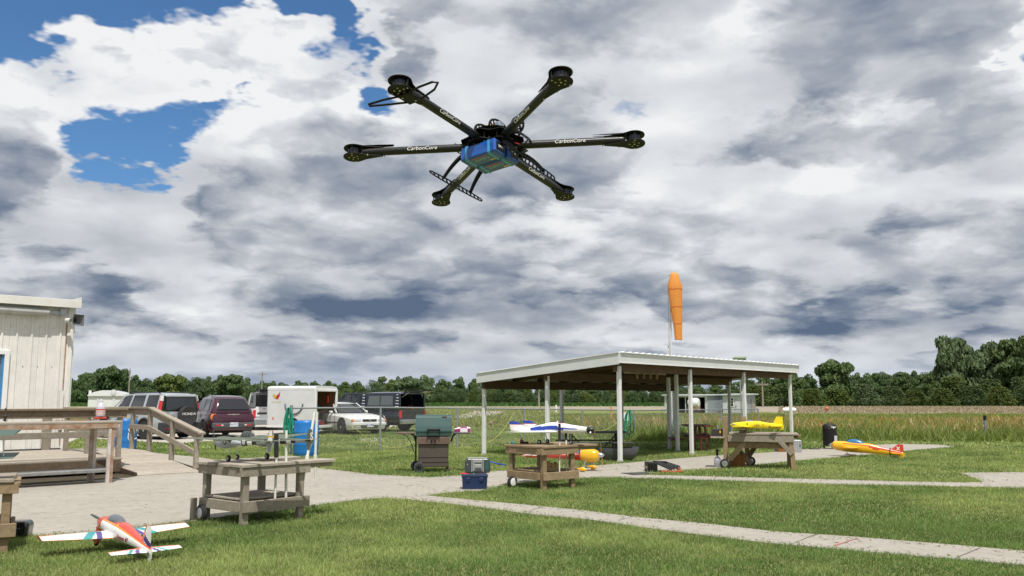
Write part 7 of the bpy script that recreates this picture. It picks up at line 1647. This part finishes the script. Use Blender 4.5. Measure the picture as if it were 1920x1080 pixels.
# ---------------------------------------------------------------- hexacopter
DM = Matrix(((-.5608, .8278, -.0157), (-.8144, -.5481, .1907), (.1493, .1197, .9815)))
hx = thing('hexacopter_drone', 'black carbon hexacopter with six arms and blue batteries flying over the airfield', 'drone', (-.065, 2.891, 2.345), rot=DM.to_euler())
CF = mat('carbon_fibre', (.010, .010, .010), .36, var=.35, vscale=160, spec=.45, detail=1); CFP = mat('carbon_plate', (.006, .006, .006), .5, var=.2, vscale=90, spec=.25)
MOT = mat('motor_can', (.05, .055, .075), .3, .7); SCR = mat('pale_screw', (.50, .50, .40), .4, .4)
def hole_plate(poly, z, th, m, name, parent=hx): return MB().prism(poly, lambda x, y: (x, y, z), lambda x, y: (x, y, z + th)).build(name, m, parent)
for k in range(6):
    a = k * PI / 3; d = Vector((math.cos(a), math.sin(a), 0)); n_ = Vector((-d.y, d.x, 0))
    arm = MB().tube([d * .065, d * .445], .0135, None, 16).build('arm', CF, hx, smooth=True)
    mot = MB().lathe([(.021, -.012), (.0225, -.010), (.0225, .012), (.020, .014)], tuple(d * .475), n=24).build('motor', MOT, hx, smooth=True)
    MB().lathe([(.004, .014), (.004, .026), (.001, .028)], tuple(d * .475), n=8).build('motor_shaft', STEEL, mot)
    wd = MB()
    for j in range(12): b_ = 2 * PI * j / 12; wd.box(d * .475 + Vector((math.cos(b_) * .0226, math.sin(b_) * .0226, 0)), (.0015, .0022, .016), rz=b_)
    wd.build('motor_slots', BLACK, mot)
    # tear-drop motor plates above and below
    pts = []
    for j in range(21): b_ = -2.2 + 4.4 * j / 20; pts.append(d * (.475 + .036 * math.cos(b_)) + n_ * (.036 * math.sin(b_)))
    pts = [d * .375 - n_ * .004, d * .405 - n_ * .011, d * .438 - n_ * .020] + pts + [d * .438 + n_ * .020, d * .405 + n_ * .011, d * .375 + n_ * .004]
    for z in (-.0165, .0145): hole_plate([(p.x, p.y) for p in pts], z, .0022, CFP, 'motor_plate')
    for j in range(5):
        b_ = 2 * PI * j / 5 + .3; q = d * .475 + Vector((math.cos(b_) * .016, math.sin(b_) * .016, 0)); MB().lathe([(.0028, -.0175), (.0022, -.0155)], tuple(q), n=8).build('screw', SCR, hx)
    MB().lathe([(.0035, -.0175), (.003, -.0155)], tuple(d * .475), n=8).build('screw', SCR, hx)
    for q in (d * .475 + n_ * .030, d * .475 - n_ * .030, d * .425 + n_ * .015, d * .37):
        MB().lathe([(.0028, -.0185), (.0024, -.016)], tuple(q), n=8).build('screw', SCR, hx)
    for q in (d * .475 + n_ * .030, d * .475 - n_ * .030): MB().cyl(q - Vector((0, 0, .0150)), q + Vector((0, 0, .0150)), .0025, None, 6).build('standoff', BLACK, hx)
    # folding propeller at rest, both blades folded back along the arm
    hub = MB().box(d * .475 + Vector((0, 0, .022)), (.022, .012, .006), rz=a).build('propeller_hub', BLACK, hx)
    for s_ in (1, -1):
        secs = []
        for t_, w_ in ((0, .35), (.2, 1), (.6, .85), (.95, .45), (1, .15)):
            c_ = d * (.468 - .13 * t_) + n_ * (s_ * .0015) + Vector((0, 0, 0.0215 - s_ * .0025)); secs.append([c_ + n_ * (u * .014 * w_) + Vector((0, 0, v * .003 + u * .002)) for u, v in ((-.5, 0), (0, .3), (.5, 0), (0, -.3))])
        MB().loft(secs).build('propeller_blade', CFP, hub)
# lettering on the arms, reading left to right for someone below
cam_l = (DM.transposed() @ (Vector((0, 0, 1.5)) - Vector((-.065, 2.891, 2.345)))).normalized()
for k, r_ in ((0, .25), (1, .24), (2, .26), (3, .255), (4, .22), (5, .24)):
    a = k * PI / 3; d = Vector((math.cos(a), math.sin(a), 0)); wd_ = DM @ d; dir_ = d if wd_.x > 0 else -d
    nrm = (cam_l - d * cam_l.dot(d)).normalized(); up = nrm.cross(dir_)
    if (DM @ up).z < 0: pass
    nn = (nrm + up * .45).normalized(); u2 = nn.cross(dir_)
    text('CarbonCore', .0178, GW, hx, frame(d * r_ + nn * .0133, dir_, u2), 'arm_lettering', ext=.0006, bold=.0, shear=.25, sx=1.12)
# centre plates
def ngon(r1, r2, rot=0): 
    o = []
    for k in range(6):
        a = k * PI / 3 + rot
        for e in (-.22, .22): o.append((math.cos(a + e) * r1, math.sin(a + e) * r1))
        o.append((math.cos(a + PI / 6) * r2, math.sin(a + PI / 6) * r2))
    return o
hole_plate(ngon(.108, .090), -.0175, .0025, CFP, 'lower_plate'); hole_plate(ngon(.108, .090), .0150, .0025, CFP, 'upper_plate')
hole_plate(ngon(.070, .066), .043, .002, CFP, 'top_deck')
for k in range(12):
    a = k * PI / 6 + PI / 12; q = Vector((math.cos(a) * .082, math.sin(a) * .082, 0)); MB().cyl(q - Vector((0, 0, .015)), q + Vector((0, 0, .015)), .004, None, 8).build('standoff', BLACK, hx); MB().lathe([(.0032, -.0195), (.0028, -.017)], tuple(q), n=8).build('screw', SCR, hx)
for k in range(6): a = k * PI / 3 + .5; MB().cyl((math.cos(a) * .058, math.sin(a) * .058, .016), (math.cos(a) * .058, math.sin(a) * .058, .044), .003, None, 6).build('standoff', BLACK, hx)
# side rails with holes: ladder frames
def ladder(a, b, w_, n, th, parent, name, up, m=CFP, taper=True):
    a = Vector(a); b = Vector(b); up = Vector(up).normalized(); d = (b - a); bm_ = MB(); L = d.length; d.normalize(); nn = d.cross(up)
    def hw(t_): return w_ / 2 * ((.35 + .65 * math.sin(PI * t_) ** .5) if taper else 1)
    def P_(t_, s_, e=0): return a + d * (L * t_) + up * (s_ * hw(t_)) + nn * e
    for i in range(n + 1):
        t_ = i / n; bm_.beam(P_(t_, -1.05), P_(t_, 1.05), th, .005, up=d)
    for s_ in (-1, 1):
        for i in range(n * 2): bm_.beam(P_(i / (2 * n), s_), P_((i + 1) / (2 * n), s_), th, .0036, up=up)
    # fill corners so that the openings read as round holes
    for i in range(n):
        for e1, e2 in ((0, -1), (0, 1), (1, -1), (1, 1)):
            t_ = (i + e1) / n; t2_ = t_ + (.20 / n) * (1 if e1 == 0 else -1); bm_.beam(P_(t_, e2 * .55), P_(t2_, e2 * .95), th, .0026, up=nn)
    return bm_.build(name, m, parent)
for s_ in (-1, 1):
    sk_ = ladder((-.145, s_ * .152, -.107), (.145, s_ * .152, -.107), .019, 13, .003, hx, 'landing_skid', (0, .25 * s_, 1))
    for x in (-.075, .075):
        secs = []
        for j in range(15):
            t_ = j / 14; y = .0 + s_ * (.035 + .117 * t_ ** 1.0); z = -.021 - .085 * t_ ** 2.1; xx = x * (.62 + .38 * t_)
            w_ = .011 * (1 - .45 * t_); dz_ = Vector((0, -s_ * .6, -.6)).normalized() if False else Vector((0, 0, 1))
            sl = Vector((0, s_ * .117, -.085 * 2.1 * max(t_, .02) ** 1.1)).normalized(); nr = Vector((1, 0, 0)).cross(sl)
            c_ = Vector((xx, y, z)); secs.append([c_ + nr * w_ + Vector((.0016, 0, 0)), c_ - nr * w_ + Vector((.0016, 0, 0)), c_ - nr * w_ - Vector((.0016, 0, 0)), c_ + nr * w_ - Vector((.0016, 0, 0))])
        # a broad curved blade rather than an edge-on strip
        secs = [[c + (Vector((s_2, 0, 0)) * .007) for c in sc_] if False else sc_ for sc_ in secs for s_2 in (0,)]
        MB().loft(secs).build('skid_leg', CFP, hx)
        secs2 = []
        for j in range(15):
            t_ = j / 14; y = s_ * (.02 + .130 * t_); z = -.020 - .086 * t_ ** 2.1; xx = x * (.62 + .38 * t_); w_ = .008 * (1.15 - .6 * t_)
            secs2.append([(xx - w_, y, z - .001), (xx + w_, y, z - .001), (xx + w_, y, z + .001), (xx - w_, y, z + .001)])
        MB().loft(secs2).build('skid_leg_blade', CFP, hx)
# boomerang landing loops under the nearest arm
def loop_(pts, name): return MB().tube(pts, .0036, None, 6, True).build(name, CFP, hx)
loop_([(.458, -.018, -.022), (.475, -.060, -.026), (.487, -.112, -.030), (.478, -.116, -.030), (.450, -.075, -.026), (.418, -.020, -.022)], 'landing_loop')
loop_([(.458, .018, -.022), (.470, .070, -.026), (.474, .122, -.030), (.462, .134, -.030), (.436, .100, -.028), (.410, .030, -.022)], 'landing_loop')
hole_plate([(.405, -.02), (.46, -.022), (.46, .022), (.405, .02)], -.024, .003, CFP, 'loop_clamp')
for q in ((.415, .012), (.448, -.012)): MB().lathe([(.003, -.026), (.0026, -.023)], (q[0], q[1], 0), n=8).build('screw', SCR, hx)
# top frame with wheels of holes, wiring and electronics
for y in (-.03, .03):
    arc = [(.062 * math.cos(b_), y, .044 + .040 * math.sin(b_)) for b_ in [PI * j / 14 for j in range(15)]]
    MB().tube(arc, .004, None, 6).build('arched_frame', CFP, hx)
    for j in range(2, 13, 2): MB().tube([arc[j], (arc[j][0] * .7, y, .044)], .0025, None, 5).build('frame_web', CFP, hx)
for cx, cy in ((-.045, .060), (-.020, .088)):
    rg_ = MB(); rg_.tube([(cx + .006 * math.sin(b_), cy + .024 * math.cos(b_), .062 + .026 * math.sin(b_)) for b_ in [2 * PI * j / 20 for j in range(20)]], .0042, None, 6, True)
    for j in range(4): b_ = PI * j / 4; rg_.tube([(cx, cy + .022 * math.cos(b_), .062 + .024 * math.sin(b_)), (cx, cy - .022 * math.cos(b_), .062 - .024 * math.sin(b_))], .0026, None, 5)
    rg_.build('damper_wheel', CFP, hx)
MB().box((.028, -.012, .054), (.030, .026, .018)).build('red_connector', mat('orange_red_gloss', (.65, .10, .02), .35), hx, bevel=.003); MB().box((.030, .020, .054), (.012, .014, .018)).build('yellow_connector', mat('amber_gloss', (.80, .42, .02), .35), hx, bevel=.002)
MB().box((.02, .042, .056), (.03, .022, .022)).build('grey_receiver', mat('blue_grey_plastic', (.25, .28, .36), .4), hx, bevel=.003); MB().box((.03, -.040, .052), (.02, .02, .014)).build('black_regulator', BLACK, hx, bevel=.002)
MB().box((.0, 0, -.002), (.09, .09, .022)).build('electronics_core', BLACK, hx, bevel=.004); MB().box((-.02, .085, -.01), (.02, .012, .004)).build('status_lamp', mat('red_status', (.5, .01, .03), .3), hx)
for s_ in (-1, 1): ladder((-.05, s_ * .118, .010), (.06, s_ * .118, .010), .020, 5, .003, hx, 'side_frame', (0, -.5 * s_, .8), taper=False)
ladder((-.115, .03, .012), (-.055, .105, .004), .024, 5, .003, hx, 'side_frame', (0, 0, 1), taper=False)
for y in (-.055, .055): MB().cyl((-.10, y, -.024), (.10, y, -.024), .0035, None, 8).build('mount_rail', CF, hx)
BAT = mat('blue_battery_wrap', (.012, .09, .40), .25, var=.25, vscale=60, coat=.3, stretch=(1, .15, 1)); BTP = mat('light_blue_strap', (.06, .30, .58), .25, coat=.3)
for bx_, by_ in ((.064, .004), (-.004, .012)):
    bt_ = MB().box((bx_, by_, -.052), (.062, .142, .050)).build('battery_pack', BAT, hx, bevel=.006)
    for yy in (-.045, .045): MB().box((bx_, by_ + yy, -.052), (.0645, .017, .0525)).build('battery_strap', BTP, bt_, bevel=.005)
    MB().box((bx_, by_ + .0712, -.052), (.044, .002, .030)).build('black_end_label', BLACK, bt_)
    Mb_ = frame((bx_ - .0, by_, -.0776), (0, 1, 0), (1, 0, 0)); text('ZIPPY', .018, mat('print_pale', (.30, .50, .45), .4), bt_, frame((bx_ + .004, by_, -.0775), (0, 1, 0), (1, 0, 0)), 'battery_print', ext=.0004, shear=.2, sx=1.4)
    MB().box((bx_ + .020, by_ - .0, -.0773), (.004, .06, .001)).build('print_stripe', GR_, bt_); MB().box((bx_ - .014, by_ + .03, -.0773), (.005, .02, .001)).build('print_stripe', GY, bt_)
    text('ZIPPY', .012, WHITE, bt_, frame((bx_, by_ + .0725, -.052), (-1, 0, 0), (0, 0, 1)), 'end_print', ext=.0004)
MB().tube([(-.03, .09, -.045), (-.045, .11, -.03), (-.04, .09, -.018)], .0035, None, 6).build('power_lead', BLACK, hx, smooth=True)
